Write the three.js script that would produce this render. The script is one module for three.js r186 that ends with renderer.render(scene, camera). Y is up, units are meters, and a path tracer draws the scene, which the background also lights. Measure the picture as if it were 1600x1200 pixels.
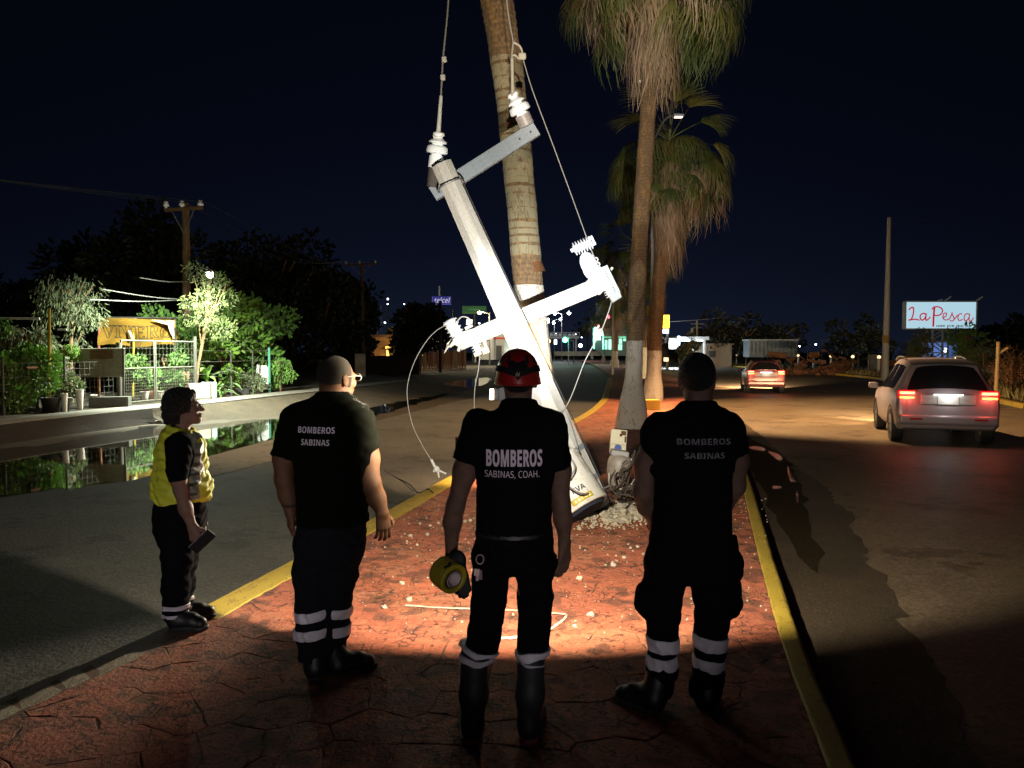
import * as THREE from 'three';
import { mergeGeometries, toCreasedNormals } from 'three/addons/utils/BufferGeometryUtils.js';
import { RoundedBoxGeometry } from 'three/addons/geometries/RoundedBoxGeometry.js';

// ---------------------------------------------------------------- camera, sky, exposure
const scene = new THREE.Scene();
const camera = new THREE.PerspectiveCamera(53.13, 4 / 3, 0.05, 3000);
const EYE = 1.7, PITCH = 2.386 * Math.PI / 180;
camera.position.set(0, EYE, 0);
camera.rotation.x = -PITCH;
scene.add(camera);
const renderer = new THREE.WebGLRenderer({ antialias: true });
renderer.toneMapping = THREE.LinearToneMapping;
renderer.toneMappingExposure = 1.0;
renderer.shadowMap.enabled = true;
{
  const W = 512, H = 256, a = new Float32Array(W * H * 4);
  for (let j = 0; j < H; j++) for (let i = 0; i < W; i++) {
    const el = ((j + .5) / H - .5) * Math.PI, az = ((i + .5) / W - .5) * 2 * Math.PI;   // az of -z is -PI/2
    const e = Math.max(0, el), c = .5 + .5 * Math.cos(az + Math.PI / 2);                 // the town lights the air ahead
    const glow = Math.exp(-e * 4.2) * (.14 + .86 * Math.pow(c, 12)), low = Math.exp(-e * 12) * (.15 + .85 * Math.pow(c, 9)), k = (j * W + i) * 4;
    a[k] = .0007 + .0028 * glow + .0050 * low; a[k + 1] = .0010 + .0044 * glow + .0072 * low; a[k + 2] = .0026 + .0135 * glow + .0115 * low; a[k + 3] = 1;
  }
  const sky = new THREE.DataTexture(a, W, H, THREE.RGBAFormat, THREE.FloatType);
  sky.mapping = THREE.EquirectangularReflectionMapping; sky.magFilter = sky.minFilter = THREE.LinearFilter; sky.needsUpdate = true;
  scene.background = sky; scene.environment = sky;
}

// ---------------------------------------------------------------- small tools
const V = (x, y, z) => new THREE.Vector3(x, y, z);
const rad = (d) => d * Math.PI / 180, clamp = (x, a, b) => Math.min(b, Math.max(a, x)), lerp = (a, b, t) => a + (b - a) * t;
const smooth = (a, b, x) => { const t = clamp((x - a) / (b - a), 0, 1); return t * t * (3 - 2 * t); };
function rng(seed) { let s = seed >>> 0; return () => { s = (s + 0x6D2B79F5) >>> 0; let t = Math.imul(s ^ (s >>> 15), 1 | s); t = (t + Math.imul(t ^ (t >>> 7), 61 | t)) ^ t; return ((t ^ (t >>> 14)) >>> 0) / 4294967296; }; }
// a sight line through a photograph point: where it is at a given depth, or where it meets a level
function ray(px, py) { const u = (px - 800) / 1200, v = -(py - 600) / 1200, c = Math.cos(PITCH), s = Math.sin(PITCH); return V(u, v * c - s, -v * s - c); }
function at(px, py, depth) { const d = ray(px, py), k = depth / -d.z; return V(d.x * k, EYE + d.y * k, -depth); }
function ground(px, py, y = 0) { const d = ray(px, py), k = (y - EYE) / d.y; return V(d.x * k, y, d.z * k); }
const used = new Map();
function numbered(name) { const n = used.get(name) || 0; used.set(name, n + 1); return n ? `${name}_${String(n).padStart(3, '0')}` : name; }
function tag(o, label, category, group, kind) {
  o.userData = { label, category }; if (group) o.userData.group = group; if (kind) o.userData.kind = kind; return o;
}
function thing(name, label, category, p = V(0, 0, 0), turn = 0, group) {
  const o = new THREE.Group(); o.name = numbered(name); scene.add(o); o.position.copy(p.isVector3 ? p : V(...p)); o.rotation.y = turn; return tag(o, label, category, group);
}
function mesh(name, geo, mat, parent, label) {
  const g = Array.isArray(geo) ? merge(geo) : geo, m = new THREE.Mesh(g, mat); m.name = parent ? name : numbered(name); m.castShadow = m.receiveShadow = true; (parent || scene).add(m);
  if (label) m.userData.label = label; return m;
}
function solo(name, geo, mat, label, category, group) { return tag(mesh(name, geo, mat), label, category, group); }
function struct(name, geo, mat) { const m = mesh(name, geo, mat); m.userData = { kind: 'structure' }; return m; }
function copyOf(root, p, turn, label, group) { const c = root.clone(); c.name = numbered(root.name.replace(/_\d{3}$/, '')); scene.add(c); c.position.copy(p); if (turn !== undefined) c.rotation.y = turn; c.userData = { ...root.userData, label }; if (group) c.userData.group = group; return c; }
function plain(g) { const q = g.index ? g.toNonIndexed() : g; const o = new THREE.BufferGeometry(); for (const k of ['position', 'normal', 'uv']) if (q.attributes[k]) o.setAttribute(k, q.attributes[k]); if (!o.attributes.uv) o.setAttribute('uv', new THREE.BufferAttribute(new Float32Array(o.attributes.position.count * 2), 2)); if (!o.attributes.normal) o.computeVertexNormals(); return o; }
function merge(list) { return mergeGeometries(list.map(plain)); }
function put(g, x, y, z, rx = 0, ry = 0, rz = 0) { if (rx) g.rotateX(rx); if (rz) g.rotateZ(rz); if (ry) g.rotateY(ry); g.translate(x, y, z); return g; }
function box(w, h, d, x = 0, y = 0, z = 0, ry = 0, r = 0) { const g = r ? new RoundedBoxGeometry(w, h, d, 2, r) : new THREE.BoxGeometry(w, h, d); return put(g, x, y, z, 0, ry); }
function orient(g, a, b) { const d = V().subVectors(b, a).normalize(), q = new THREE.Quaternion().setFromUnitVectors(V(0, 1, 0), d); g.applyQuaternion(q); g.translate(a.x, a.y, a.z); return g; }  // geometry that stands on y=0 goes from a towards b
function rod(a, b, r, r2 = r, n = 8) { const L = a.distanceTo(b), g = new THREE.CylinderGeometry(r2, r, L, n); g.translate(0, L / 2, 0); return orient(g, a, b); }
// a square bar between two points; up says which way its depth axis looks
function bar(a, b, w, d, facing = V(0, 0, 1), chamfer = 0) {
  const L = a.distanceTo(b), g = chamfer ? new RoundedBoxGeometry(w, L, d, 1, chamfer) : new THREE.BoxGeometry(w, L, d);
  const y = V().subVectors(b, a).normalize(), x = V().crossVectors(y, facing).normalize(), z = V().crossVectors(x, y);
  g.translate(0, L / 2, 0); g.applyMatrix4(new THREE.Matrix4().makeBasis(x, y, z)); g.translate(a.x, a.y, a.z); return g;
}
function tube(pts, r, seg = 24, n = 6, closed = false) { return new THREE.TubeGeometry(new THREE.CatmullRomCurve3(pts, closed, 'centripetal'), seg, r, n, closed); }
function lathe(prof, n = 20) { return new THREE.LatheGeometry(prof.map(([r, y]) => new THREE.Vector2(r, y)), n); }
function geom(pos, idx, uv, normals) {
  const g = new THREE.BufferGeometry(); g.setAttribute('position', new THREE.Float32BufferAttribute(pos, 3));
  g.setAttribute('uv', new THREE.Float32BufferAttribute(uv || new Array(pos.length / 3 * 2).fill(0), 2)); if (idx) g.setIndex(idx);
  if (normals) g.setAttribute('normal', new THREE.Float32BufferAttribute(normals, 3)); else g.computeVertexNormals(); return g;
}
// a level sheet with the outline [[x, depth], ...]
function sheet(outline, y, step = 0) {
  const c = outline.map(([x, d]) => new THREE.Vector2(x, d)), f = THREE.ShapeUtils.triangulateShape(c, []), pos = [], uv = [], idx = [];
  for (const p of c) { pos.push(p.x, y, -p.y); uv.push(p.x, -p.y); }
  for (const t of f) { const [a, b, d] = t; const cr = (c[b].x - c[a].x) * (c[d].y - c[a].y) - (c[b].y - c[a].y) * (c[d].x - c[a].x); idx.push(...(cr > 0 ? [a, b, d] : [a, d, b])); }
  return geom(pos, idx, uv);
}
// a profile [[across, height], ...] swept along a level line of [x, depth]
function sweepLevel(line, prof, wob = 0, seed = 1) {
  const R = rng(seed), pos = [], uv = [], idx = [], n = prof.length; let s = 0;
  line.forEach(([x, d], i) => {
    const p = line[Math.max(0, i - 1)], q = line[Math.min(line.length - 1, i + 1)], tx = q[0] - p[0], td = q[1] - p[1], L = Math.hypot(tx, td), nx = td / L, nd = -tx / L;
    if (i) s += Math.hypot(x - p[0], d - p[1]); let v = 0;
    prof.forEach(([o, h], j) => { const w = (R() - .5) * wob; if (j) v += Math.hypot(o - prof[j - 1][0], h - prof[j - 1][1]); pos.push(x + nx * (o + w), h + (j && j < n - 1 ? w : 0), -(d + nd * (o + w))); uv.push(s, v); });
    if (i) for (let j = 0; j + 1 < n; j++) { const a = (i - 1) * n + j, b = a + n; idx.push(a, b, a + 1, b, b + 1, a + 1); }
  });
  return geom(pos, idx, uv);
}
function resample(line, step) {
  const c = new THREE.CatmullRomCurve3(line.map(([x, d]) => V(x, 0, d)), false, 'centripetal'), n = Math.max(2, Math.ceil(c.getLength() / step));
  return c.getSpacedPoints(n).map((p) => [p.x, p.z]);
}
// ---------------------------------------------------------------- textures: colour and grain only
function lattice(seed, P) { const R = rng(seed), a = new Float32Array(P * P).map(() => R()); return (x, y) => { const i = Math.floor(x), j = Math.floor(y), fx = x - i, fy = y - j, m = (k) => ((k % P) + P) % P, u = fx * fx * (3 - 2 * fx), v = fy * fy * (3 - 2 * fy), g = (p, q) => a[m(q) * P + m(p)]; return lerp(lerp(g(i, j), g(i + 1, j), u), lerp(g(i, j + 1), g(i + 1, j + 1), u), v); }; }
function tex(size, fn, srgb = true, h = size) {
  const d = new Uint8Array(size * h * 4);
  for (let j = 0; j < h; j++) for (let i = 0; i < size; i++) { const c = fn(i / size, j / h, i, j), k = (j * size + i) * 4; d[k] = clamp(c[0], 0, 1) * 255; d[k + 1] = clamp(c[1], 0, 1) * 255; d[k + 2] = clamp(c[2], 0, 1) * 255; d[k + 3] = 255; }
  const t = new THREE.DataTexture(d, size, h); t.magFilter = THREE.LinearFilter; t.minFilter = THREE.LinearMipmapLinearFilter; t.generateMipmaps = true; t.wrapS = t.wrapT = THREE.RepeatWrapping; if (srgb) t.colorSpace = THREE.SRGBColorSpace; t.needsUpdate = true; return t;
}
function rep(t, u, v = u) { const c = t.clone(); c.repeat.set(u, v); c.needsUpdate = true; return c; }
const N = (seed, P) => { const f = lattice(seed, P); return (u, v) => f(u * P, v * P); };
const n4 = N(4, 4), n8 = N(8, 8), n16 = N(16, 16), n32 = N(32, 32), n64 = N(64, 64), n128 = N(128, 128), n256 = N(256, 256), m8 = N(81, 8), m32 = N(33, 32);
const fbm = (u, v) => .34 * n4(u, v) + .24 * n8(u, v) + .18 * n16(u, v) + .14 * n32(u, v) + .1 * n64(u, v);
const T = {};
T.grain = tex(512, (u, v) => { const g = .62 + .26 * fbm(u, v) + .14 * n256(u, v); return [g, g, g]; });
T.bump = tex(512, (u, v) => { const g = .5 * n32(u, v) + .3 * n128(u, v) + .3 * n256(u, v); return [g, g, g]; }, false);
T.stone = tex(1024, (u, v) => {
  const f = fbm(u, v), dust = smooth(.5, .68, .55 * m8(u, v) + .3 * n32(u, v) + .2 * n128(u, v)), speck = n256(u, v) * n128(v, u) > .8 ? 1 : 0, wear = smooth(.6, .72, .5 * n16(v, u) + .5 * m32(u, v));
  const ridge = (a) => smooth(.014, .002, Math.abs(a - .5)), crack = Math.max(ridge(.55 * n4(u, v) + .3 * n16(u, v) + .15 * n64(u, v)), .8 * ridge(.5 * m8(v, u) + .3 * n32(u, v) + .2 * n64(v, u)), .7 * ridge(.5 * n8(u, v) + .35 * m32(v, u) + .15 * n64(u, v)));
  const c = [.62 + .2 * f, .40 + .14 * f, .32 + .12 * f].map((x, i) => lerp(lerp(lerp(x, [.72, .56, .46][i], dust * .6), [.40, .29, .25][i], wear * .6), .85, speck * .5)), g = .9 + .2 * (n256(u, v) - .5) + .12 * (n64(v, u) - .5); return c.map((x) => x * g * (1 - .55 * crack));
});
T.road = tex(1024, (u, v) => {
  const f = fbm(u, v), g = .40 + .20 * f + .16 * (n256(u, v) - .5) + .08 * (n128(v, u) - .5), s = n256(v, u) > .93 ? .12 : 0, oil = smooth(.6, .75, .6 * n8(v, u) + .4 * n32(u, v)) * .12; return [g + s - oil + .02, g + s - oil, g + s - oil - .03];
});
T.dirt = tex(512, (u, v) => { const f = fbm(u, v), g = .36 + .2 * f + .22 * (n256(u, v) - .5) + .1 * (n64(v, u) - .5); return [g * 1.12, g, g * .84]; });
T.bark = tex(256, (u, v) => { const ring = .5 + .5 * Math.sin((v * 26 + .8 * n8(u, v)) * 6.283), f = n64(u, v), c = .54 + .2 * f + .16 * ring * n32(u, v) + .1 * (n256(u, v) - .5), y = smooth(.5, .7, n8(v, u) * .6 + n32(u, v) * .4) * .12; return [c * 1.05 + y, c * .93 + y * .7, c * .76]; }, true, 512);
T.plaster = tex(512, (u, v) => { const st = smooth(.66, .74, .55 * n16(u, v) + .45 * n64(u, v)), g = .80 + .14 * fbm(u, v) + .06 * (n256(u, v) - .5); return [g, g * .985, g * .95].map((x, i) => lerp(x, [.55, .50, .43][i], st * .45)); });
T.cloth = tex(256, (u, v, i, j) => { const g = .72 + .16 * ((i + j) % 2) + .2 * (n128(u, v) - .3); return [g, g, g]; });
T.metal = tex(512, (u, v) => { const c = Math.floor(n64(u, v) * 5) / 5, g = .68 + .2 * c + .1 * (n16(u, v) - .5) + .05 * (n256(u, v) - .5); return [g * .97, g * .99, g]; });
T.leaf = tex(128, (u, v) => { const g = .7 + .3 * n32(u, v) - .15 * smooth(.04, 0, Math.abs(u - .5)); return [g, g, g * .9]; });
function mat(r, g, b, o = {}) { const { rep: k, tex: t = T.grain, flat, ...rest } = o; const m = new THREE.MeshStandardMaterial({ roughness: .85, side: THREE.DoubleSide, ...rest }); m.color.setRGB(r, g, b); if (!flat && k) m.map = rep(t, ...(Array.isArray(k) ? k : [k])); return m; }
function glow(r, g, b, s) { const m = new THREE.MeshStandardMaterial({ roughness: .5 }); m.color.setRGB(.5, .5, .5); m.emissive.setRGB(r, g, b); m.emissiveIntensity = s; return m; }
function canvasTex(w, h, draw) { const c = document.createElement('canvas'); c.width = w; c.height = h; draw(c.getContext('2d'), w, h); const t = new THREE.CanvasTexture(c); t.colorSpace = THREE.SRGBColorSpace; t.anisotropy = 8; return t; }
function spot(p, to, color, cd, half, blend, soft = 1) { const l = new THREE.SpotLight(color, cd, 0, rad(half), blend, 2); l.position.copy(p); l.target.position.copy(to); l.castShadow = true; l.shadow.radius = soft; scene.add(l, l.target); return l; }
function lamp(p, color, cd, soft = 4) { const l = new THREE.PointLight(color, cd, 0, 2); l.position.copy(p); l.castShadow = true; l.shadow.radius = soft; scene.add(l); return l; }
const M = {
  black: mat(.012, .012, .013), dark: mat(.03, .03, .032), galv: mat(.42, .46, .52, { tex: T.metal, rep: 3, metalness: .35, roughness: .5 }), steel: mat(.32, .33, .34, { metalness: .6, roughness: .45, rep: 2 }),
  white: mat(.72, .72, .70, { rep: 2 }), porcelain: mat(.74, .78, .84, { roughness: .16 }), rubber: mat(.018, .018, .02, { roughness: .6 }), wire: mat(.26, .255, .24, { roughness: .6, metalness: .3 }), darkwire: mat(.03, .03, .03),
  wood: mat(.30, .18, .10, { rep: [.6, .6], tex: T.bark }), conc: mat(.42, .41, .38, { rep: .5, tex: T.plaster, bumpMap: rep(T.bump, 2), bumpScale: .003 }),
};
// ---------------------------------------------------------------- ground, roads, kerbs, island
const ROAD = -.15;
const LEFT = [[-6.5, -9], [-4.6, -3], [-3.45, .5], [-2.80, 2.9], [-2.52, 3.78], [-2.32, 4.25], [-2.17, 4.7], [-2.06, 5.15], [-1.78, 6.35], [-1.32, 8.33], [-.87, 10.46], [.35, 15], [1.79, 20.4], [3.1, 27], [4.1, 34], [6.4, 51], [10.6, 102], [13.6, 160]];
const RIGHT = [[-1.2, -9], [.2, -2.5], [1.41, 3.05], [1.66, 4.25], [2.05, 5.83], [3.72, 12.4], [4.6, 16.5], [6.5, 24], [7.1, 27.5], [11, 51], [15.6, 102], [18.6, 160]];
const leftLine = resample(LEFT, .6), rightLine = resample(RIGHT, .6);
const lineX = (line, d) => { for (let i = 0; i + 1 < line.length; i++) if (d >= line[i][1] && d <= line[i + 1][1]) return lerp(line[i][0], line[i + 1][0], (d - line[i][1]) / (line[i + 1][1] - line[i][1])); return line[d < 0 ? 0 : line.length - 1][0]; };
const bumpy = (k, s) => ({ bumpMap: rep(T.bump, k), bumpScale: s });
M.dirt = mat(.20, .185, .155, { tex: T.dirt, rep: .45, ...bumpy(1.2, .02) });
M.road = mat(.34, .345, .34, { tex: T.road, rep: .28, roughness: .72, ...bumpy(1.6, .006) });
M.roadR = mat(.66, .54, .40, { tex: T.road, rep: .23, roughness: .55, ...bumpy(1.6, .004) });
M.stone = mat(.94, .68, .56, { tex: T.stone, rep: .4, roughness: .8, ...bumpy(2.1, .006) });
M.joint = mat(.42, .25, .20, { tex: T.dirt, rep: 1.1 });
M.yellow = mat(.58, .42, .05, { tex: T.plaster, rep: [.9, 2.1], roughness: .7, ...bumpy(3, .004) });
M.bareKerb = mat(.34, .29, .23, { tex: T.plaster, rep: [.8, 2], ...bumpy(3, .005) });
M.walk = mat(.22, .22, .21, { tex: T.plaster, rep: .35, ...bumpy(1.4, .006) });
M.water = mat(.012, .013, .010, { roughness: .035 }); M.wet = new THREE.MeshPhysicalMaterial({ roughness: .8, specularIntensity: .05, side: THREE.DoubleSide, ...bumpy(2.6, .05) }); M.glint = new THREE.MeshStandardMaterial({ roughness: .12, side: THREE.DoubleSide, ...bumpy(4, .06) }); M.glint.color.setRGB(.01, .006, .005); M.wet.color.setRGB(.052, .038, .022);
struct('ground', sheet([[-700, -60], [700, -60], [700, 1400], [-700, 1400]], ROAD - .02), M.dirt);
const roadEdge = [[-10, -12], [-8.4, 2], [-6.7, 9.3], [-5.45, 11.5], [-4.55, 13.2], [-4.0, 16], [-3.8, 19.3], [-2.3, 27.75], [-.4, 37], [1.6, 51], [4.6, 90], [8, 160]];
{
  const R = rng(3), e = resample(roadEdge, .5).map(([x, d]) => [x + (R() - .5) * .18, d]);
  struct('road', sheet([...e, ...leftLine.filter((p) => p[1] > -12).reverse().map(([x, d]) => [x + .05, d])], ROAD), M.road);
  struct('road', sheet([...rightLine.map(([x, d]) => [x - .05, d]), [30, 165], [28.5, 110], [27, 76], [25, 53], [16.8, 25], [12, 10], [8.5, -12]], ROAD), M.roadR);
  struct('road', sheet([[-60, 168], [90, 168], [90, 182], [-60, 182]], ROAD + .004), M.road);
}
// pale concrete gutter along the far lane edge, puddle and mud beside it
const px = (list, y) => list.map(([a, b]) => { const p = ground(a, b, y); return [p.x, -p.z]; });
M.gutter = mat(.40, .40, .385, { tex: T.plaster, rep: .35, ...bumpy(1.4, .006) });
struct('gutter', sheet(px([[318, 748], [318, 716], [365, 703], [440, 683], [520, 668], [560, 655], [572, 664], [520, 685], [432, 719], [372, 735]], ROAD), ROAD + .006), M.gutter);
{
  const rough = (list, amp, seed) => { const R = rng(seed); return resample([...list, list[0]], .35).slice(0, -1).map(([x, d]) => [x + (R() - .5) * amp, d + (R() - .5) * amp * 1.6]); };
  struct('puddle', sheet(rough(px([[-160, 800], [0, 772], [120, 760], [235, 742], [318, 716], [440, 682], [520, 666], [470, 655], [380, 656], [330, 664], [250, 664], [180, 676], [90, 692], [0, 702], [-160, 725]], ROAD), .35, 5), ROAD + .004), M.water);
  struct('puddle', sheet(rough(px([[612, 642], [560, 652], [566, 640], [640, 622], [668, 606], [720, 594], [760, 590], [758, 600], [700, 616]], ROAD), .25, 6), ROAD + .006), M.water);
  struct('puddle', sheet(rough(px([[1140, 668], [1160, 676], [1182, 690], [1205, 700], [1232, 724], [1252, 760], [1262, 800], [1270, 830], [1284, 880], [1262, 900], [1250, 880], [1222, 826], [1206, 800], [1184, 752], [1160, 712]], ROAD), .12, 7), ROAD + .009), M.wet);
  for (const l of [[[1168, 700], [1182, 697], [1196, 701], [1192, 706], [1178, 704]], [[1200, 706], [1212, 708], [1224, 719], [1220, 723], [1208, 714]], [[1229, 728], [1238, 742], [1243, 756], [1239, 757], [1232, 744]], [[1244, 766], [1250, 782], [1248, 792], [1243, 780]], [[1206, 760], [1216, 758], [1222, 766], [1211, 768]]]) struct('puddle', sheet(rough(px(l, ROAD), .03, 17), ROAD + .013), M.glint);
  const mud = px([[1128, 640], [1150, 652], [1200, 690], [1250, 735], [1290, 762], [1312, 792], [1338, 806], [1326, 822], [1352, 852], [1358, 880], [1384, 905], [1398, 940], [1415, 958], [1402, 972], [1440, 1000], [1470, 1060], [1520, 1180], [1540, 1300]], ROAD), R = rng(9);
  const edge = resample(mud, .12).map(([x, d]) => [x + (R() - .5) * .07, d + (R() - .5) * .1]);
  M.mud = mat(.23, .175, .10, { tex: T.dirt, rep: .9, ...bumpy(2.4, .02) });
  struct('gutter_dirt', sheet([...edge, ...rightLine.filter((p) => p[1] > 1.2 && p[1] < 25).map(([x, d]) => [x + .005, d])], ROAD + .005), M.mud);
}
// kerbs of the island
const kerbProf = [[-.07, ROAD - .03], [-.065, -.03], [-.05, -.006], [-.03, .004], [.045, .006], [.062, -.002], [.065, -.05]];
const wideProf = kerbProf.map(([o, h]) => [o > 0 ? o + .135 : o, h]);
const kl = leftLine.map(([x, d]) => [x + .06, d]);
struct('kerb', sweepLevel(resample(LEFT.map(([x, d]) => [x + .06, d]).filter((p) => p[1] < 4.9), .08), wideProf.map(([o, h]) => [o, h < -.1 ? h : h - .006]), .012, 3), M.bareKerb);
struct('kerb', sweepLevel(resample([[-2.06, 4.86], ...LEFT.map(([x, d]) => [x + .06, d]).filter((p) => p[1] > 4.9 && p[1] < 55)], .1), wideProf, .006, 4), M.yellow);
struct('kerb', sweepLevel(resample(RIGHT.map(([x, d]) => [x - .06, d]).filter((p) => p[1] < 60), .12), kerbProf.map(([o, h]) => [-o, h]).reverse(), .005, 5), M.yellow);
// the island: a joint-coloured bed with stamped stones, each its own piece, as far as the eye tells them apart
const NEAR = 2.2, FAR = 9.6;
const isle = struct('median', sheet([...leftLine.map(([x, d]) => [x + .08, d]), ...rightLine.slice().reverse().map(([x, d]) => [x - .08, d])], -.0042), M.joint);
{
  const R = rng(21), pts = [];
  const inL = (d) => lineX(leftLine, d) + .262, inR = (d) => lineX(rightLine, d) - .127;
  for (let tries = 0; tries < 9000 && pts.length < 290; tries++) {
    const d = lerp(NEAR, FAR, R()), x = lerp(inL(d), inR(d), R()), r = .13 + .26 * R();
    if (pts.every((p) => Math.hypot(p[0] - x, p[1] - d) > Math.min(r, p[2]) * 1.02)) pts.push([x, d, r]);
  }
  const clip = (poly, nx, nd, c) => { const out = []; for (let i = 0; i < poly.length; i++) { const p = poly[i], q = poly[(i + 1) % poly.length], a = p[0] * nx + p[1] * nd - c, b = q[0] * nx + q[1] * nd - c; if (a <= 0) out.push(p); if ((a < 0 && b > 0) || (a > 0 && b < 0)) { const t = a / (a - b); out.push([lerp(p[0], q[0], t), lerp(p[1], q[1], t)]); } } return out; };
  const mats = [0, 1, 2, 3].map((k) => mat(.96 + .03 * (k - 1.5), .68 + .02 * (k - 1.5), .54 + .025 * (k % 2), { tex: T.stone, rep: .4, roughness: .8, ...bumpy(2.1, .006) }));
  for (const [x, d] of pts) {
    let poly = [[x - .6, d - .6], [x + .6, d - .6], [x + .6, d + .6], [x - .6, d + .6]];
    for (const [a, b] of pts) { const dx = a - x, dd = b - d, L = Math.hypot(dx, dd); if (L > 1e-6 && L < 1.5) poly = clip(poly, dx / L, dd / L, ((a * a + b * b) - (x * x + d * d)) / (2 * L) - .0009 - .0026 * Math.pow(n8(a * .31 + x * .31, b * .27 + d * .27), 2) - .0006 * R()); }
    for (const [f, s] of [[inL, -1], [inR, 1]]) { const x0 = f(d - .6), x1 = f(d + .6), L = Math.hypot(x1 - x0, 1.2), nx = 1.2 / L * s, nd = -(x1 - x0) / L * s; poly = clip(poly, nx, nd, x0 * nx + (d - .6) * nd); }
    poly = clip(clip(poly, 0, -1, -NEAR), 0, 1, FAR);
    if (poly.length < 3) continue;
    // roughen the outline, then a bevelled top
    const out = []; for (let i = 0; i < poly.length; i++) { const p = poly[i], q = poly[(i + 1) % poly.length], L = Math.hypot(q[0] - p[0], q[1] - p[1]), n = Math.max(1, Math.round(L / .075)); for (let k = 0; k < n; k++) { const t = k / n, w = k ? (R() - .5) * .026 : 0; out.push([lerp(p[0], q[0], t) - (q[1] - p[1]) / L * w, lerp(p[1], q[1], t) + (q[0] - p[0]) / L * w]); } }
    const cx = out.reduce((s, p) => s + p[0], 0) / out.length, cd = out.reduce((s, p) => s + p[1], 0) / out.length, top = -.001 + .0010 * R(), tx = (R() - .5) * .0035, td = (R() - .5) * .0035, n = out.length, pos = [], uv = [], idx = [];
    const add = (p, y) => { pos.push(p[0], y, -p[1]); uv.push(p[0], p[1]); };
    for (const p of out) add(p, -.0045); for (const p of out) add(p, top - .0016);
    for (const p of out) { const L = Math.hypot(p[0] - cx, p[1] - cd), k = Math.max(0, (L - .006) / L), q = [cx + (p[0] - cx) * k, cd + (p[1] - cd) * k]; add(q, top + (q[0] - cx) * tx + (q[1] - cd) * td); }
    add([cx, cd], top);
    for (let i = 0; i < n; i++) { const j = (i + 1) % n; for (const o of [0, n]) idx.push(o + i, o + j, o + n + i, o + j, o + n + j, o + n + i); idx.push(2 * n + i, 2 * n + j, 3 * n); }
    mesh('paving_stone', toCreasedNormals(geom(pos, idx, uv), .09), mats[Math.floor(R() * 4)], isle);
  }
  // beyond, the stones merge: one slab
  const far = (f) => f.filter((p) => p[1] > FAR && p[1] < 158);
  struct('pavement', sheet([[inL(FAR + .01), FAR + .01], ...far(leftLine).map(([x, d]) => [x + .262, d]), ...far(rightLine).reverse().map(([x, d]) => [x - .127, d]), [inR(FAR + .01), FAR + .01]], -.004), M.stone);
  struct('pavement', sheet([[inL(-9) + .1, -8.9], ...leftLine.filter((p) => p[1] > -8.5 && p[1] < NEAR - .05).map(([x, d]) => [x + .262, d]), [inL(NEAR), NEAR - .01], [inR(NEAR), NEAR - .01], ...rightLine.filter((p) => p[1] > -8.5 && p[1] < NEAR - .05).reverse().map(([x, d]) => [x - .127, d])], -.004), M.stone);
}
// footway in front of the plant nursery
const walkLine = [[-11.2, 8], [-10.4, 15.5], [-9.95, 18], [-9.45, 20], [-8.83, 21.9], [-7.95, 26], [-6.2, 34], [-4.9, 40]];
struct('sidewalk', sweepLevel(resample(walkLine, 1), [[.004, .22], [0, .24], [-.025, .25], [-.85, .26]], .008, 8), M.walk);
struct('sidewalk_kerb', sweepLevel(resample(walkLine, .5), [[.09, ROAD - .04], [.05, .0], [.03, .228]], .03, 9), mat(.065, .042, .03, { tex: T.dirt, rep: .8, ...bumpy(2, .02) }));
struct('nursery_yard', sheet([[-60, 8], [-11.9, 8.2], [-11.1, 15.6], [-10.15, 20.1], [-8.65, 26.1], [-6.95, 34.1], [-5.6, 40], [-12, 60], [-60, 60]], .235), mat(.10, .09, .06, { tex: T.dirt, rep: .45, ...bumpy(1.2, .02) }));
{ // the dirt climbs to the footway where its kerb runs out
  const line = resample(walkLine.filter((p) => p[1] > 19), .4), prof = [[3.6, ROAD - .03], [2.4, ROAD + .04], [1.1, .06], [.10, .215]], R = rng(13), pos = [], uv = [], idx = [];
  line.forEach(([x, d], i) => { const f = smooth(19.6, 25, d); prof.forEach(([o, h], j) => { const w = .06 + o * (.12 + .88 * f) + (j && j < 3 ? (R() - .5) * .25 : 0); pos.push(x + w, h + (j === 1 || j === 2 ? (R() - .5) * .05 : 0) - (1 - f) * (j === 3 ? .0 : .03), -d + w * .22); uv.push(x + w, d); if (i && j) { const q = i * 4 + j; idx.push(q - 5, q - 1, q - 4, q - 1, q, q - 4); } }); });
  struct('dirt_bank', geom(pos, idx, uv), mat(.30, .28, .23, { tex: T.dirt, rep: .7, ...bumpy(2, .05) }));
}
// chalk mark on the island
{
  const c = mat(.78, .72, .58, { rep: 9 }), R = rng(4), seg = (list, w) => { const l = resample(px(list, 0), .03), a = l.map(([x, d]) => [x + (R() - .5) * .01, d - w / 2 + (R() - .5) * .008]), b = l.map(([x, d]) => [x + (R() - .5) * .01, d + w / 2 + (R() - .5) * .008]).reverse(); return sheet([...a, ...b], .0065); };
  solo('chalk_mark', [seg([[632, 947], [690, 951], [760, 953], [820, 956], [884, 961]], .028), seg([[886, 963], [872, 976], [852, 988], [820, 996], [782, 999]], .045)], c, 'pale chalk arrow drawn on the red paving behind the man with the helmet', 'chalk mark');
}
// ---------------------------------------------------------------- people: distance fields meshed as one smooth surface each
// capsule that tapers from ra to rb; flat < 1 squeezes it front to back
const cap = (a, b, ra, rb, k = .03, flat = 1) => ({ t: 0, a, b, ra, rb, k, flat });
const ball = (c, rx, ry, rz, k = .02, yaw = 0, pitch = 0) => ({ t: 1, c, r: [rx, ry, rz], k, q: yaw || pitch ? new THREE.Quaternion().setFromEuler(new THREE.Euler(pitch, yaw, 0, 'YXZ')).invert() : null });
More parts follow.
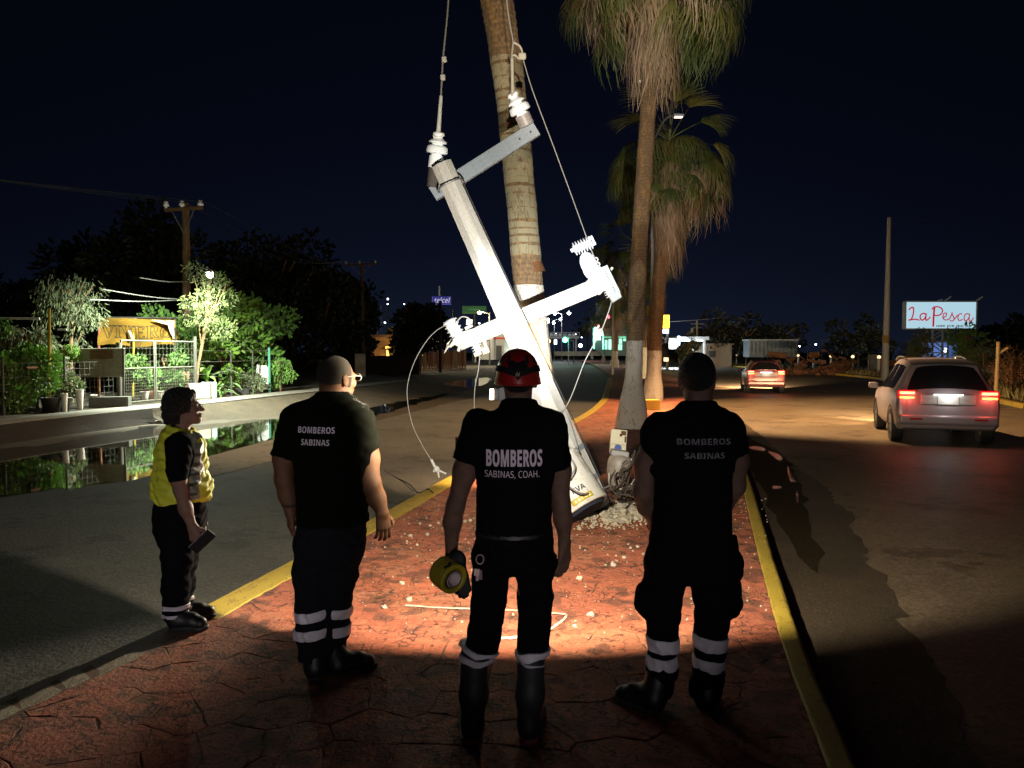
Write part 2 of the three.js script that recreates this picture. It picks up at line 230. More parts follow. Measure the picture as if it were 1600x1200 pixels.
// a trunk of ellipses: rows [y, x, half width, half depth, z], top first
const loft = (rows, k = .03, yaw = 0) => ({ t: 2, rows: rows.slice().sort((p, q) => p[0] - q[0]), k, cy: Math.cos(yaw), sy: Math.sin(yaw) });
const tmp = V();
function dist(s, x, y, z) {
  if (s.t === 0) {
    const f = s.flat, bx = s.b.x - s.a.x, by = s.b.y - s.a.y, bz = s.b.z - s.a.z, px = x - s.a.x, py = y - s.a.y, pz = z - s.a.z;
    const t = clamp((px * bx + py * by + pz * bz) / (bx * bx + by * by + bz * bz + 1e-9), 0, 1), dx = px - bx * t, dy = py - by * t, dz = (pz - bz * t) / f;
    return (Math.sqrt(dx * dx + dy * dy + dz * dz) - lerp(s.ra, s.rb, t)) * (f < 1 ? lerp(f, 1, .4) : 1);
  }
  if (s.t === 1) {
    tmp.set(x - s.c.x, y - s.c.y, z - s.c.z); if (s.q) tmp.applyQuaternion(s.q);
    const [a, b, c] = s.r, k0 = Math.hypot(tmp.x / a, tmp.y / b, tmp.z / c), k1 = Math.hypot(tmp.x / (a * a), tmp.y / (b * b), tmp.z / (c * c));
    return k1 < 1e-6 ? -Math.min(a, b, c) : k0 * (k0 - 1) / k1;
  }
  const r = s.rows, n = r.length; let i = 0; while (i < n - 2 && y > r[i + 1][0]) i++;
  const p = r[i], q = r[i + 1], o = r[Math.max(0, i - 1)], w = r[Math.min(n - 1, i + 2)], t = clamp((y - p[0]) / (q[0] - p[0]), 0, 1), t2 = t * t, t3 = t2 * t;
  const e = (k) => { const m0 = (q[k] - o[k]) / (q[0] - o[0]) * (q[0] - p[0]), m1 = (w[k] - p[k]) / (w[0] - p[0]) * (q[0] - p[0]); return (2 * t3 - 3 * t2 + 1) * p[k] + (t3 - 2 * t2 + t) * m0 + (-2 * t3 + 3 * t2) * q[k] + (t3 - t2) * m1; };
  const cx = x - e(1), cz = z - e(4), hx = e(2), hz = e(3), lx = cx * s.cy - cz * s.sy, lz = cx * s.sy + cz * s.cy;
  const k0 = Math.hypot(lx / hx, lz / hz), k1 = Math.hypot(lx / (hx * hx), lz / (hz * hz)), d = k1 < 1e-6 ? -Math.min(hx, hz) : k0 * (k0 - 1) / k1;
  return Math.max(d, y - r[n - 1][0], r[0][0] - y);
}
function field(list, grow = 0, cut) {
  const reach = list.map((s) => { if (s.t === 0) { const c = s.a.clone().lerp(s.b, .5); return [c.x, c.y, c.z, s.a.distanceTo(s.b) / 2 + Math.max(s.ra, s.rb)]; } if (s.t === 1) return [s.c.x, s.c.y, s.c.z, Math.max(...s.r)]; return null; });
  return (x, y, z) => {
    let d = 1e3;
    for (let i = 0; i < list.length; i++) {
      const s = list[i], k = s.k, b = reach[i];
      if (b) { const m = d + k + b[3], dx = x - b[0], dy = y - b[1], dz = z - b[2]; if (m > 0 && dx * dx + dy * dy + dz * dz > m * m * 1.3) continue; }
      const e = dist(s, x, y, z); if (e - d > k) continue; if (d - e > k) d = e; else { const h = clamp(.5 + .5 * (d - e) / k, 0, 1); d = lerp(d, e, h) - k * h * (1 - h); }
    }
    d -= grow; return cut && d < .08 ? cut(d, x, y, z) : d;
  };
}
// naive surface nets
function skin(f, lo, hi, c, uv) {
  const nx = Math.ceil((hi[0] - lo[0]) / c) + 1, ny = Math.ceil((hi[1] - lo[1]) / c) + 1, nz = Math.ceil((hi[2] - lo[2]) / c) + 1, v = new Float32Array(nx * ny * nz), id = new Int32Array(nx * ny * nz).fill(-1);
  const S = 4, far = S * c * .87 * 1.35 + .010;   // blocks well away from the surface take one sample
  for (let K = 0; K < nz; K += S) for (let J = 0; J < ny; J += S) for (let I = 0; I < nx; I += S) {
    const m = f(lo[0] + (I + 2) * c, lo[1] + (J + 2) * c, lo[2] + (K + 2) * c), skip = Math.abs(m) > far;
    for (let k = K; k < Math.min(nz, K + S); k++) for (let j = J; j < Math.min(ny, J + S); j++) for (let i = I; i < Math.min(nx, I + S); i++) v[i + nx * (j + ny * k)] = skip ? m : f(lo[0] + i * c, lo[1] + j * c, lo[2] + k * c);
  }
  const g = new Float64Array(8), BITS = [1, 2, 4], pos = [], idx = [], at3 = (i, j, k) => i + nx * (j + ny * k);
  for (let k = 0; k < nz - 1; k++) for (let j = 0; j < ny - 1; j++) for (let i = 0; i < nx - 1; i++) {
    let sx = 0, sy = 0, sz = 0, n = 0, inside = 0; const q = at3(i, j, k); g[0] = v[q]; g[1] = v[q + 1]; g[2] = v[q + nx]; g[3] = v[q + nx + 1]; g[4] = v[q + nx * ny]; g[5] = v[q + nx * ny + 1]; g[6] = v[q + nx * ny + nx]; g[7] = v[q + nx * ny + nx + 1]; for (let m = 0; m < 8; m++) if (g[m] < 0) inside++;
    if (!inside || inside === 8) continue;
    for (let m = 0; m < 8; m++) for (const b of BITS) if (!(m & b)) { const a = g[m], e = g[m | b]; if ((a < 0) !== (e < 0)) { const t = a / (a - e); sx += (m & 1) + (b === 1 ? t : 0); sy += ((m >> 1) & 1) + (b === 2 ? t : 0); sz += (m >> 2) + (b === 4 ? t : 0); n++; } }
    id[at3(i, j, k)] = pos.length / 3; pos.push(lo[0] + (i + sx / n) * c, lo[1] + (j + sy / n) * c, lo[2] + (k + sz / n) * c);
  }
  const quad = (a, b, d, e, flip) => { if (a < 0 || b < 0 || d < 0 || e < 0) return; if (flip) idx.push(a, d, b, a, e, d); else idx.push(a, b, d, a, d, e); };
  for (let k = 1; k < nz - 1; k++) for (let j = 1; j < ny - 1; j++) for (let i = 1; i < nx - 1; i++) {
    const a = v[at3(i, j, k)] < 0;
    if (a !== v[at3(i + 1, j, k)] < 0) quad(id[at3(i, j - 1, k - 1)], id[at3(i, j, k - 1)], id[at3(i, j, k)], id[at3(i, j - 1, k)], !a);
    if (a !== v[at3(i, j + 1, k)] < 0) quad(id[at3(i - 1, j, k - 1)], id[at3(i - 1, j, k)], id[at3(i, j, k)], id[at3(i, j, k - 1)], !a);
    if (a !== v[at3(i, j, k + 1)] < 0) quad(id[at3(i - 1, j - 1, k)], id[at3(i, j - 1, k)], id[at3(i, j, k)], id[at3(i - 1, j, k)], !a);
  }
  const nor = [], w = [], h = c * .5;
  for (let i = 0; i < pos.length; i += 3) { const [x, y, z] = [pos[i], pos[i + 1], pos[i + 2]]; const a = f(x + h, y, z) - f(x - h, y, z), b = f(x, y + h, z) - f(x, y - h, z), d = f(x, y, z + h) - f(x, y, z - h), L = Math.hypot(a, b, d) || 1; nor.push(a / L, b / L, d / L); w.push(...(uv ? uv(x, y, z, d / L) : [x * 3 + z, y * 3 + z])); }
  return geom(pos, idx, w, nor);
}
function bounds(list, pad) {
  const lo = [9, 9, 9], hi = [-9, -9, -9], add = (x, y, z, r) => { [x, y, z].forEach((c, i) => { lo[i] = Math.min(lo[i], c - r - pad); hi[i] = Math.max(hi[i], c + r + pad); }); };
  for (const s of list) { if (s.t === 0) { add(s.a.x, s.a.y, s.a.z, s.ra); add(s.b.x, s.b.y, s.b.z, s.rb); } else if (s.t === 1) add(s.c.x, s.c.y, s.c.z, Math.max(...s.r)); else for (const r of s.rows) add(r[1], r[0], r[4], Math.max(r[2], r[3])); }
  return [lo, hi];
}
const build = (list, c, grow = 0, cut, uv) => { const [lo, hi] = bounds(list, c * 2.5 + grow); return skin(field(list, grow, cut), lo, hi, c, uv); };
const chain = (pts, k = .03, flat = 1) => pts.slice(1).map((p, i) => cap(pts[i][0], p[0], pts[i][1], p[1], k, flat));
const crease = (x, y, z) => .0035 * Math.sin(y * 46 + 9 * Math.sin(x * 11 + z * 7)) * Math.sin(x * 17 + y * 5 + z * 13) + .002 * Math.sin(y * 90 + x * 40 + 5 * Math.sin(z * 22));
// head looking along -z before it is turned; c is its middle (level with the ears), s its size
function headShapes(c, yaw, pitch, s) {
  const q = new THREE.Quaternion().setFromEuler(new THREE.Euler(pitch, yaw, 0, 'YXZ')), P = (x, y, z) => V(x, y, z).multiplyScalar(s).applyQuaternion(q).add(c), B = (x, y, z, a, b, d, k = .012) => ball(P(x, y, z), a * s, b * s, d * s, k, yaw, pitch);
  return { P, list: [B(0, .03, .012, .077, .088, .096), B(0, .0, -.03, .066, .085, .062), B(0, -.075, -.045, .048, .045, .045, .03), B(0, -.098, -.072, .024, .02, .02, .02), B(0, .018, -.083, .058, .012, .016, .015), cap(P(0, .012, -.09), P(0, -.028, -.116), .008 * s, .013 * s, .012), B(.013, -.03, -.103, .009, .008, .01, .008), B(-.013, -.03, -.103, .009, .008, .01, .008), B(0, -.058, -.096, .025, .007, .010, .006), B(0, -.069, -.094, .022, .008, .010, .006), B(.045, -.025, -.065, .024, .022, .02, .02), B(-.045, -.025, -.065, .024, .022, .02, .02), B(.031, .002, -.085, .014, .009, .009, .006), B(-.031, .002, -.085, .014, .009, .009, .006), B(.079, -.008, .008, .009, .032, .019, .006), B(-.079, -.008, .008, .009, .032, .019, .006), B(.082, .006, .014, .009, .018, .018, .005), B(-.082, .006, .014, .009, .018, .018, .005)] };
}
// a hand at wrist w: d points along the fingers, n out of the back of the hand, t towards the thumb
function handShapes(w, d, n, s = 1, curl = .5, spread = .06) {
  d = d.clone().normalize(); n = n.clone().addScaledVector(d, -n.dot(d)).normalize(); const t = V().crossVectors(d, n).multiplyScalar(s < 0 ? -1 : 1), S = Math.abs(s);
  const P = (a, b, c) => w.clone().addScaledVector(d, a * S).addScaledVector(t, b * S).addScaledVector(n, c * S), out = [];
  for (let i = 0; i < 4; i++) out.push(cap(P(.01, .018 - .012 * i, 0), P(.088 - .004 * Math.abs(i - 1), .030 - .021 * i, .004), .016 * S, .012 * S, .012));
  out.push(cap(P(.02, .012, -.008), P(.07, .0, -.008), .017 * S, .015 * S, .012));
  const len = [[.042, .026, .02], [.047, .029, .021], [.044, .027, .02], [.034, .021, .018]];
  len.forEach((L, i) => { let p = P(.088 - .004 * Math.abs(i - 1), .030 - .021 * i, .003), ang = curl * .55, r = [.0098, .0088, .0082, .0070].map((x) => x * S * (i === 3 ? .88 : 1)); L.forEach((l, j) => { const fan = spread * (1.5 - i), q = p.clone().addScaledVector(d, l * S * Math.cos(ang)).addScaledVector(n, -l * S * Math.sin(ang)).addScaledVector(t, l * S * fan * Math.cos(ang)); out.push(cap(p, q, r[j], r[j + 1], .006)); p = q; ang += curl * .75; }); });
  let p = P(.018, .024, -.006); [[.048, .036, .018, .0135, .0115], [.034, .017, .016, .0115, .0100], [.026, .006, .010, .0100, .0078]].forEach(([a, b, c, r1, r2]) => { const q = p.clone().addScaledVector(d, a * S * .8).addScaledVector(t, b * S * .85).addScaledVector(n, -c * S); out.push(cap(p, q, r1 * S, r2 * S, .008)); p = q; });
  return out;
}
const skinMat = (r, g, b) => { const m = mat(r, g, b, { roughness: .6, tex: T.grain, rep: 2.5, bumpMap: rep(T.bump, 6), bumpScale: .0012 }); return m; };
const dull = (o = {}) => new THREE.MeshPhysicalMaterial({ roughness: 1, specularIntensity: .12, side: THREE.DoubleSide, ...o });
const cloth = (r, g, b) => { const m = dull({ map: rep(T.cloth, 9), bumpMap: rep(T.cloth, 9), bumpScale: .0008 }); m.color.setRGB(r, g, b); return m; };
M.navy = cloth(.006, .0065, .009); M.trouser = cloth(.0065, .007, .010); M.strip = mat(.86, .80, .88, { roughness: .5, tex: T.cloth, rep: 14 }); M.boot = mat(.009, .009, .010, { roughness: .5, rep: 4 }); M.hair = mat(.010, .008, .007, { roughness: .7, bumpMap: rep(T.bump, 9, 3), bumpScale: .004 });
// the back print of a shirt: flat lettering in the cloth's own colour map
function printed(lines, base) {
  const t = canvasTex(1024, 1024, (g, w, h) => { g.fillStyle = base; g.fillRect(0, 0, w, h); const R = rng(5); for (let i = 0; i < 9000; i++) { g.fillStyle = `rgba(${30 * R() | 0},${30 * R() | 0},${34 * R() | 0},.10)`; g.fillRect(R() * w, R() * h, 2 + R() * 5, 1 + R() * 3); }
    for (const [s, x, y, px, color, bold, wide, worn] of lines) { g.save(); g.font = `${bold} ${px}px sans-serif`; g.textAlign = 'center'; g.textBaseline = 'middle'; g.translate(x * w, y * h); g.scale(wide / g.measureText(s).width * w, 1); g.fillStyle = color; g.fillText(s, 0, 0); g.restore(); if (worn) for (let i = 0; i < 420; i++) { g.fillStyle = base; g.globalAlpha = .5; g.fillRect((x - wide / 2 + R() * wide) * w, (y - .06 + R() * .12) * h, 2 + R() * 12, 1 + R() * 4); g.globalAlpha = 1; } } });
  return dull({ map: t, bumpMap: rep(T.cloth, 40), bumpScale: .0008 });
}
// uv of a 0.64 m square of cloth whose middle is (cx, cy) on the back; everything else takes a blank corner
const backPrint = (cx, cy) => (x, y, z, nz) => nz > .12 && Math.abs(x - cx) < .3 && Math.abs(y - cy) < .3 ? [.5 + (x - cx) / .64, .5 + (y - cy) / .64] : [.02, .02];
const below = (h, slope = 0) => (d, x, y) => Math.max(d, h + slope * x - y);            // keeps what is above a hem
function person(label, foot, spec) {
  const o = thing('person', label, 'person', foot, 0, undefined), J = (px_, py_, dz = 0) => at(px_, py_, -foot.z - dz).sub(foot);
  spec(o, J, -foot.z / 1200); return o;
}
// a sleeve end: keep what lies before a plane across the arm
const before = (p, n) => { const m = n.clone().normalize(), c = m.dot(p); return (d, x, y, z) => Math.max(d, m.x * x + m.y * y + m.z * z - c); };
// [photo row, left edge, right edge, half depth, z] rows to a trunk, turned by yaw
function trunk(J, rows, k, yaw = 0) {
  return loft(rows.map(([py, a, b, hz, z]) => { const l = J(a, py), r = J(b, py), e = (r.x - l.x) / 2, c = Math.cos(yaw), s = Math.sin(yaw); return [l.y, (l.x + r.x) / 2, Math.sqrt(Math.max(.0025, e * e - hz * hz * s * s)) / c, hz, z]; }), k, yaw);
}
function trousersAndStrips(o, list, low, strips, mat_, boots) {
  const wr = (d, x, y, z) => d + crease(x, y, z) * 1.3;
  mesh('trousers', build(list, .012, 0, (d, x, y, z) => Math.max(wr(d, x, y, z), low - y)), mat_, o);
  for (const [box_, y0, y1, slope] of strips) mesh('reflective_strip', build(box_, .006, .0045, (d, x, y, z) => Math.max(wr(d, x, y, z), y0 + slope * x - y + .004 * Math.sin(x * 40), y - y1 - slope * x - .004 * Math.sin(x * 33 + 1))), M.strip, o);
  for (const b of boots) mesh('boot', b.geo, b.mat || M.boot, o);
}
function bootShape(heel, toe, top, rTop, rAnkle) {   // heel and toe on the ground, top at the shaft's upper end
  const d = V().subVectors(toe, heel).normalize(), a = heel.clone().addScaledVector(d, .035); a.y += .065;
  const low = [cap(heel.clone().addScaledVector(d, .03).setY(heel.y + .04), toe.clone().addScaledVector(d, -.045).setY(toe.y + .036), .044, .040, .03), cap(a, toe.clone().addScaledVector(d, -.10).setY(toe.y + .06), .05, .042, .03), cap(a, top, rAnkle, rTop, .04)];
  return build(low, .008, 0, (q, x, y) => Math.max(q, heel.y - y + .004));
}
function soleShape(heel, toe, h = .028) { const d = V().subVectors(toe, heel).normalize(); return build([cap(heel.clone().addScaledVector(d, .035).setY(heel.y + .01), toe.clone().addScaledVector(d, -.045).setY(toe.y + .01), .048, .050, .02)], .008, 0, (q, x, y) => Math.max(q, y - heel.y - h, heel.y - y)); }

// a folded collar: a cone of cloth round the neck, open at the front
function collar(o, a, b, ra, rb, m) {
  const pos = [], uv = [], idx = [], n = 36, R = [[ra + .012, -.004], [(ra + rb) / 2 + .008, .55], [rb + .004, 1.0], [rb - .004, 1.05], [rb - .008, .7]];
  for (let i = 0; i <= n; i++) { const t = -Math.PI + .28 + (2 * Math.PI - .56) * i / n + 0, s = Math.sin(t), c = Math.cos(t); R.forEach(([r, h], j) => { pos.push(lerp(a.x, b.x, h) + s * r * (1 + .02 * Math.sin(i * 1.3)), lerp(a.y, b.y, h) - .012 * (1 - c) * h, lerp(a.z, b.z, h) + c * r * .95); uv.push(i / 4, j); }); if (i) for (let j = 0; j < R.length - 1; j++) { const p = (i - 1) * R.length + j, q = p + R.length; idx.push(p, q, p + 1, q, q + 1, p + 1); } }
  mesh('collar', geom(pos, idx, uv), m, o);
}
// 1. the man with the red helmet -------------------------------------------------------------
const helmetFoot = ground(792, 1158, 0);
person('man in a red helmet and dark shirt holding a roll of yellow tape', helmetFoot, (o, J, px1) => {
  const head = headShapes(J(809, 592, 0), 0, .12, .98);
  const shoulderL = J(742, 672), elbowL = J(712, 790, .02), wristL = J(705, 868, -.03), shoulderR = J(866, 672), elbowR = J(877, 790, .02), wristR = J(882, 846, -.03);
  const armL = chain([[shoulderL, .050], [J(727, 735, .01), .050], [elbowL, .036], [J(707, 815), .038], [wristL, .026]]), armR = chain([[shoulderR, .050], [J(874, 735, .01), .048], [elbowR, .036], [J(880, 812), .037], [wristR, .026]]);
  const neck = [cap(J(811, 660, -.01), J(810, 606, -.01), .060, .055, .03)];
  const core = trunk(J, [[640, 794, 828, .045, 0], [664, 768, 842, .06, 0], [720, 765, 846, .08, 0], [800, 760, 850, .09, 0], [860, 758, 848, .09, 0], [876, 764, 842, .06, 0]], .04);
  const hL = J(772, 890), hR = J(832, 890), kL = J(762, 985, -.01), kR = J(830, 985, -.01), aL = J(738, 1130, 0), aR = J(826, 1130, 0);
  const legs = [...chain([[hL, .07], [kL, .05], [aL, .035]]), ...chain([[hR, .07], [kR, .05], [aR, .035]])];
  const handL = handShapes(wristL, V(-.02, -1, -.15), V(-1, 0, .4), .96, .95), handR = handShapes(wristR, V(-.02, -1, -.05), V(.75, 0, .65), -.98, .42);
  const bodyGeo = [build([...head.list, ...neck], .005), build([...armL, ...armR, core, ...legs, ...neck], .011), build([...handL, cap(elbowL, wristL, .034, .026)].filter((s, i) => i < handL.length || true).map((s, i) => i < handL.length ? s : cap(J(706, 850, -.02), wristL, .028, .026, .02)), .004), build([...handR, cap(J(881, 835, -.02), wristR, .028, .026, .02)], .004)];
  mesh('body', bodyGeo, skinMat(.26, .14, .095), o);
  mesh('hair', build(head.list.slice(0, 2), .006, .006, (d, x, y, z) => Math.max(d, head.P(0, -.072, 0).y - y, -(z - head.P(0, 0, -.0).z + .0))), M.hair, o);
  // shirt with its print, collar
  const torso = trunk(J, [[628, 786, 836, .060, -.005], [640, 775, 848, .070, -.005], [650, 758, 858, .08, -.003], [662, 738, 872, .092, 0], [690, 737, 872, .108, 0], [740, 744, 864, .115, 0], [800, 743, 862, .112, 0], [850, 741, 866, .118, 0], [872, 741, 866, .118, 0]], .05);
  const slL = [cap(J(748, 664), J(729, 722, .01), .070, .064, .05)], slR = [cap(J(860, 664), J(871, 732, .01), .070, .062, .05)];
  const cutL = before(J(729, 722, .01), V().subVectors(J(729, 722), J(748, 664))), cutR = before(J(871, 734, .01), V().subVectors(J(871, 734), J(860, 664)));
  const all = [torso, ...slL, ...slR], fs = field(all), sl = J(741, 0).x - .02, sr = J(866, 0).x + .02;
  const hem = (d, x, y, z) => { d += crease(x, y, z); if (x < sl + .02 && y < J(0, 690).y) d = Math.max(d, cutL(-9, x, y, z)); if (x > sr - .02 && y < J(0, 690).y) d = Math.max(d, cutR(-9, x, y, z)); return d; };
  const cx = J(803, 705).x, cy = J(803, 712).y;
  mesh('shirt', build(all, .010, 0, hem, backPrint(cx, cy)), printed([['BOMBEROS', .500, .497, 150, '#e6d4e0', '900', .375], ['SABINAS, COAH.', .488, .600, 62, '#e2d2dc', 'normal', .365]], '#0f1013'), o);
  collar(o, J(811, 655, 0), J(811, 622, -.015), .100, .074, M.navy);
  const patch = J(728, 690, .085); mesh('sleeve_patch', [box(.004, .05, .04, J(722, 692).x - .022, J(0, 692).y, .0, .35, .0015)], mat(.45, .05, .06, { rep: 8 }), o);
  // trousers bloused over tall rubber boots
  const lL = chain([[J(769, 880), .080], [J(764, 935, 0), .075], [J(758, 985, -.01), .071], [J(754, 1008, .01), .064], [J(744, 1018, .01), .064]], .018), lR = chain([[J(836, 880), .080], [J(836, 935, 0), .074], [J(835, 985, -.01), .070], [J(832, 1008, .01), .062], [J(831, 1016, .01), .062]], .018);
  const hips = trunk(J, [[808, 748, 857, .106, 0], [830, 744, 862, .112, 0], [870, 741, 866, .122, .005], [886, 742, 866, .115, .01], [892, 748, 860, .08, .01]], .05);
  const wr = crease, tl = [...lL, ...lR, hips];
  mesh('trousers', build(tl, .011, 0, (d, x, y, z) => Math.max(d + wr(x, y, z) * 1.6, J(0, 1026).y - y)), M.trouser, o);
  for (const [xs, y0, y1, s] of [[lL, 1017, 1008, -.28], [lL, 1032, 1021, -.12], [lR, 1024, 1011, .10], [lR, 1034, 1030, -.14]]) { const c = xs[3].b.x, a = J(0, y0).y, b = J(0, y1).y; mesh('reflective_strip', build(xs.slice(2).concat([cap(xs[3].b, xs[3].b.clone().add(V(0, -.06, 0)), xs[3].rb, xs[3].rb - .006)]), .005, .006, (d, x, y, z) => Math.max(d + wr(x, y, z) * 1.6, a + s * (x - c) - y + .005 * Math.sin(x * 60), y - b - s * (x - c) + .004 * Math.sin(x * 45))), M.strip, o); }
  mesh('belt', build([hips], .008, .006, (d, x, y) => Math.max(d, J(0, 836).y - y, y - J(0, 827).y)), mat(.02, .018, .016, { roughness: .5, rep: 6 }), o);
  mesh('keyring', [tube([0, 1, 2, 3, 4, 5].map((i) => J(750, 874, .13).add(V(.016 * Math.cos(i), .02 * Math.sin(i), 0))), .003, 24, 5, true), box(.012, .05, .004, J(748, 884).x, J(0, 884).y, .135, .2), box(.014, .04, .004, J(753, 882).x, J(0, 884).y, .135, -.4), box(.022, .028, .012, J(747, 880).x, J(0, 880).y, .132)], mat(.42, .30, .30, { metalness: .4, roughness: .4 }), o);
  const G = (p) => p.clone().setY(0), bl = G(J(738, 1150, .0)), br = G(J(826, 1150, .0));
  for (const [h, top, t] of [[bl, J(742, 1022, .01), V(-.03, 0, -.24)], [br, J(830, 1022, .01), V(.045, 0, -.24)]]) {
    const toe = h.clone().add(t), heel = h.clone().add(V(0, 0, .035)); mesh('boot', build([cap(heel.clone().add(V(0, .05, -.03)), toe.clone().add(V(0, .04, .05)), .046, .043, .03), cap(h.clone().add(V(0, .10, 0)), h.clone().lerp(top, .55), .050, .056, .04), cap(h.clone().lerp(top, .55), top, .058, .062, .04)], .008, 0, (d, x, y) => Math.max(d, .02 - y)), M.rubber, o);
    mesh('boot_sole', soleShape(heel, toe, .022), M.rubber, o); mesh('boot_heel', build([cap(heel.clone().add(V(-.014, .012, -.016)), heel.clone().add(V(.014, .012, -.016)), .030, .030, .01)], .005, 0, (q, x, y) => Math.max(q, y - .036, -y + .002)), mat(.34, .055, .035, { rep: 6, roughness: .6 }), o, 'reddish boot heel');
  }
});
// helmet, with its goggle strap, emblem and lamp
const HEL = at(809, 597, -helmetFoot.z + .0);
const helmet = thing('safety_helmet', 'red rescue helmet with a black strap worn by the middle man', 'helmet', HEL);
{
  const red = mat(.66, .035, .026, { roughness: .35, rep: 3 }), w = .095, dep = .118, hh = .146, shell = (y) => Math.pow(Math.max(0, 1 - Math.pow(clamp(y / hh, 0, 1), 2.5)), .5);
  const dome = (y0, y1, off, n = 40, m = 12) => { const pos = [], idx = [], uv = []; for (let j = 0; j <= m; j++) { const y = lerp(y0, y1, j / m), r = shell(y); for (let i = 0; i <= n; i++) { const a = i / n * Math.PI * 2, lob = 1 + .012 * Math.cos(a * 8) * smooth(.05, .1, y); pos.push(Math.sin(a) * (w * r * lob + off), y, Math.cos(a) * (dep * r * lob + off)); uv.push(i / n, y * 4); } } for (let j = 0; j < m; j++) for (let i = 0; i < n; i++) { const p = j * (n + 1) + i, q = p + n + 1; idx.push(p, p + 1, q, p + 1, q + 1, q); } return geom(pos, idx, uv); };
  mesh('shell', [dome(-.004, hh, 0, 48, 22), dome(-.004, .02, .0035, 48, 3)], red, helmet);
  const rim = []; for (let i = 0; i <= 48; i++) { const a = i / 48 * 6.283; rim.push(V(Math.sin(a) * (w + .002), -.004 - .004 * Math.cos(a), Math.cos(a) * (dep + .002))); } mesh('rim', tube(rim, .0045, 60, 6), red, helmet);
  for (const a of [-1.0, -.5, .5, 1.0]) mesh('vent', put(new RoundedBoxGeometry(.012, .035, .006, 2, .003), Math.sin(a) * w * .83, .098, Math.cos(a) * dep * .83, -.55, a), M.black, helmet);
  const st = (y0, dip) => { const pos = [], idx = [], uv = [], n = 60; for (let i = 0; i <= n; i++) { const a = i / n * 6.283, c = Math.max(0, Math.cos(a)), y = y0 - dip * Math.pow(c, 6); for (const [dy, o] of [[-.013, .005], [.013, .0055]]) { const r = shell(y + dy); pos.push(Math.sin(a) * (w * r + o), y + dy, Math.cos(a) * (dep * r + o)); uv.push(i / 4, dy * 8); } if (i) { const q = i * 2; idx.push(q - 2, q - 1, q, q - 1, q + 1, q); } } return geom(pos, idx, uv); };
  mesh('strap', st(.060, .020), mat(.014, .013, .014, { rep: 4 }), helmet);
  const em = new THREE.Shape(); em.moveTo(0, .026); em.lineTo(.022, .004); em.lineTo(0, -.024); em.lineTo(-.022, .004); em.closePath();
  const b = mesh('emblem', put(new THREE.ExtrudeGeometry(em, { depth: .004, bevelSize: .0012, bevelThickness: .0012, bevelSegments: 1 }), 0, .036, dep * .985 + .004, -.06), mat(.02, .008, .008), helmet);
  mesh('emblem_mark', [put(new THREE.BoxGeometry(.0035, .018, .002), -.006, .036, dep * .985 + .0105, -.06, 0, -.35), put(new THREE.BoxGeometry(.0035, .018, .002), .004, .036, dep * .985 + .0105, -.06, 0, -.35), put(new THREE.BoxGeometry(.012, .003, .002), -.001, .036, dep * .985 + .0108, -.06)], mat(.55, .5, .5), b);
  mesh('headlamp', [put(new RoundedBoxGeometry(.062, .044, .03, 2, .008), 0, .058, -dep - .012)], M.dark, helmet);
  mesh('lamp_lens', put(new THREE.CylinderGeometry(.017, .017, .004, 20), 0, .058, -dep - .029, Math.PI / 2), glow(1, .95, .85, 25), helmet);
}
const LAMP = HEL.clone().add(V(0, .058, -.16));
// hanging from his hand: a roll of tape and a pair of gloves
{
  const c = at(700, 898, -helmetFoot.z - .07), ax = V(.62, -.22, .74).normalize(), q = new THREE.Quaternion().setFromUnitVectors(V(0, 1, 0), ax), roll = thing('barrier_tape_roll', 'roll of yellow barrier tape with a pale core held low by the helmeted man', 'tape roll', c);
  const fit = (g) => { g.scale(1.10, 1.25, 1.10); g.applyQuaternion(q); return g; };
  mesh('tape', [fit(lathe([[.034, -.038], [.058, -.038], [.0605, -.033], [.060, -.01], [.061, .012], [.0605, .033], [.058, .038], [.034, .038], [.034, -.038]], 32)), ...[-.02, 0, .02].map((y) => fit(put(new THREE.TorusGeometry(.0605, .0012, 5, 32), 0, y, 0, Math.PI / 2)))], mat(.56, .44, .03, { roughness: .4, rep: 5 }), roll);
  mesh('print_mark', [[-.5, 0], [-.35, .4], [-.15, .2]].map(([a, y]) => fit(put(new THREE.BoxGeometry(.016, .010, .0016), .0612 * Math.sin(a - 1.7), .018 + y * .02, .0612 * Math.cos(a - 1.7), 0, a - 1.7))), mat(.02, .02, .015), roll);
  mesh('core', fit(lathe([[.026, -.0385], [.0335, -.0385], [.0335, .0385], [.026, .0385], [.026, -.0385]], 28)), mat(.72, .58, .60), roll);
  const g0 = at(716, 877, -helmetFoot.z - .035), gl = thing('work_gloves', 'pair of black work gloves hanging beside the yellow tape roll', 'gloves', g0), D = V(.10, -1, 0), all = [];
  all.push(...[[0, .0], [.016, .012]].flatMap(([ox, oz]) => [cap(V(-.012 + ox, .028, oz), V(.0 + ox, -.06, oz), .020, .027, .02, .55), ...[[-.008, -.135], [.008, -.15], [.022, -.142], [.033, -.12]].map(([x, y]) => cap(V(-.004 + x * .6 + ox, -.055, oz), V(x + ox, y, oz + .004), .0115, .0095, .008))]), cap(V(-.045, -.005, .012), V(.01, .012, .02), .022, .022, .02, .6));
  mesh('gloves', build(all, .005), mat(.011, .011, .012, { roughness: .7, rep: 6 }), gl);
}

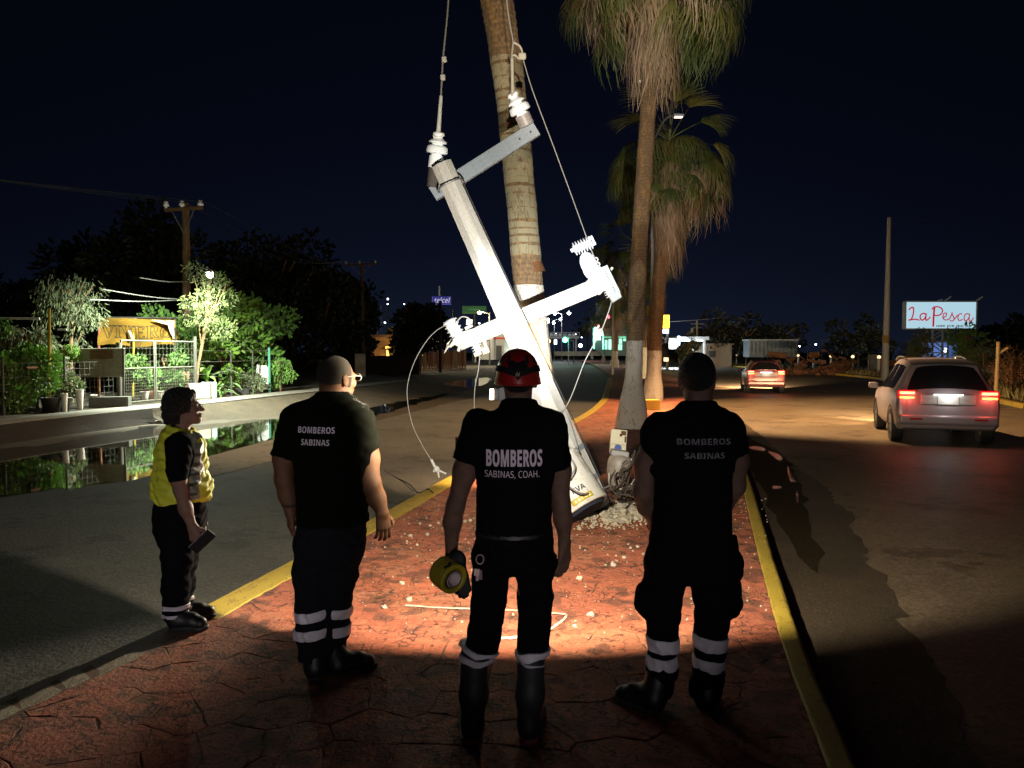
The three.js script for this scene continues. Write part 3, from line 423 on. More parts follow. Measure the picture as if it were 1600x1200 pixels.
// 2. the heavy man with cropped hair and glasses -----------------------------------------------
const baldFoot = ground(505, 1056, 0);
person('heavy man with cropped hair, glasses and a green-black shirt, hands hanging', baldFoot, (o, J) => {
  const yaw = -.62, head = headShapes(J(526, 592), yaw, .02, 1.0);
  const wristL = J(454, 800, 0), elbowL = J(444, 748, .02), wristR = J(597, 800, 0), elbowR = J(580, 758, .02);
  const neck = [cap(J(518, 636), J(520, 596, .0), .070, .066, .03)];
  const armL = chain([[J(455, 670), .060], [J(444, 715), .056], [elbowL, .046], [J(449, 772), .045], [wristL, .031]]), armR = chain([[J(566, 672), .062], [J(574, 715), .060], [elbowR, .048], [J(588, 778), .046], [wristR, .032]]);
  const core = trunk(J, [[622, 502, 538, .05, 0], [650, 478, 552, .08, 0], [720, 475, 552, .11, 0], [820, 475, 560, .12, 0], [860, 475, 560, .12, 0]], .04);
  const legs = [...chain([[J(495, 850), .09], [J(488, 940), .065], [J(488, 1035), .045]]), ...chain([[J(540, 850, -.05), .09], [J(522, 940, -.06), .065], [J(515, 1030, -.05), .045]])];
  const hL = handShapes(wristL, V(.02, -1, -.1), V(-.8, 0, .5), .95, .5), hR = handShapes(wristR, V(.08, -1, -.1), V(.55, .1, .8), -1.0, .5, .1);
  mesh('body', [build([...head.list, ...neck], .005), build([...armL, ...armR, core, ...legs, ...neck], .012), build([...hL, cap(J(452, 785), wristL, .034, .031, .02)], .004), build([...hR, cap(J(594, 785), wristR, .035, .032, .02)], .004)], skinMat(.16, .066, .028), o);
  const nape = head.P(0, -.055, .07).y;
  mesh('hair', build(head.list.slice(0, 2), .005, .0025, (d, x, y, z) => { const q = V(x, y, z).sub(head.P(0, 0, 0)), f = V(0, 0, -1).applyAxisAngle(V(0, 1, 0), yaw); return Math.max(d, nape - y, q.dot(f) - .045); }), mat(.026, .019, .011, { rep: 12, roughness: .95, bumpMap: rep(T.bump, 14), bumpScale: .003 }), o);
  mesh('watch_strap', tube([0, 1, 2, 3, 4, 5, 6, 7].map((i) => J(452, 789).add(V(Math.cos(i * .785) * .036, 0, Math.sin(i * .785) * .036))), .006, 24, 6, true), M.black, o);
  const gp = (x, y, z) => head.P(x, y, z); mesh('glasses', [tube([gp(.086, .012, .02), gp(.080, .014, -.05), gp(.070, .012, -.105)], .0022, 8, 5), tube([gp(-.086, .012, .02), gp(-.080, .014, -.05), gp(-.070, .012, -.105)], .0022, 8, 5), ...[-1, 1].map((s) => tube([0, 1, 2, 3, 4, 5].map((i) => gp(s * .037 + Math.cos(i * 1.047) * .028, .004 + Math.sin(i * 1.047) * .019, -.112)), .0018, 24, 5, true)), tube([gp(-.010, .008, -.114), gp(.010, .008, -.114)], .0018, 4, 5)], mat(.5, .48, .45, { metalness: .7, roughness: .3 }), o);
  const torso = trunk(J, [[612, 500, 545, .07, -.01], [622, 482, 556, .09, -.005], [640, 458, 572, .115, 0], [670, 446, 578, .135, 0], [720, 454, 572, .150, 0], [770, 459, 574, .160, -.01], [805, 462, 576, .160, -.01], [822, 464, 575, .155, -.01]], .06, -.35);
  const a1 = J(443, 714), a2 = J(574, 712), sl = [cap(J(461, 656), a1, .080, .066, .06), cap(J(560, 658), a2, .084, .072, .06)], cL = before(a1, V().subVectors(a1, J(458, 650))), cR = before(a2, V().subVectors(a2, J(562, 650)).add(V(.1, 0, 0)));
  const y6 = J(0, 690).y, xl = J(453, 0).x, xr = J(576, 0).x, hem = J(0, 818).y;
  mesh('shirt', build([torso, ...sl], .010, 0, (d, x, y, z) => { d += crease(x, y, z) * 1.5; if (x < xl && y < y6) d = Math.max(d, cL(-9, x, y, z)); if (x > xr && y < y6) d = Math.max(d, cR(-9, x, y, z)); return Math.max(d, hem + .03 * (x - J(520, 0).x) + .006 * Math.sin(x * 30) - y); }, backPrint(J(512, 0).x, J(0, 690).y)), printed([['BOMBEROS', .42, .388, 70, '#d4cbd6', 'bold', .315], ['SABINAS', .415, .484, 66, '#ccc4cc', 'bold', .245]], '#090a06'), o);
  collar(o, J(518, 633, 0), J(521, 611, -.01), .112, .086, cloth(.006, .007, .005));
  const lL = chain([[J(492, 845), .098], [J(488, 900), .092], [J(488, 950), .078], [J(488, 985), .078], [J(490, 1020), .08]], .05), lR = chain([[J(536, 845, -.04), .10], [J(528, 900, -.05), .092], [J(523, 950, -.06), .078], [J(520, 985, -.06), .076], [J(515, 1020, -.05), .074]], .05), hips = trunk(J, [[800, 466, 570, .145, -.01], [830, 465, 570, .155, -.015], [862, 464, 566, .15, -.02], [880, 466, 560, .12, -.02]], .06, -.35), all = [...lL, ...lR, hips];
  const G = (p) => p.clone().setY(.0), wr = (d, x, y, z) => d + crease(x, y, z) * 1.5;
  mesh('trousers', build(all, .012, 0, (d, x, y, z) => Math.max(wr(d, x, y, z), J(0, 1032).y - y)), cloth(.012, .014, .018), o);
  for (const l of [lL, lR]) for (const [b, a, s] of [[950, 966, l === lL ? .12 : -.10], [978, 994, l === lL ? .1 : -.12]]) { const c = l[2].b.x, y0 = J(0, a).y, y1 = J(0, b).y; mesh('reflective_strip', build(l.slice(1), .007, .005, (d, x, y, z) => Math.max(wr(d, x, y, z), y0 + s * (x - c) - y, y - y1 - s * (x - c))), M.strip, o); }
  const h1 = G(J(486, 1052, .05)), h2 = G(J(520, 1048, .0)), d1 = V(.13, 0, -.21), d2 = V(.20, 0, -.13);
  mesh('boot', bootShape(h1, h1.clone().add(d1), J(489, 1000), .066, .055), M.boot, o); mesh('boot', bootShape(h2, h2.clone().add(d2), J(514, 1000, -.05), .064, .055), M.boot, o);
  mesh('boot_sole', soleShape(h1, h1.clone().add(d1)), M.rubber, o); mesh('boot_sole', soleShape(h2, h2.clone().add(d2)), M.rubber, o);
});

// 3. the man at the right with folded hands ----------------------------------------------------
const rightFoot = ground(1050, 1103, 0);
person('man with short black hair in black clothes standing near the right kerb', rightFoot, (o, J) => {
  const head = headShapes(J(1088, 592), -.06, .06, 1.0);
  const neck = [cap(J(1092, 650), J(1092, 604), .066, .062, .03)], wL = J(1020, 812, -.10), eL = J(1005, 770, .02), wR = J(1130, 800, -.2), eR = J(1150, 760, -.03);
  const armL = chain([[J(1022, 680), .055], [J(1010, 725, .02), .052], [eL, .044], [J(1010, 792, -.04), .040], [wL, .029]]), armR = chain([[J(1146, 676), .055], [J(1152, 720), .050], [eR, .042], [wR, .03]]);
  const core = trunk(J, [[640, 1074, 1110, .05, 0], [665, 1045, 1128, .07, 0], [730, 1040, 1136, .09, 0], [880, 1030, 1140, .1, 0]], .04);
  const legs = [...chain([[J(1045, 880), .08], [J(1037, 960), .055], [J(1027, 1080), .04]]), ...chain([[J(1112, 880), .08], [J(1110, 960), .055], [J(1102, 1085), .04]])];
  const hL = handShapes(wL, V(.4, -1, -.3), V(-.6, 0, .7), .95, .6), hR = handShapes(wR, V(-.7, -.5, -.2), V(.3, .5, -.8), .95, .5);
  mesh('body', [build([...head.list, ...neck], .005), build([...armL, ...armR, core, ...legs, ...neck], .011), build([...hL, cap(J(1016, 800, -.07), wL, .031, .029, .02)], .004), build([...hR, cap(J(1138, 788, -.14), wR, .031, .03, .02)], .004)], skinMat(.20, .11, .075), o);
  mesh('hair', build(head.list.slice(0, 2), .006, .009, (d, x, y, z) => Math.max(d + .002 * Math.sin(x * 300) * Math.sin(y * 260), head.P(0, -.062, 0).y - y - .5 * (head.P(0, 0, -.02).z - z > 0 ? -.2 : 0), -(z - head.P(0, 0, -.045).z))), M.hair, o);
  const torso = trunk(J, [[626, 1068, 1116, .065, -.01], [640, 1050, 1132, .078, -.005], [652, 1030, 1144, .09, 0], [668, 1010, 1156, .10, 0], [695, 1012, 1153, .118, 0], [745, 1022, 1150, .120, 0], [800, 1020, 1148, .118, 0], [850, 1016, 1152, .128, 0], [866, 1016, 1152, .128, 0]], .05);
  const a1 = J(1013, 728, .02), a2 = J(1153, 712), sl = [cap(J(1028, 668), a1, .072, .058, .05), cap(J(1138, 668), a2, .074, .058, .05)], cL = before(a1, V().subVectors(a1, J(1024, 668))), y6 = J(0, 695).y, xl = J(1014, 0).x, xr = J(1153, 0).x, cR = before(a2, V().subVectors(a2, J(1138, 668)));
  mesh('shirt', build([torso, ...sl], .010, 0, (d, x, y, z) => { d += crease(x, y, z); if (x < xl && y < y6) d = Math.max(d, cL(-9, x, y, z)); if (x > xr && y < y6) d = Math.max(d, cR(-9, x, y, z)); return d; }, backPrint(J(1092, 0).x, J(0, 700).y)), printed([['BOMBEROS', .53, .435, 62, '#77737a', 'bold', .40, 1], ['SABINAS', .535, .535, 60, '#7c787f', 'bold', .30, 1]], '#0d0d0f'), o);
  collar(o, J(1092, 652, 0), J(1092, 625, -.01), .098, .078, M.navy);
  const lL = chain([[J(1043, 870), .094], [J(1036, 930), .090], [J(1036, 960), .080], [J(1036, 990), .070], [J(1034, 1045), .070], [J(1026, 1080), .075]], .022), lR = chain([[J(1115, 870), .096], [J(1113, 930), .090], [J(1114, 960), .082], [J(1110, 990), .075], [J(1108, 1045), .073], [J(1102, 1080), .076]], .022), pk = [ball(J(1008, 936), .052, .085, .07, .03), ball(J(1146, 932), .040, .09, .07, .03), ball(J(1148, 884), .04, .07, .07, .02)], hips = trunk(J, [[835, 1017, 1150, .125, 0], [870, 1012, 1153, .135, .005], [900, 1010, 1150, .125, .005], [908, 1014, 1146, .09, .005]], .05), wr = (d, x, y, z) => d + crease(x, y, z) * 1.5;
  mesh('trousers', build([...lL, ...lR, hips, ...pk], .011, 0, (d, x, y, z) => Math.max(wr(d, x, y, z), J(0, 1088).y - y)), M.trouser, o);
  for (const l of [lL, lR]) for (const [b, a] of l === lL ? [[994, 1015], [1023, 1043]] : [[991, 1013], [1026, 1045]]) { const c = l[2].b.x, y0 = J(0, a).y, y1 = J(0, b).y, s = l === lL ? -.05 : -.12; mesh('reflective_strip', build(l.slice(2, 4), .006, .005, (d, x, y, z) => Math.max(wr(d, x, y, z), y0 + s * (x - c) - y, y - y1 - s * (x - c))), M.strip, o); }
  const G = (p) => p.clone().setY(0), h1 = G(J(1032, 1098, .05)), d1 = V(-.20, 0, -.13), h2 = G(J(1104, 1104, .05)), d2 = V(.05, 0, -.25);
  mesh('boot', bootShape(h1, h1.clone().add(d1), J(1032, 1045), .066, .056), M.boot, o); mesh('boot', bootShape(h2, h2.clone().add(d2), J(1106, 1045), .066, .056), M.boot, o);
  mesh('boot_sole', soleShape(h1, h1.clone().add(d1)), M.rubber, o); mesh('boot_sole', soleShape(h2, h2.clone().add(d2)), M.rubber, o);
});

// 4. the woman in the yellow vest, looking up to the right -------------------------------------
const vestFoot = ground(276, 976, 0);
let phoneAt;
person('woman with dark curly hair in a yellow reflective vest, seen from the side', vestFoot, (o, J) => {
  const yaw = -1.38, head = headShapes(J(289, 638), yaw, .16, .88);
  const neck = [cap(J(284, 682), J(283, 650), .052, .048, .03)], w = J(300, 822, .16), e = J(283, 765, .17), wL = J(305, 800, -.2), eL = J(292, 760, -.2);
  const arm = chain([[J(280, 700, .15), .052], [J(278, 745, .18), .047], [e, .040], [J(290, 795, .17), .037], [w, .026]]), arm2 = chain([[J(280, 700, -.15), .05], [eL, .04], [wL, .028]]);
  const core = trunk(J, [[682, 268, 296, .06, 0], [700, 256, 308, .13, 0], [760, 256, 306, .12, 0], [820, 256, 305, .12, 0]], .04);
  const legs = [...chain([[J(275, 830, .07), .075], [J(275, 890, .06), .055], [J(273, 965, .05), .04]]), ...chain([[J(285, 830, -.08), .075], [J(284, 890, -.09), .055], [J(282, 962, -.09), .04]])];
  const h = handShapes(w, V(.35, -1, .0), V(-.2, .1, 1), -.92, .75), h2 = handShapes(wL, V(.3, -1, 0), V(0, 0, -1), .92, .5);
  mesh('body', [build([...head.list, ...neck], .004), build([...arm, ...arm2, core, ...legs, ...neck], .011), build([...h, cap(J(297, 810, .165), w, .028, .026, .02)], .004), build([...h2], .004)], skinMat(.30, .16, .11), o);
  const bun = head.list.slice(0, 1).concat([ball(head.P(0, .02, .066), .082, .084, .056, .03, yaw), ball(head.P(0, .088, .01), .066, .04, .075, .03, yaw), ball(head.P(.05, .035, .045), .06, .075, .065, .03), ball(head.P(-.05, .035, .045), .06, .075, .065, .03), ball(head.P(0, -.055, .075), .06, .045, .045, .03)]), f = V(0, 0, -1).applyAxisAngle(V(0, 1, 0), yaw), hc = head.P(0, 0, 0);
  mesh('hair', build(bun, .006, .010, (d, x, y, z) => { const q = (x - hc.x) * f.x + (z - hc.z) * f.z, up = y - hc.y; return Math.max(d + .009 * Math.sin(x * 150 + 3 * Math.sin(y * 100)) * Math.sin(y * 140 + 2 * Math.sin(z * 130)) + .004 * Math.sin(z * 240 + x * 90), q - .045 - .25 * Math.max(0, up - .02), up < -.03 ? q + .02 : -9); }), M.hair, o);
  mesh('eyeglasses', [tube([head.P(.078, .01, -.01), head.P(.072, .012, -.09)], .0022, 4, 5), ...[-1, 1].map((s) => tube([0, 1, 2, 3, 4, 5].map((i) => head.P(s * .035 + Math.cos(i * 1.047) * .025, .004 + Math.sin(i * 1.047) * .017, -.105)), .0018, 24, 5, true))], M.black, o);
  const shirt = [cap(J(281, 694, .13), J(277, 742, .18), .075, .062, .05), cap(J(281, 694, -.13), J(284, 742, -.2), .07, .06, .05), trunk(J, [[672, 268, 302, .07, 0], [684, 262, 312, .14, 0], [740, 258, 316, .15, 0], [790, 254, 312, .15, 0], [808, 252, 314, .15, 0]], .05)], y7 = J(0, 745).y, y6 = J(0, 720).y;
  mesh('shirt', build(shirt, .010, 0, (d, x, y, z) => { d += crease(x, y, z); return Math.abs(z) > .155 && y < y6 ? Math.max(d, y7 - y) : d; }), M.navy, o);
  const lime = mat(.80, .84, .05, { roughness: .6, tex: T.cloth, rep: 6 }); lime.emissive.setRGB(0, 0, 0);
  const vest = trunk(J, [[664, 262, 296, .085, 0], [676, 254, 306, .125, 0], [700, 246, 320, .145, 0], [735, 243, 322, .168, 0], [755, 239, 329, .182, 0], [776, 242, 328, .184, 0], [790, 262, 322, .175, 0]], .03), hole = ball(J(280, 716, .17), .068, .098, .14, .01), hole2 = ball(J(280, 716, -.17), .068, .098, .14, .01), neckHole = ball(J(288, 660), .07, .06, .09, .01), vw = (d, x, y, z) => Math.max(d + crease(x, y, z) * 2.2, -(d + .022), -dist(hole, x, y, z), -dist(hole2, x, y, z), -dist(neckHole, x, y, z));
  const hemY = (x) => J(0, 784).y + .02 * Math.sin(x * 14) + .12 * Math.max(0, x - J(300, 0).x) * 0 - .0;
  mesh('vest', build([vest], .0085, 0, (d, x, y, z) => Math.max(vw(d, x, y, z), hemY(x) - y)), lime, o);
  const X0 = J(303, 0).x; mesh('reflective_strip', build([vest], .007, .004, (d, x, y, z) => Math.max(vw(d, x, y, z), Math.abs(x - X0 - .10 * (y - J(0, 740).y) * -.3) - .022, J(0, 775).y - y, y - J(0, 690).y, -z)), mat(.30, .31, .26, { roughness: .5, rep: 8 }), o);
  for (let i = 0; i < 5; i++) { const y = J(0, 708 + i * 14.5).y; mesh('reflective_patch', build([vest], .006, .0075, (d, x, yy, z) => Math.max(vw(d, x, yy, z), Math.abs(x - X0) - .020, Math.abs(yy - y) - .013 + .3 * Math.abs(x - X0), -z)), mat(.05, .06, .03), o); }
  const l1 = chain([[J(276, 822, .075), .092], [J(277, 870, .065), .086], [J(275, 915, .06), .074], [J(275, 945, .055), .066], [J(273, 962, .05), .064]], .05), l2 = chain([[J(287, 822, -.08), .09], [J(286, 870, -.09), .082], [J(284, 915, -.09), .07], [J(282, 945, -.09), .064], [J(282, 962, -.09), .062]], .05), hips = trunk(J, [[782, 244, 318, .15, 0], [800, 242, 322, .165, 0], [830, 244, 318, .16, 0], [845, 248, 312, .12, 0]], .05), wr = (d, x, y, z) => d + crease(x, y, z) * 1.4;
  mesh('trousers', build([hips, ...l1, ...l2], .011, 0, (d, x, y, z) => Math.max(wr(d, x, y, z), J(0, 966).y - y)), M.trouser, o);
  for (const l of [l1, l2]) for (const [a, b] of [[938, 945], [952, 958]]) { const y1 = J(0, a).y, y0 = J(0, b).y; mesh('reflective_strip', build(l.slice(2), .006, .005, (d, x, y, z) => Math.max(wr(d, x, y, z), y0 - y, y - y1)), M.strip, o); }
  const G = (p) => p.clone().setY(0), h1 = G(J(268, 976, .06)), h3 = G(J(278, 970, -.09)), d1 = V(.23, 0, .02), d2 = V(.22, 0, -.06);
  mesh('boot', bootShape(h1, h1.clone().add(d1), J(274, 955, .055), .058, .05), M.boot, o); mesh('boot', bootShape(h3, h3.clone().add(d2), J(282, 955, -.09), .057, .05), M.boot, o);
  mesh('boot_sole', soleShape(h1, h1.clone().add(d1)), M.rubber, o); mesh('boot_sole', soleShape(h3, h3.clone().add(d2)), M.rubber, o);
  phoneAt = J(316, 846, .17).add(vestFoot);
});
{ const p = thing('mobile_phone', 'dark phone held low in the hand of the woman in the vest', 'phone', phoneAt); p.rotation.set(.2, .5, -.9); mesh('phone_case', new RoundedBoxGeometry(.075, .150, .011, 3, .006), mat(.014, .014, .016, { roughness: .3 }), p); mesh('screen', put(new THREE.BoxGeometry(.066, .138, .001), 0, 0, -.0062), mat(.005, .005, .007, { roughness: .08 }), p); }
// ---------------------------------------------------------------- the broken utility pole and what hangs on it
M.polec = mat(.64, .62, .58, { tex: T.grain, rep: [1.5, 1.2], roughness: .75, ...bumpy(4, .003) });
M.rust = mat(.30, .14, .06, { tex: T.dirt, rep: 3 });
const PD = 7.95;
const octo = (a, b, w0, w1, dep) => { const L = a.distanceTo(b), g = new THREE.CylinderGeometry(w1 / 1.848, w0 / 1.848, L, 8, 14); g.rotateY(Math.PI / 8); const p = g.attributes.position, R = rng(2); for (let i = 0; i < p.count; i++) { p.setZ(i, p.getZ(i) * dep); } g.translate(0, L / 2, 0); return toCreasedNormals(orient(g, a, b), .4); };
const ribbed = (a, b, r, n, core = .55) => { const L = a.distanceTo(b), prof = [[.001, 0], [r * core, 0]]; for (let i = 0; i < n; i++) { const y = L * (i + .25) / n, s = L / n; prof.push([r * core, y], [r * .97, y + s * .18], [r, y + s * .28], [r * .94, y + s * .38], [r * core, y + s * .46]); } prof.push([r * core, L], [.001, L]); return orient(lathe(prof, 18), a, b); };
const base = ground(931, 798, 0); base.y = .0;
const pole = thing('broken_utility_pole', 'snapped pale concrete utility pole leaning across the palm trunk', 'utility pole', base), PL = (x, y, d = PD) => at(x, y, d).sub(base);
const pTop = PL(690, 256, PD - .05), pBot = PL(929, 792, -base.z);
mesh('pole_shaft', octo(pBot, pTop, .335, .205, .92), M.polec, pole);
mesh('fracture', [[0, 0, .13], [.05, .03, .1], [-.06, .01, .09], [.02, -.05, .11]].map(([x, z, r]) => put(new THREE.DodecahedronGeometry(r, 0), pBot.x + x, pBot.y - .02, pBot.z + z)), mat(.40, .37, .32, { tex: T.dirt, rep: 4 }), pole);
const along = (t, off = 0) => pBot.clone().lerp(pTop, t).add(V(0, 0, off));
for (const t of [.075, .165]) { const c = along(t), ax = V().subVectors(pTop, pBot).normalize(), w = lerp(.335, .205, t) / 1.848 + .006; mesh('steel_band', toCreasedNormals(orient(put(new THREE.CylinderGeometry(w, w, .06, 8, 1, true).rotateY(Math.PI / 8).scale(1, 1, .93), 0, .03, 0), c, c.clone().add(ax)), .4), M.galv, pole); }
mesh('earth_wire', tube([along(.02, .10).add(V(.175, .06, 0)), along(.3, .09).add(V(.155, .06, 0)), along(.6, .07).add(V(.13, .05, 0)), along(.93, .05).add(V(.115, .04, 0))], .006, 30, 5), M.darkwire, pole);
// upper galvanised channel
{
  const a = PL(676, 303, PD + .16), b = PL(838, 200, PD + .16), c = V().subVectors(b, a).normalize(), up = V(-c.y, c.x, 0), q = (p, u, z) => p.clone().addScaledVector(up, u).add(V(0, 0, z));
  const arm = mesh('steel_crossarm', [bar(a, b, .150, .008, V(0, 0, 1)), bar(q(a, .071, -.032), q(b, .071, -.032), .008, .056, V(0, 0, 1)), bar(q(a, -.071, -.032), q(b, -.071, -.032), .008, .056, V(0, 0, 1))], M.galv, pole);
  for (const [x, y] of [[812, 217], [829, 206], [685, 297]]) { const p = PL(x, y, PD + .154); mesh('bolt', [put(new THREE.CylinderGeometry(.011, .011, .012, 6), p.x, p.y, p.z, Math.PI / 2)], M.dark, arm); }
  mesh('pin', rod(PL(826, 206, PD + .2), PL(836, 216, PD + .2), .008), M.steel, arm);
  const u = along(.945, .02); mesh('u_bolt', tube([q(u, -.03, -.16).add(V(.12, .05, 0)), q(u, 0, -.03).add(V(.125, .04, 0)), q(u, 0, .11).add(V(.08, .02, 0)), q(u, 0, .12).add(V(-.07, -.05, 0)), q(u, 0, -.03).add(V(-.125, -.07, 0)), q(u, 0, -.16).add(V(-.125, -.06, 0))], .010, 30, 6), M.steel, pole);
}
// the two big post insulators
const postIns = (a, b, label) => {
  const g = mesh('post_insulator', [orient(lathe([[.001, 0], [.072, 0], [.075, .01], [.075, .115], [.06, .122], [.055, .14], [.095, .142], [.112, .150], [.108, .205], [.085, .222], [.060, .228], [.060, .24], [.092, .245], [.095, .26], [.07, .28], [.045, .292], [.045, .31], [.060, .318], [.060, .345], [.04, .355], [.001, .355]], 28), a, b)], M.porcelain, pole); return g; };
{ const a = PL(824, 196, PD + .12), b = PL(802, 150, PD + .06); mesh('insulator_base', rod(a, a.clone().lerp(b, .35), .079, .079, 24), mat(.40, .36, .36, { rep: 3, roughness: .4 }), pole); postIns(a, b); const t = a.clone().add(V().subVectors(b, a).normalize().multiplyScalar(.34)); mesh('tie', [rod(t, PL(801, 145, PD + .06), .02), rod(PL(803, 150, PD + .06), PL(800, 118, PD + .06), .016)], M.white, pole); }
{ const a = PL(680, 262, PD + .10), b = PL(686, 206, PD + .02); mesh('insulator_base', rod(PL(676, 292, PD + .14), PL(682, 243, PD + .12), .062, .070, 20), mat(.09, .075, .07, { rep: 3 }), pole); postIns(a, b); mesh('clamp', [rod(PL(677, 214, PD), PL(693, 210, PD), .022), rod(PL(683, 212, PD), PL(685, 200, PD), .02)], M.white, pole); }
// lower crossarm with its cut-outs
M.arm = mat(.70, .70, .66, { tex: T.plaster, rep: 2, roughness: .7 });
const armA = PL(716, 536, PD + .20), armB = PL(936, 446, PD + .20);
{
  const arm = mesh('crossarm', bar(armA, armB, .172, .13, V(0, 0, 1), .014), M.arm, pole), zc = PD + .06;
  mesh('arm_bolt', rod(along(.50, .19).add(V(.01, 0, 0)), along(.50, -.3).add(V(.02, .01, 0)), .018, .018, 6), M.steel, pole);
  // left end: broken bracket, two ribbed fuse bodies, tube and clamps
  const bracket = new THREE.Shape(); [[694, 553], [705, 531], [716, 521], [744, 513], [748, 530], [738, 540], [726, 537], [719, 543], [711, 538], [704, 543], [699, 537]].forEach(([x, y], i) => { const p = PL(x, y, zc); i ? bracket.lineTo(p.x, p.y) : bracket.moveTo(p.x, p.y); });
  mesh('bracket', put(new THREE.ExtrudeGeometry(bracket, { depth: .05, bevelSize: .004, bevelThickness: .004, bevelSegments: 1 }), 0, 0, PL(700, 540, zc).z), M.arm, pole);
  mesh('fuse_insulator', ribbed(PL(718, 529, zc), PL(701, 500, zc), .085, 5, .75), M.porcelain, pole);
  mesh('fuse_insulator', ribbed(PL(735, 524, zc), PL(749, 551, zc), .062, 7), M.porcelain, pole);
  mesh('fuse_tube', [bar(PL(753, 521, zc), PL(761, 548, zc), .03, .03), rod(PL(754, 549, zc), PL(764, 546, zc), .04, .035, 10), rod(PL(741, 555, zc), PL(752, 551, zc), .028, .02)], mat(.70, .66, .50, { rep: 4 }), pole);
  for (const g of [bar(PL(727, 514, zc), PL(738, 508, zc), .03, .05), bar(PL(733, 508, zc), PL(734, 499, zc), .06, .05), rod(PL(716, 549, zc), PL(719, 540, zc), .018)]) mesh('cable_clamp', g, M.arm, pole);
  // right end
  mesh('bracket', [bar(PL(925, 452, zc), PL(946, 430, zc), .20, .06, V(0, 0, 1), .02), rod(PL(930, 459, zc), PL(934, 452, zc), .02), rod(PL(947, 432, zc), PL(957, 418, zc), .014), rod(PL(920, 446, zc), PL(930, 424, zc), .03)], M.arm, pole);
  mesh('fuse_insulator', ribbed(PL(939, 424, zc - .05), PL(957, 463, zc - .05), .068, 11, .6), M.porcelain, pole);
  mesh('fuse_tube', [bar(PL(948, 420, zc - .1), PL(967, 459, zc - .1), .042, .042, V(0, 0, 1), .01), rod(PL(954, 467, zc - .1), PL(968, 459, zc - .1), .05, .045, 10), bar(PL(938, 423, zc - .1), PL(950, 418, zc - .1), .05, .05)], mat(.52, .64, .62, { rep: 3, roughness: .4 }), pole);
  mesh('surge_arrester', [orient(lathe([[.001, 0], [.04, 0], [.058, .05], [.078, .10], [.088, .16], [.08, .22], [.06, .26], [.03, .285], [.001, .29]], 20), PL(929, 435, zc), PL(914, 398, zc)), ...[.3, .5, .7].map((t) => put(new THREE.TorusGeometry(.02, .006, 6, 12), ...PL(929, 435, zc).lerp(PL(914, 398, zc), t).add(V(.08, .02, .03)).toArray()))], M.porcelain, pole);
  mesh('jumper', tube([PL(914, 404, zc), PL(911, 415, zc), PL(914, 428, zc), PL(922, 436, zc)], .010, 16, 5), M.arm, pole);
}
// wires, each a thing of its own
const wire = (pts, r, label, m = M.wire, seg = 40) => solo('wire', [tube(pts, r, seg, 6)], m, label, 'wire');
const W3 = (l, d = PD) => l.map(([x, y, e]) => at(x, y, d + (e || 0)));
wire(W3([[703, -60, .0], [700, 10], [692, 95], [689, 150], [685, 208]]), .010, 'taut wire rising from the insulator at the top of the leaning pole');
{ const g = []; for (const [x, y] of [[694, 93], [692, 121]]) g.push(put(new RoundedBoxGeometry(.05, .055, .05, 2, .012), ...at(x, y, PD).toArray(), 0, 0, .1)); g.push(rod(at(689, 150, PD), at(685, 206, PD), .018, .024), rod(at(691, 163, PD - .02), at(697, 169, PD - .02), .014)); ['upper small square connector on the wire above the pole top', 'lower small square connector on the wire above the pole top'].forEach((l, i) => solo('wire_connector', g[i], M.white, l, 'connector')); solo('wire_splice', g[2], M.white, 'thick pale splice on the wire just above the top insulator', 'splice'); }
wire(W3([[786, -60], [794, 20], [802, 66]]), .009, 'wire coming down beside the palm trunk to the looped splice');
wire(W3([[802, 66], [800, 85], [800, 100], [800, 150]]), .012, 'short wire from the looped splice down to the upper insulator');
solo('wire_splice', [tube(W3([[802, 66], [812, 72], [816, 84], [812, 92], [804, 86], [800, 88]]), .011, 30, 6), put(new RoundedBoxGeometry(.08, .07, .05, 2, .02), ...at(816, 88, PD).toArray()), rod(at(800, 92, PD), at(801, 147, PD), .018)], mat(.5, .47, .4, { rep: 3 }), 'looped wire splice hanging beside the palm trunk', 'splice');
wire(W3([[816, 88], [830, 135], [866, 232], [900, 325], [921, 383], [931, 408], [938, 424]]), .0055, 'long thin slack wire slanting down to the right end of the crossarm');
solo('broken_insulator', [ribbed(at(925, 378, PD), at(896, 390, PD), .072, 7, .5), rod(at(896, 390, PD), at(892, 392, PD), .02), bar(at(921, 370, PD), at(928, 384, PD), .05, .05)], M.porcelain, 'ribbed white insulator dangling on the slanting wire, off the crossarm', 'insulator');
wire(W3([[714, 502], [703, 506], [680, 518], [652, 556], [637, 600], [637, 628], [645, 665], [660, 696], [678, 726]]), .0045, 'wire curving down from the left end of the crossarm with a frayed end');
wire(W3([[714, 502], [722, 495], [733, 498], [735, 506]]), .008, 'short arched wire between the fuse body and its clamp');
solo('frayed_wire_end', [tube(W3([[674, 718], [679, 728], [684, 735]]), .016, 8, 6), tube(W3([[684, 735], [690, 737], [697, 740]]), .011, 8, 5), tube(W3([[684, 735], [685, 741], [686, 746]]), .011, 8, 5), put(new THREE.DodecahedronGeometry(.035, 1), ...at(682, 733, PD).toArray()), rod(at(682, 734, PD), at(677, 737, PD), .012)], M.white, 'white frayed claw-like end of the hanging wire over the road', 'wire end');
wire(W3([[750, 556], [747, 580], [742, 607], [741, 660, .2], [742, 700, .2]]), .005, 'wire hanging straight down from the left fuse tube');
wire(W3([[956, 470, -.1], [950, 490], [938, 520], [915, 562], [890, 625], [868, 662]]), .006, 'wire drooping from the right fuse down to the pole foot');
wire(W3([[868, 662, -.1], [880, 640, -.1], [900, 690, -.1], [910, 740, -.2]]), .005, 'slack wire lying against the lower half of the leaning pole');
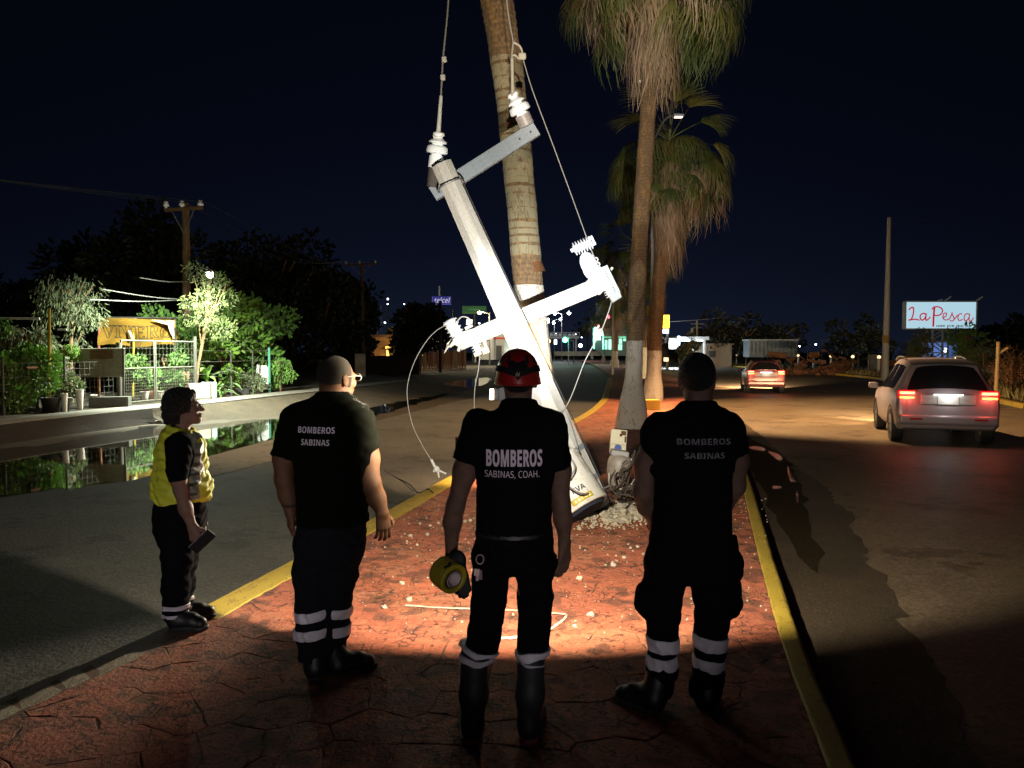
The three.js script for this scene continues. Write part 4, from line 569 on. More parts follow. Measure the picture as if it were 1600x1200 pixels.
// transformer can
{
  const a = at(914, 798, 7.5), b = at(860, 712, 7.75), L = a.distanceTo(b), can = thing('transformer', 'white pole transformer can lying against the foot of the broken pole', 'transformer', a), z = V(0, 0, 0), e = V().subVectors(b, a), U = e.clone().normalize();
  const st = (g) => orient(g, z, e), r = .262;
  M.can = mat(.76, .77, .78, { tex: T.plaster, rep: [2, 1], roughness: .4 });
  mesh('tank', st(lathe([[.001, .03], [r - .03, .03], [r - .01, 0], [r, .012], [r + .008, .02], [r + .008, .035], [r, .04], [r, .25], [r + .005, .258], [r + .005, .27], [r, .278], [r, L - .13], [r + .012, L - .128], [r + .012, L - .095], [r - .02, L - .08], [r * .75, L - .02], [.12, L + .02], [.001, L + .025]], 44)), M.can, can);
  mesh('tank_base', st(put(new THREE.CylinderGeometry(r - .03, r - .06, .03, 32), 0, -.008, 0)), mat(.02, .035, .07, { rep: 2 }), can);
  // which way round its axis the camera and the lamp see it
  const X = V().crossVectors(V(0, 0, 1), U).normalize(), face = (g) => { const q = new THREE.Quaternion().setFromUnitVectors(V(0, 1, 0), U); const f = V(0, 0, 1).applyQuaternion(q.clone().invert()); g.rotateY(Math.atan2(f.x, f.z)); g.applyQuaternion(q); return g; };
  const plate = (th, y0, y1, rr, span) => face(put(new THREE.CylinderGeometry(rr, rr, y1 - y0, 16, 1, true, th - span / 2, span), 0, (y0 + y1) / 2, 0));
  const kva = canvasTex(256, 128, (g, w, h) => { g.fillStyle = '#d3d4d4'; g.fillRect(0, 0, w, h); g.fillStyle = '#141414'; g.font = 'bold 104px sans-serif'; g.textAlign = 'center'; g.textBaseline = 'middle'; g.save(); g.translate(w / 2, h / 2); g.fillText('KVA', 0, 6); g.restore(); });
  const km = mat(.86, .86, .86, { roughness: .4 }); km.map = kva; mesh('capacity_label', plate(.25, .13, .22, r + .0022, .75), km, can);
  const yl = canvasTex(256, 64, (g, w, h) => { g.fillStyle = '#b39a2c'; g.fillRect(0, 0, w, h); g.fillStyle = '#e9e2b0'; for (const [x, k] of [[40, 18], [78, 26], [122, 12], [160, 24], [206, 20]]) g.fillRect(x, 18, k, 28); g.strokeStyle = '#5c4c10'; g.lineWidth = 4; g.strokeRect(6, 6, w - 12, h - 12); });
  const ym = mat(1, 1, 1, { roughness: .5 }); ym.map = yl; mesh('warning_label', plate(.2, .045, .10, r + .0024, .9), ym, can);
  mesh('bushing', [[-.05, .06], [.10, .1]].map(([x, y]) => { const p = U.clone().multiplyScalar(L + y * .2).addScaledVector(X, x); return ribbed(p, p.clone().addScaledVector(U, .22).add(V(0, .02, .05)), .055, 5); }), M.porcelain, can);
  mesh('lug', [orient(put(new RoundedBoxGeometry(.05, .12, .06, 2, .01), 0, .06, 0), U.clone().multiplyScalar(.47).add(V(.05, .05, r)), U.clone().multiplyScalar(.62).add(V(.06, .05, r + .02)))], M.steel, can);
  const bend = [U.clone().multiplyScalar(.34).add(V(-.24, .0, .18)), U.clone().multiplyScalar(.37).add(V(-.08, .0, r + .02)), U.clone().multiplyScalar(.40).add(V(.02, 0, r + .03)), U.clone().multiplyScalar(.56).add(V(.03, 0, r + .03))];
  mesh('bent_bracket', [tube(bend, .017, 20, 6)], mat(.22, .21, .23, { rep: 4 }), can);
  const aw = (l) => tube(l.map(([x, y, d]) => at(x, y, d).sub(a)), .009, 30, 5); for (const g of [aw([[850, 745, 7.2], [880, 755, 7.2], [905, 770, 7.15], [930, 768, 7.5], [955, 758, 7.8]]), aw([[880, 700, 7.5], [898, 730, 7.25], [890, 748, 7.2]])]) mesh('cable', g, mat(.20, .19, .2), can);
}
// meter box, cracked housing, tangle of leads
{
  const b = at(966, 690, 8.75), box_ = thing('meter_box', 'small white rusty meter box with a blue seal beside the pole foot', 'meter box', b); box_.rotation.set(-.15, .1, -.09);
  mesh('case', box(.185, .275, .05, 0, 0, 0, 0, .008), mat(.70, .66, .52, { tex: T.plaster, rep: 5 }), box_); mesh('rust_patch', [box(.06, .05, .003, .05, .10, .0262), box(.03, .03, .003, .02, .075, .0262), box(.02, .07, .003, .075, .03, .0262)], M.rust, box_);
  mesh('seal', [put(new THREE.CylinderGeometry(.037, .037, .012, 24), -.005, -.075, .03, Math.PI / 2)], mat(.06, .09, .30, { roughness: .3 }), box_); mesh('seal_ring', put(new THREE.TorusGeometry(.04, .005, 8, 24), -.005, -.075, .031), M.steel, box_); mesh('seam', box(.178, .004, .003, 0, -.035, .0262), M.dark, box_);
  const c = at(966, 736, 8.5), h = thing('arrester_housing', 'grey tapered housing with a loop of cable, fallen beside the pole foot', 'housing', c); h.rotation.z = -.16;
  mesh('housing', [put(lathe([[.001, -.22], [.07, -.22], [.10, -.14], [.135, .0], [.14, .10], [.12, .17], [.06, .2], [.001, .2]], 9), 0, 0, 0)], mat(.30, .27, .25, { tex: T.plaster, rep: 3, roughness: .5 }), h); mesh('housing_cap', put(new RoundedBoxGeometry(.2, .07, .16, 2, .02), -.02, .2, 0), mat(.4, .39, .37, { rep: 3 }), h);
  mesh('cable_loop', tube([V(.10, .17, .1), V(.17, .08, .12), V(.16, -.08, .13), V(.05, -.17, .14), V(-.08, -.14, .14), V(-.12, -.02, .15)], .011, 30, 6), mat(.35, .33, .3), h);
  const R = rng(12), g = [];
  for (let i = 0; i < 26; i++) { const p = at(958 + R() * 24, 785 - R() * 40, 8.15 + R() * .2), l = [p]; for (let k = 0; k < 4; k++) l.push(l[k].clone().add(V((R() - .4) * .16, (R() - .3) * .18, (R() - .5) * .16))); g.push(tube(l, .004 + R() * .008, 14, 5)); }
  g.push(rod(at(968, 802, 8), at(990, 783, 8.2), .01), rod(at(975, 780, 8.2), at(992, 704, 8.6), .012));
  solo('cable_tangle', g, mat(.05, .035, .028), 'dark tangle of torn cables between the pole foot and the rubble', 'cables');
}
// rubble: broken white concrete, the pieces one can count are things
{
  const R = rng(31), shard = (r) => { const g = new THREE.DodecahedronGeometry(r, 0), p = g.attributes.position, m = new Map(); for (let i = 0; i < p.count; i++) { const k = [p.getX(i), p.getY(i), p.getZ(i)].map((x) => x.toFixed(4)).join(); if (!m.has(k)) m.set(k, [.65 + .6 * R(), .45 + .4 * R(), .65 + .6 * R()]); const s = m.get(k); p.setXYZ(i, p.getX(i) * s[0], p.getY(i) * s[1], p.getZ(i) * s[2]); } g.computeVertexNormals(); return g; };
  const kinds = [0, 1, 2, 3, 4].map(() => shard(1)), mats = [mat(.58, .54, .46, { tex: T.plaster, rep: .3 }), mat(.56, .50, .42, { tex: T.grain, rep: .4 })];
  const big = []; for (let i = 0; i < 46; i++) big.push([905 + R() * R() * 110 + 40, 788 + R() * 30, .030 + .035 * R()]); for (const [x, y] of [[672, 822], [685, 818], [694, 826], [704, 818], [714, 822], [726, 816], [735, 814], [656, 818], [636, 846], [641, 838], [652, 852], [668, 836], [692, 812], [600, 950], [628, 912], [985, 857], [996, 855], [1005, 866], [975, 872], [958, 884], [905, 905], [898, 980], [924, 962], [640, 938], [760, 905], [878, 888]]) big.push([x, y, .013 + .016 * R()]);
  big.forEach(([x, y, s], i) => { const p = ground(x, y, 0), o = solo('concrete_fragment', kinds[i % 5], mats[i % 2], i < 46 ? 'pale chunk of broken concrete in the rubble heap right of the pole foot' : 'pale chip of broken concrete lying scattered on the red paving', 'rubble', i < 46 ? 'broken concrete heaped beside the pole foot' : 'concrete chips scattered over the paving'); o.position.set(p.x, s * .3, p.z); o.rotation.set(R() * .5, R() * 6.3, R() * .5); o.scale.setScalar(s); });
  const im = new THREE.InstancedMesh(shard(1), mat(.55, .50, .42, { tex: T.plaster, rep: .3 }), 1500), m4 = new THREE.Matrix4(), q = new THREE.Quaternion();
  for (let i = 0; i < 1500; i++) { const h = i < 700; const x = h ? 960 + (R() + R() - 1) * 75 : 520 + R() * 680, y = h ? 803 + (R() + R() - 1) * 26 : 780 + 250 * R() * R(), p = ground(x, y, 0), s = h ? .008 + .02 * R() * R() : .004 + .009 * R() * R(); m4.compose(V(p.x, .002 + s * .3, p.z), q.setFromEuler(new THREE.Euler(R() * 6, R() * 6, R() * 6)), V(s, s, s)); im.setMatrixAt(i, m4); }
  im.name = 'gravel'; scene.add(im); tag(im, 'small pale grit and crumbs of concrete spread over the red paving', 'grit', null, 'stuff');
  const im2 = new THREE.InstancedMesh(shard(1), mat(.20, .17, .12, { tex: T.dirt, rep: .3 }), 900);
  for (let i = 0; i < 900; i++) { const d = 2.6 + R() * R() * 14, p = V(lineX(rightLine, d) + .03 + R() * R() * .9, ROAD, -d), s = .004 + .014 * R() * R(); m4.compose(p, q.setFromEuler(new THREE.Euler(R() * 6, R() * 6, R() * 6)), V(s, s * .7, s)); im2.setMatrixAt(i, m4); }
  im2.name = 'gutter_grit'; im2.castShadow = im2.receiveShadow = true; scene.add(im2); tag(im2, 'brown grit and small stones in the gutter along the right kerb', 'grit', null, 'stuff');
  solo('fallen_cable', tube([[617, 745], [640, 757], [655, 770], [668, 764], [677, 770]].map(([x, y]) => ground(x, y, .02)), .008, 30, 5), M.darkwire, 'thin black cable looping over the yellow left kerb', 'cable'); solo('fallen_cable', tube([[600, 735], [628, 752], [646, 768]].map(([x, y]) => ground(x, y, .0)), .006, 20, 5), M.darkwire, 'thin dark cable lying on the lane short of the left kerb', 'cable');
}
// ---------------------------------------------------------------- palms
M.bark = mat(.36, .30, .24, { tex: T.bark, rep: [1, 1], ...bumpy(3, .02) });
M.lime = mat(.72, .71, .66, { tex: T.plaster, rep: [1, .6], ...bumpy(2, .01) });
M.dead = [mat(.36, .26, .15, { rep: 3 }), mat(.30, .22, .13, { rep: 3 }), mat(.50, .37, .27, { rep: 3 })];
M.frond = [mat(.11, .155, .035, { rep: 3, roughness: .6 }), mat(.16, .17, .04, { rep: 3, roughness: .6 }), mat(.075, .115, .03, { rep: 3, roughness: .6 })];
// a fan leaf: stalk along +x, blades spread round its end and hanging by their own weight
function fanLeaf(seed, { stalk = 1.0, rise = .2, n = 26, len = .95, spread = 2.2, droop = .7, width = .026, ragged = .2, kink = .03 }) {
  const R = rng(seed), pos = [], idx = [], uv = [], strip = (pts, side, w) => { const b = pos.length / 3, m = pts.length; pts.forEach((p, i) => { const t = i / (m - 1), h = w * (t < .2 ? .5 + 2.5 * t : 1.05 - t * .95); for (const s of [-1, 1]) { pos.push(p.x + side.x * h * s, p.y + side.y * h * s, p.z + side.z * h * s); uv.push(t, s * .1); } if (i) { const q = b + i * 2; idx.push(q - 2, q - 1, q, q - 1, q + 1, q); } }); };
  const hub = V(stalk, rise * stalk - .25 * droop * stalk, 0), sp = []; for (let i = 0; i <= 6; i++) { const t = i / 6; sp.push(V(stalk * t, rise * stalk * t - .25 * droop * stalk * t * t, 0)); } strip(sp, V(0, 0, 1), .022); strip(sp, V(0, 1, 0), .014);
  for (let i = 0; i < n; i++) { const a = spread * ((i + .5) / n - .5) * 2 * .5 * 2 / 2 + (R() - .5) * .08, L = len * (1 - ragged * R()) * (.75 + .25 * Math.cos(a * .6)), dir = V(Math.cos(a), .1 + .15 * (R() - .5), Math.sin(a)), pts = []; for (let k = 0; k <= 4; k++) { const t = k / 4, g = droop * (t * t * .9 + t * .15); pts.push(hub.clone().addScaledVector(dir, L * t * (1 - .5 * Math.min(.9, g * .55))).add(V((R() - .5) * kink * t, -L * g * .9, (R() - .5) * kink * 1.3 * t))); } strip(pts, V(-Math.sin(a), .35 * (R() - .5), Math.cos(a)).normalize(), width * (.7 + .5 * R())); }
  return geom(pos, idx, uv);
}
const LEAF = { up: [1, 2, 3].map((s) => fanLeaf(s, { rise: .3, droop: .5 })), mid: [4, 5, 6].map((s) => fanLeaf(s, { rise: .15, droop: 1.0, stalk: 1.15, n: 36, width: .02 })), hang: [7, 8, 9, 10, 15, 16].map((s, i) => fanLeaf(s, { rise: .12, droop: [.85, 1.0, 1.15, 1.3, 1.5, 1.1][i], stalk: [1.2, 1.35, 1.0, 1.25, 1.1, .9][i], spread: 2.8, n: 32, len: .85, ragged: .6, width: .024, kink: .16 })), broom: [11, 12, 13, 14].map((s) => fanLeaf(s, { rise: -.4, droop: 1.9, stalk: .22, spread: 2.4, n: 26, len: .8, ragged: .6, width: .028, kink: .15 })) };
function trunkGeo(line, radius, y0, y1, rings, seed, seg = 90, n = 22) {
  const c = new THREE.CatmullRomCurve3(line), R = rng(seed), pos = [], uv = [], idx = [], H = line[line.length - 1].y;
  for (let i = 0; i <= seg; i++) { const y = lerp(y0, y1, i / seg), p = c.getPoint(clamp(y / H, 0, 1)), ring = rings * (.5 + .5 * Math.sin(y * 58 + 2 * n8(y * .13, .3))); for (let j = 0; j <= n; j++) { const a = j / n * 6.28319, r = radius(y) * (1 + .035 * (n16(j / n, y * .21) - .5) * 2) + ring * (.6 + .8 * n32(j / n, y * .37)); pos.push(p.x + Math.cos(a) * r, y, p.z + Math.sin(a) * r); uv.push(j / n * 1.5, y * .55); if (i && j < n) { const q = i * (n + 1) + j; idx.push(q - n - 1, q, q - n, q, q + 1, q - n); } } }
  return geom(pos, idx, uv);
}
function palm(name, label, foot, line, radius, white, crown, seed, detail = 1, bark = M.bark) {
  const o = thing(name, label, 'palm tree', foot, 0, undefined), R = rng(seed), H = line[line.length - 1].y, top = line[line.length - 1];
  mesh('trunk', trunkGeo(line, radius, white - .02, H, .009, seed, Math.round(70 + 60 * detail)), bark, o);
  mesh('painted_base', trunkGeo(line, (y) => radius(y) + .006, -.05, white, .004, seed, 50), M.lime, o);
  const leaf = (geo, m, yaw, pitch, y, s, nm, roll = 0) => { const f = mesh(nm, geo, m, o), c = new THREE.CatmullRomCurve3(line).getPoint(clamp((H + Math.min(0, y)) / H, 0, 1)); f.rotation.set(roll, yaw, pitch, 'YZX'); f.position.set(c.x, H + y, c.z); f.scale.setScalar(s); return f; };
  const pick = (a) => a[Math.floor(R() * a.length)];
  for (let i = 0; i < crown.up; i++) leaf(pick(LEAF.up), pick(M.frond), i * 2.4 + R(), .15 + 1.1 * R(), .15 * R(), crown.s * (.9 + .3 * R()), 'frond', (R() - .5) * .6);
  for (let i = 0; i < crown.mid; i++) leaf(pick(LEAF.mid), pick(M.frond), i * 2.4 + R() * .6, -.35 + .5 * R(), -.25 * R(), crown.s * (.9 + .3 * R()), 'frond', (R() - .5) * .7);
  for (let i = 0; i < crown.hang; i++) leaf(pick(LEAF.hang), R() < crown.green ? pick(M.frond) : pick(M.dead), i * 2.4 + R() * .7, -.5 + .45 * R(), -.15 - crown.skirt * .45 * R(), crown.s * (.9 + .25 * R()), R() < .5 ? 'dead_frond' : 'frond', (R() - .5) * .6);
  for (let i = 0; i < crown.broom; i++) leaf(pick(LEAF.broom), pick(M.dead), i * 2.4 + R() * .7, -.15 - .2 * R(), -crown.skirt * (.35 + .65 * R()), crown.s * (.85 + .3 * R()), 'dead_frond', (R() - .5) * .4);
  return o;
}
const flare = (r0, r1, h) => (y) => lerp(r0, r1, smooth(0, h, Math.max(0, y))) * (1 - .012 * Math.max(0, y));
// behind the broken pole, leaning left above
{
  const D = 9.9, f = ground(846, 756, 0); f.set(at(846, 640, D).x, 0, -D); const L = [[846, 756], [842, 600], [826, 440], [812, 330], [796, 190], [772, 40], [740, -120], [684, -352]].map(([x, y], i) => { const p = at(x, y, D); return V(p.x - f.x, i ? p.y : 0, 0); });
  const o = palm('palm_tree', 'lit palm trunk right behind the leaning broken pole', f, L, (y) => lerp(.36, .185, smooth(0, 1.7, y)) + .02 * smooth(4.2, 6.5, y), 2.55, { up: 12, mid: 12, hang: 20, broom: 6, s: 1.0, skirt: .7, green: .2 }, 41, 1, mat(.44, .36, .27, { tex: T.bark, rep: [1, 1], ...bumpy(3, .02) }));
  mesh('worn_paint', trunkGeo(L, (y) => lerp(.36, .185, smooth(0, 1.7, y)) + .02 * smooth(4.2, 6.5, y) + .003, 2.9, 5.4, .006, 41, 40), mat(.50, .44, .28, { tex: T.plaster, rep: [1.4, .8], ...bumpy(3, .02) }), o, 'paler trunk with worn yellowish paint');
  mesh('loose_bark', [[.06, 2.75, .19, .6]].map(([x, y, z, s]) => { const c = new THREE.CatmullRomCurve3(L).getPoint(y / L[L.length - 1].y), g = new THREE.CylinderGeometry(.205, .23, .22 * s, 14, 3, true, .35, 1.3); g.rotateZ(.2); g.translate(c.x, y, c.z); return g; }), mat(.26, .14, .07, { tex: T.bark, rep: 1 }), o);
}
const P2 = ground(987, 668, 0), P3 = ground(1020, 626, 0), P4 = ground(1007, 591, 0);
palm('palm_tree', 'tallest palm on the island, with straw-coloured skirt below its crown', P2, [V(0, 0, 0), V(.12, 3, 0), V(.32, 6, 0), V(.52, 10.7, 0)], flare(.36, .185, 1.3), 1.95, { up: 10, mid: 24, hang: 90, broom: 46, s: 1.2, skirt: 1.8, green: .6 }, 52, 1);
palm('palm_tree', 'second palm beyond the tall one, dense crown above a metal post', P3, [V(0, 0, 0), V(.1, 3, 0), V(.35, 6, 0), V(.5, 8.9, 0)], flare(.36, .25, 1.2), 1.75, { up: 16, mid: 26, hang: 60, broom: 40, s: 1.25, skirt: 2.7, green: .55 }, 53, .7);
palm('palm_tree', 'third palm behind the second, its low crown showing left of the trunks', P4, [V(0, 0, 0), V(-.2, 3, 0), V(-.5, 6.2, 0), V(-.6, 8.6, 0)], flare(.45, .28, 1.6), 2.0, { up: 14, mid: 20, hang: 46, broom: 44, s: 1.5, skirt: 4.6, green: .5 }, 54, .6);
[[962, 574, 7.6, 'palm far down the island whose painted base stands left of the metal post'], [943, 566, 8.2, 'palm far down the island in front of the green portal sign'], [958, 570, 7.0, 'farther palm on the island just beyond the painted one'], [925, 561, 9.2, 'dark far palm left of the green portal sign'], [905, 557.5, 9.8, 'last dark palm at the far tip of the island'], [917, 559, 9.4, 'dark palm near the far tip of the island beside the road']].forEach(([x, y, h, label], i) => { const f = ground(x, y, 0); palm('palm_tree', label, f, [V(0, 0, 0), V(.1, h / 2, 0), V(.2 - .1 * i, h, 0)], flare(.38, .2, 1.3), 1.8, { up: 10, mid: 12, hang: 14, broom: 10, s: 1.5, skirt: 2.2, green: .6 }, 60 + i, .2); });

// ---------------------------------------------------------------- leafy plants
function leafGeo(w, h, bend) { const pos = [], uv = [], idx = []; for (let i = 0; i <= 3; i++) { const t = i / 3, q = Math.sin(Math.PI * (.12 + .83 * t)) * w / 2; for (const s of [-1, 0, 1]) { pos.push(s * q, t * h * (1 - .1 * bend * t), bend * h * t * t * .5 + (s ? .18 * q : 0)); uv.push((s + 1) / 2, t); } if (i) for (let j = 0; j < 2; j++) { const a = (i - 1) * 3 + j, b = i * 3 + j; idx.push(a, a + 1, b, a + 1, b + 1, b); } } return geom(pos, idx, uv); }
const LG = { small: leafGeo(.5, 1, .6), narrow: leafGeo(.22, 1, .8), round: leafGeo(.8, 1, .4) };
const leafMat = (r, g, b, tr = .35) => { const m = new THREE.MeshPhysicalMaterial({ side: THREE.DoubleSide, roughness: .55, transmission: tr, thickness: 0, map: T.leaf }); m.color.setRGB(r, g, b); if (tr) m.roughness = .95; return m; };
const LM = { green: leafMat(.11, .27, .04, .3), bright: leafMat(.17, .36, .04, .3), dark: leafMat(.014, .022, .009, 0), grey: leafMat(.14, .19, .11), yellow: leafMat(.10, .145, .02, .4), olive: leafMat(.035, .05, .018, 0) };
// leaves spread through clumps [x, y, z, r]; each clump hollow and ragged
function leaves(parent, clumps, n, size, geo, m, seed, droop = 0, name = 'foliage') {
  const R = rng(seed), im = new THREE.InstancedMesh(geo, m, n), M4 = new THREE.Matrix4(), q = new THREE.Quaternion(), total = clumps.reduce((s, c) => s + c[3] * c[3], 0), col = new THREE.Color(); let k = 0;
  clumps.forEach(([x, y, z, r], ci) => { const want = ci === clumps.length - 1 ? n - k : Math.min(n - k, Math.round(n * r * r / total)); for (let i = 0; i < want; i++, k++) { const u = R() * 2 - 1, a = R() * 6.283, s = Math.sqrt(1 - u * u), rr = r * (.45 + .6 * Math.pow(R(), .6)) * (.8 + .4 * n8(a / 6.3 + ci * .3, u * .5 + .5)), d = V(s * Math.cos(a), u, s * Math.sin(a)); q.setFromUnitVectors(V(0, 1, 0), d.clone().add(V((R() - .5) * 1.6, (R() - .5) * 1.6 - droop * 2, (R() - .5) * 1.6)).normalize()); const w = size * (.6 + .8 * R()); M4.compose(V(x + d.x * rr, y + d.y * rr * .85, z + d.z * rr), q, V(w, w, w)); im.setMatrixAt(k, M4); const v = .65 + .6 * R(); im.setColorAt(k, col.setRGB(v * (.9 + .3 * R()), v, v * .9)); } });
  im.count = k; im.name = name; im.userData.kind = 'stuff'; im.castShadow = im.receiveShadow = true; parent.add(im); return im;
}
function limbs(parent, h, r, spread, n, seed, m = M.bark, lean = 0) { const R = rng(seed), g = [tube([V(0, -.05, 0), V(lean * .3, h * .3, .02), V(lean * .7 + (R() - .5) * .1, h * .62, 0), V(lean, h, 0)], r, 16, 7)]; for (let i = 0; i < n; i++) { const a = i * 2.4 + R(), t = .35 + .55 * R(), s = V(lean * t, h * t, 0), e = V(lean + Math.cos(a) * spread * (.4 + .6 * R()), h * Math.min(1.05, t + .25 + .25 * R()), Math.sin(a) * spread * (.4 + .6 * R())); g.push(tube([s, s.clone().lerp(e, .5).add(V(0, -.08 * h * .3, 0)), e], r * .35, 10, 5)); } return mesh('trunk', g, m, parent); }
function tree(name, label, foot, h, rx, ry, n, size, m, seed, geo = LG.small, opt = {}) {
  const o = thing(name, label, opt.cat || 'tree', foot, 0, opt.group), R = rng(seed), cl = []; limbs(o, h - ry * .5, opt.r || h * .022, rx * .7, 9, seed, opt.bark || M.bark, opt.lean || 0);
  const c = opt.clumps || 16; for (let i = 0; i < c; i++) { const a = i * 2.4 + R(), e = Math.sqrt((i + .5) / c); cl.push([(opt.lean || 0) + Math.cos(a) * rx * e * .75, h - ry + (R() * 2 - 1) * ry * Math.sqrt(1 - e * e * .8), Math.sin(a) * rx * e * .75, Math.min(rx, ry) * (.28 + .25 * R())]); }
  leaves(o, cl, n, size, geo, m, seed + 1, opt.droop || 0, 'crown'); return o;
}
const B = (x, y, d, lvl = ROAD) => { const p = at(x, y, d); p.y = lvl; return p; };
// dark trees behind the nursery and along the left side
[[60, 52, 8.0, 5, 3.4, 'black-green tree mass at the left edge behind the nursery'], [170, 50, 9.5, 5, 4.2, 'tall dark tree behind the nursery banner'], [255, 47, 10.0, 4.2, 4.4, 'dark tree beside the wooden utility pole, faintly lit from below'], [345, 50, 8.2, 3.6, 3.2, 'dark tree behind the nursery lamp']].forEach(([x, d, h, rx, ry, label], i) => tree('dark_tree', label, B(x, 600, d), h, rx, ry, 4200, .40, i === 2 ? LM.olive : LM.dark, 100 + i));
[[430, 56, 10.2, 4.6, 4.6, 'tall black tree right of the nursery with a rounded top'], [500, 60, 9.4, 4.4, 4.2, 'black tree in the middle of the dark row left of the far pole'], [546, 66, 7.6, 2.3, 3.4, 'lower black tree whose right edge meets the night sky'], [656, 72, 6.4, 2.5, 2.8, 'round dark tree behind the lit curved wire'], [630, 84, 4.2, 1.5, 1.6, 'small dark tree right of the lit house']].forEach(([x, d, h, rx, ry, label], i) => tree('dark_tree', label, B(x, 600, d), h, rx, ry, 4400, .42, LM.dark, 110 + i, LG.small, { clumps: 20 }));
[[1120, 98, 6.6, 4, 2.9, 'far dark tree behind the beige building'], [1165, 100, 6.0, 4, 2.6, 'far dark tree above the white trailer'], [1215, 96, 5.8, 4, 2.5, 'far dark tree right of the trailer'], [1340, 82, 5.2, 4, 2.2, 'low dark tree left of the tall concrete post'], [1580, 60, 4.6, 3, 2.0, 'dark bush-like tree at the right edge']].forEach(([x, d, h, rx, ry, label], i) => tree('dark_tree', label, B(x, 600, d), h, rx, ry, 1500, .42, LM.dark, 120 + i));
tree('round_tree', 'small clipped round tree left of the beige building', B(1076, 575, 72), 3.4, 1.1, 1.25, 1500, .2, LM.olive, 131);
// the nursery
const NY = .24, q3 = (x, d) => B(x, 600, d, NY);
tree('slender_tree', 'thin young tree with yellow-green leaves around the nursery lamp', q3(304, 24.3), 4.25, .80, 1.15, 2300, .10, LM.yellow, 141, LG.narrow, { r: .045, clumps: 20, droop: .1, lean: .5 });
tree('leafy_tree', 'broad bright green tree under the nursery lamp', q3(345, 29), 3.3, 2.0, 1.3, 4200, .2, LM.bright, 142, LG.small, { r: .08, clumps: 26 });
tree('leafy_tree', 'bright green tree right of the nursery lamp, before the dark trees', q3(398, 30.5), 3.3, 1.5, 1.3, 3200, .2, LM.green, 143, LG.small, { r: .07, clumps: 22 });
tree('leafy_tree', 'green tree directly behind the yellow banner', q3(262, 27), 2.9, 1.6, 1.1, 2400, .18, LM.green, 144, LG.small, { r: .06 });
tree('willowy_tree', 'grey-green drooping tree left of the yellow banner', q3(112, 22.5), 3.95, 1.05, 1.35, 2600, .12, LM.grey, 145, LG.narrow, { r: .06, droop: 1.2, clumps: 22 });
const bush = (name, label, x, d, h, r, n, size, m, seed, geo = LG.small, opt = {}) => { const o = thing(name, label, opt.cat || 'shrub', q3(x, d), 0, opt.group), cl = [], R = rng(seed); for (let i = 0; i < 7; i++) cl.push([(R() - .5) * r * 1.3, h * (.3 + .55 * R()), (R() - .5) * r, r * (.4 + .25 * R())]); const g = []; for (let i = 0; i < 5; i++) g.push(tube([V((R() - .5) * .1, -.02, (R() - .5) * .1), V((R() - .5) * r * .5, h * .4, (R() - .5) * r * .4), V((R() - .5) * r, h * .85, (R() - .5) * r)], .012, 8, 5)); mesh('stems', g, M.bark, o); leaves(o, cl, Math.round(n * 1.7), size, geo, m, seed, opt.droop || 0); return o; };
bush('vine_screen', 'pale green climbing plant hanging at the far left of the nursery', 22, 19.4, 2.5, .75, 1500, .11, LM.green, 151, LG.small, { droop: .8 });
bush('vine_screen', 'pale green climber hanging left of the yellow post', 58, 19.9, 2.45, .65, 1400, .11, LM.grey, 152, LG.small, { droop: .8 });
bush('shrub', 'bright green bush at the far left behind the fence', 8, 18.6, 1.5, .6, 900, .12, LM.bright, 153);
bush('shrub', 'bushy green shrub under the yellow post', 70, 19.2, 1.45, .7, 1500, .10, LM.green, 154);
bush('shrub', 'low dark green shrub at the left fence foot', 30, 18.4, .95, .75, 1300, .10, LM.green, 155);
bush('shrub', 'olive shrub at the foot of the left fence near the white pots', 95, 19.5, .8, .5, 800, .09, LM.grey, 156);
bush('shrub', 'green shrub hanging behind the left leaf of the gate', 224, 23, 1.4, .5, 1000, .10, LM.green, 157, LG.small, { droop: .5 });
bush('shrub', 'green shrub behind the right leaf of the gate', 262, 24, 1.5, .45, 800, .10, LM.green, 158);
bush('shrub', 'leafy plant at the right end of the nursery fence beside the green post', 438, 28.2, 1.35, .55, 1200, .10, LM.green, 159, LG.small, { droop: 1 });
bush('shrub', 'grey-leaved potted herbs in the black crates', 388, 27, .75, .5, 900, .08, LM.grey, 160);
bush('conifer_shrub', 'small bright cone-shaped shrub behind the nursery fence', 366, 26.6, 1.05, .24, 600, .09, LM.bright, 161);
bush('shrub', 'hanging green plant beside the white sign board', 105, 20.4, 1.9, .3, 700, .08, LM.bright, 162, LG.narrow, { droop: 1 });
// fountain-leaved plants
function rosette(label, x, d, h, n, w, m, seed, stem = 0) { const o = thing('strap_leaf_plant', label, 'plant', q3(x, d)), R = rng(seed); if (stem) mesh('stem', tube([V(0, -.02, 0), V(.02, stem, 0)], .05, 8, 7), M.bark, o); for (let i = 0; i < n; i++) { const a = i * 2.4 + R() * .5, e = .35 + .9 * R(), L = h * (.7 + .5 * R()), pts = []; for (let k = 0; k <= 5; k++) { const t = k / 5; pts.push(V(L * t * Math.cos(e) * 1.0, stem + L * t * Math.sin(e) - L * .55 * t * t, 0)); } const pos = [], idx = [], uv = []; pts.forEach((p, k) => { const ww = w * Math.sin(Math.PI * (.15 + .83 * k / 5)) / 2; for (const s of [-1, 1]) { pos.push(p.x, p.y + ww * .3, s * ww); uv.push((s + 1) / 2, k / 5); } if (k) idx.push(k * 2 - 2, k * 2 - 1, k * 2, k * 2 - 1, k * 2 + 1, k * 2); }); const f = mesh('leaf', geom(pos, idx, uv), m, o); f.rotation.y = a; } return o; }
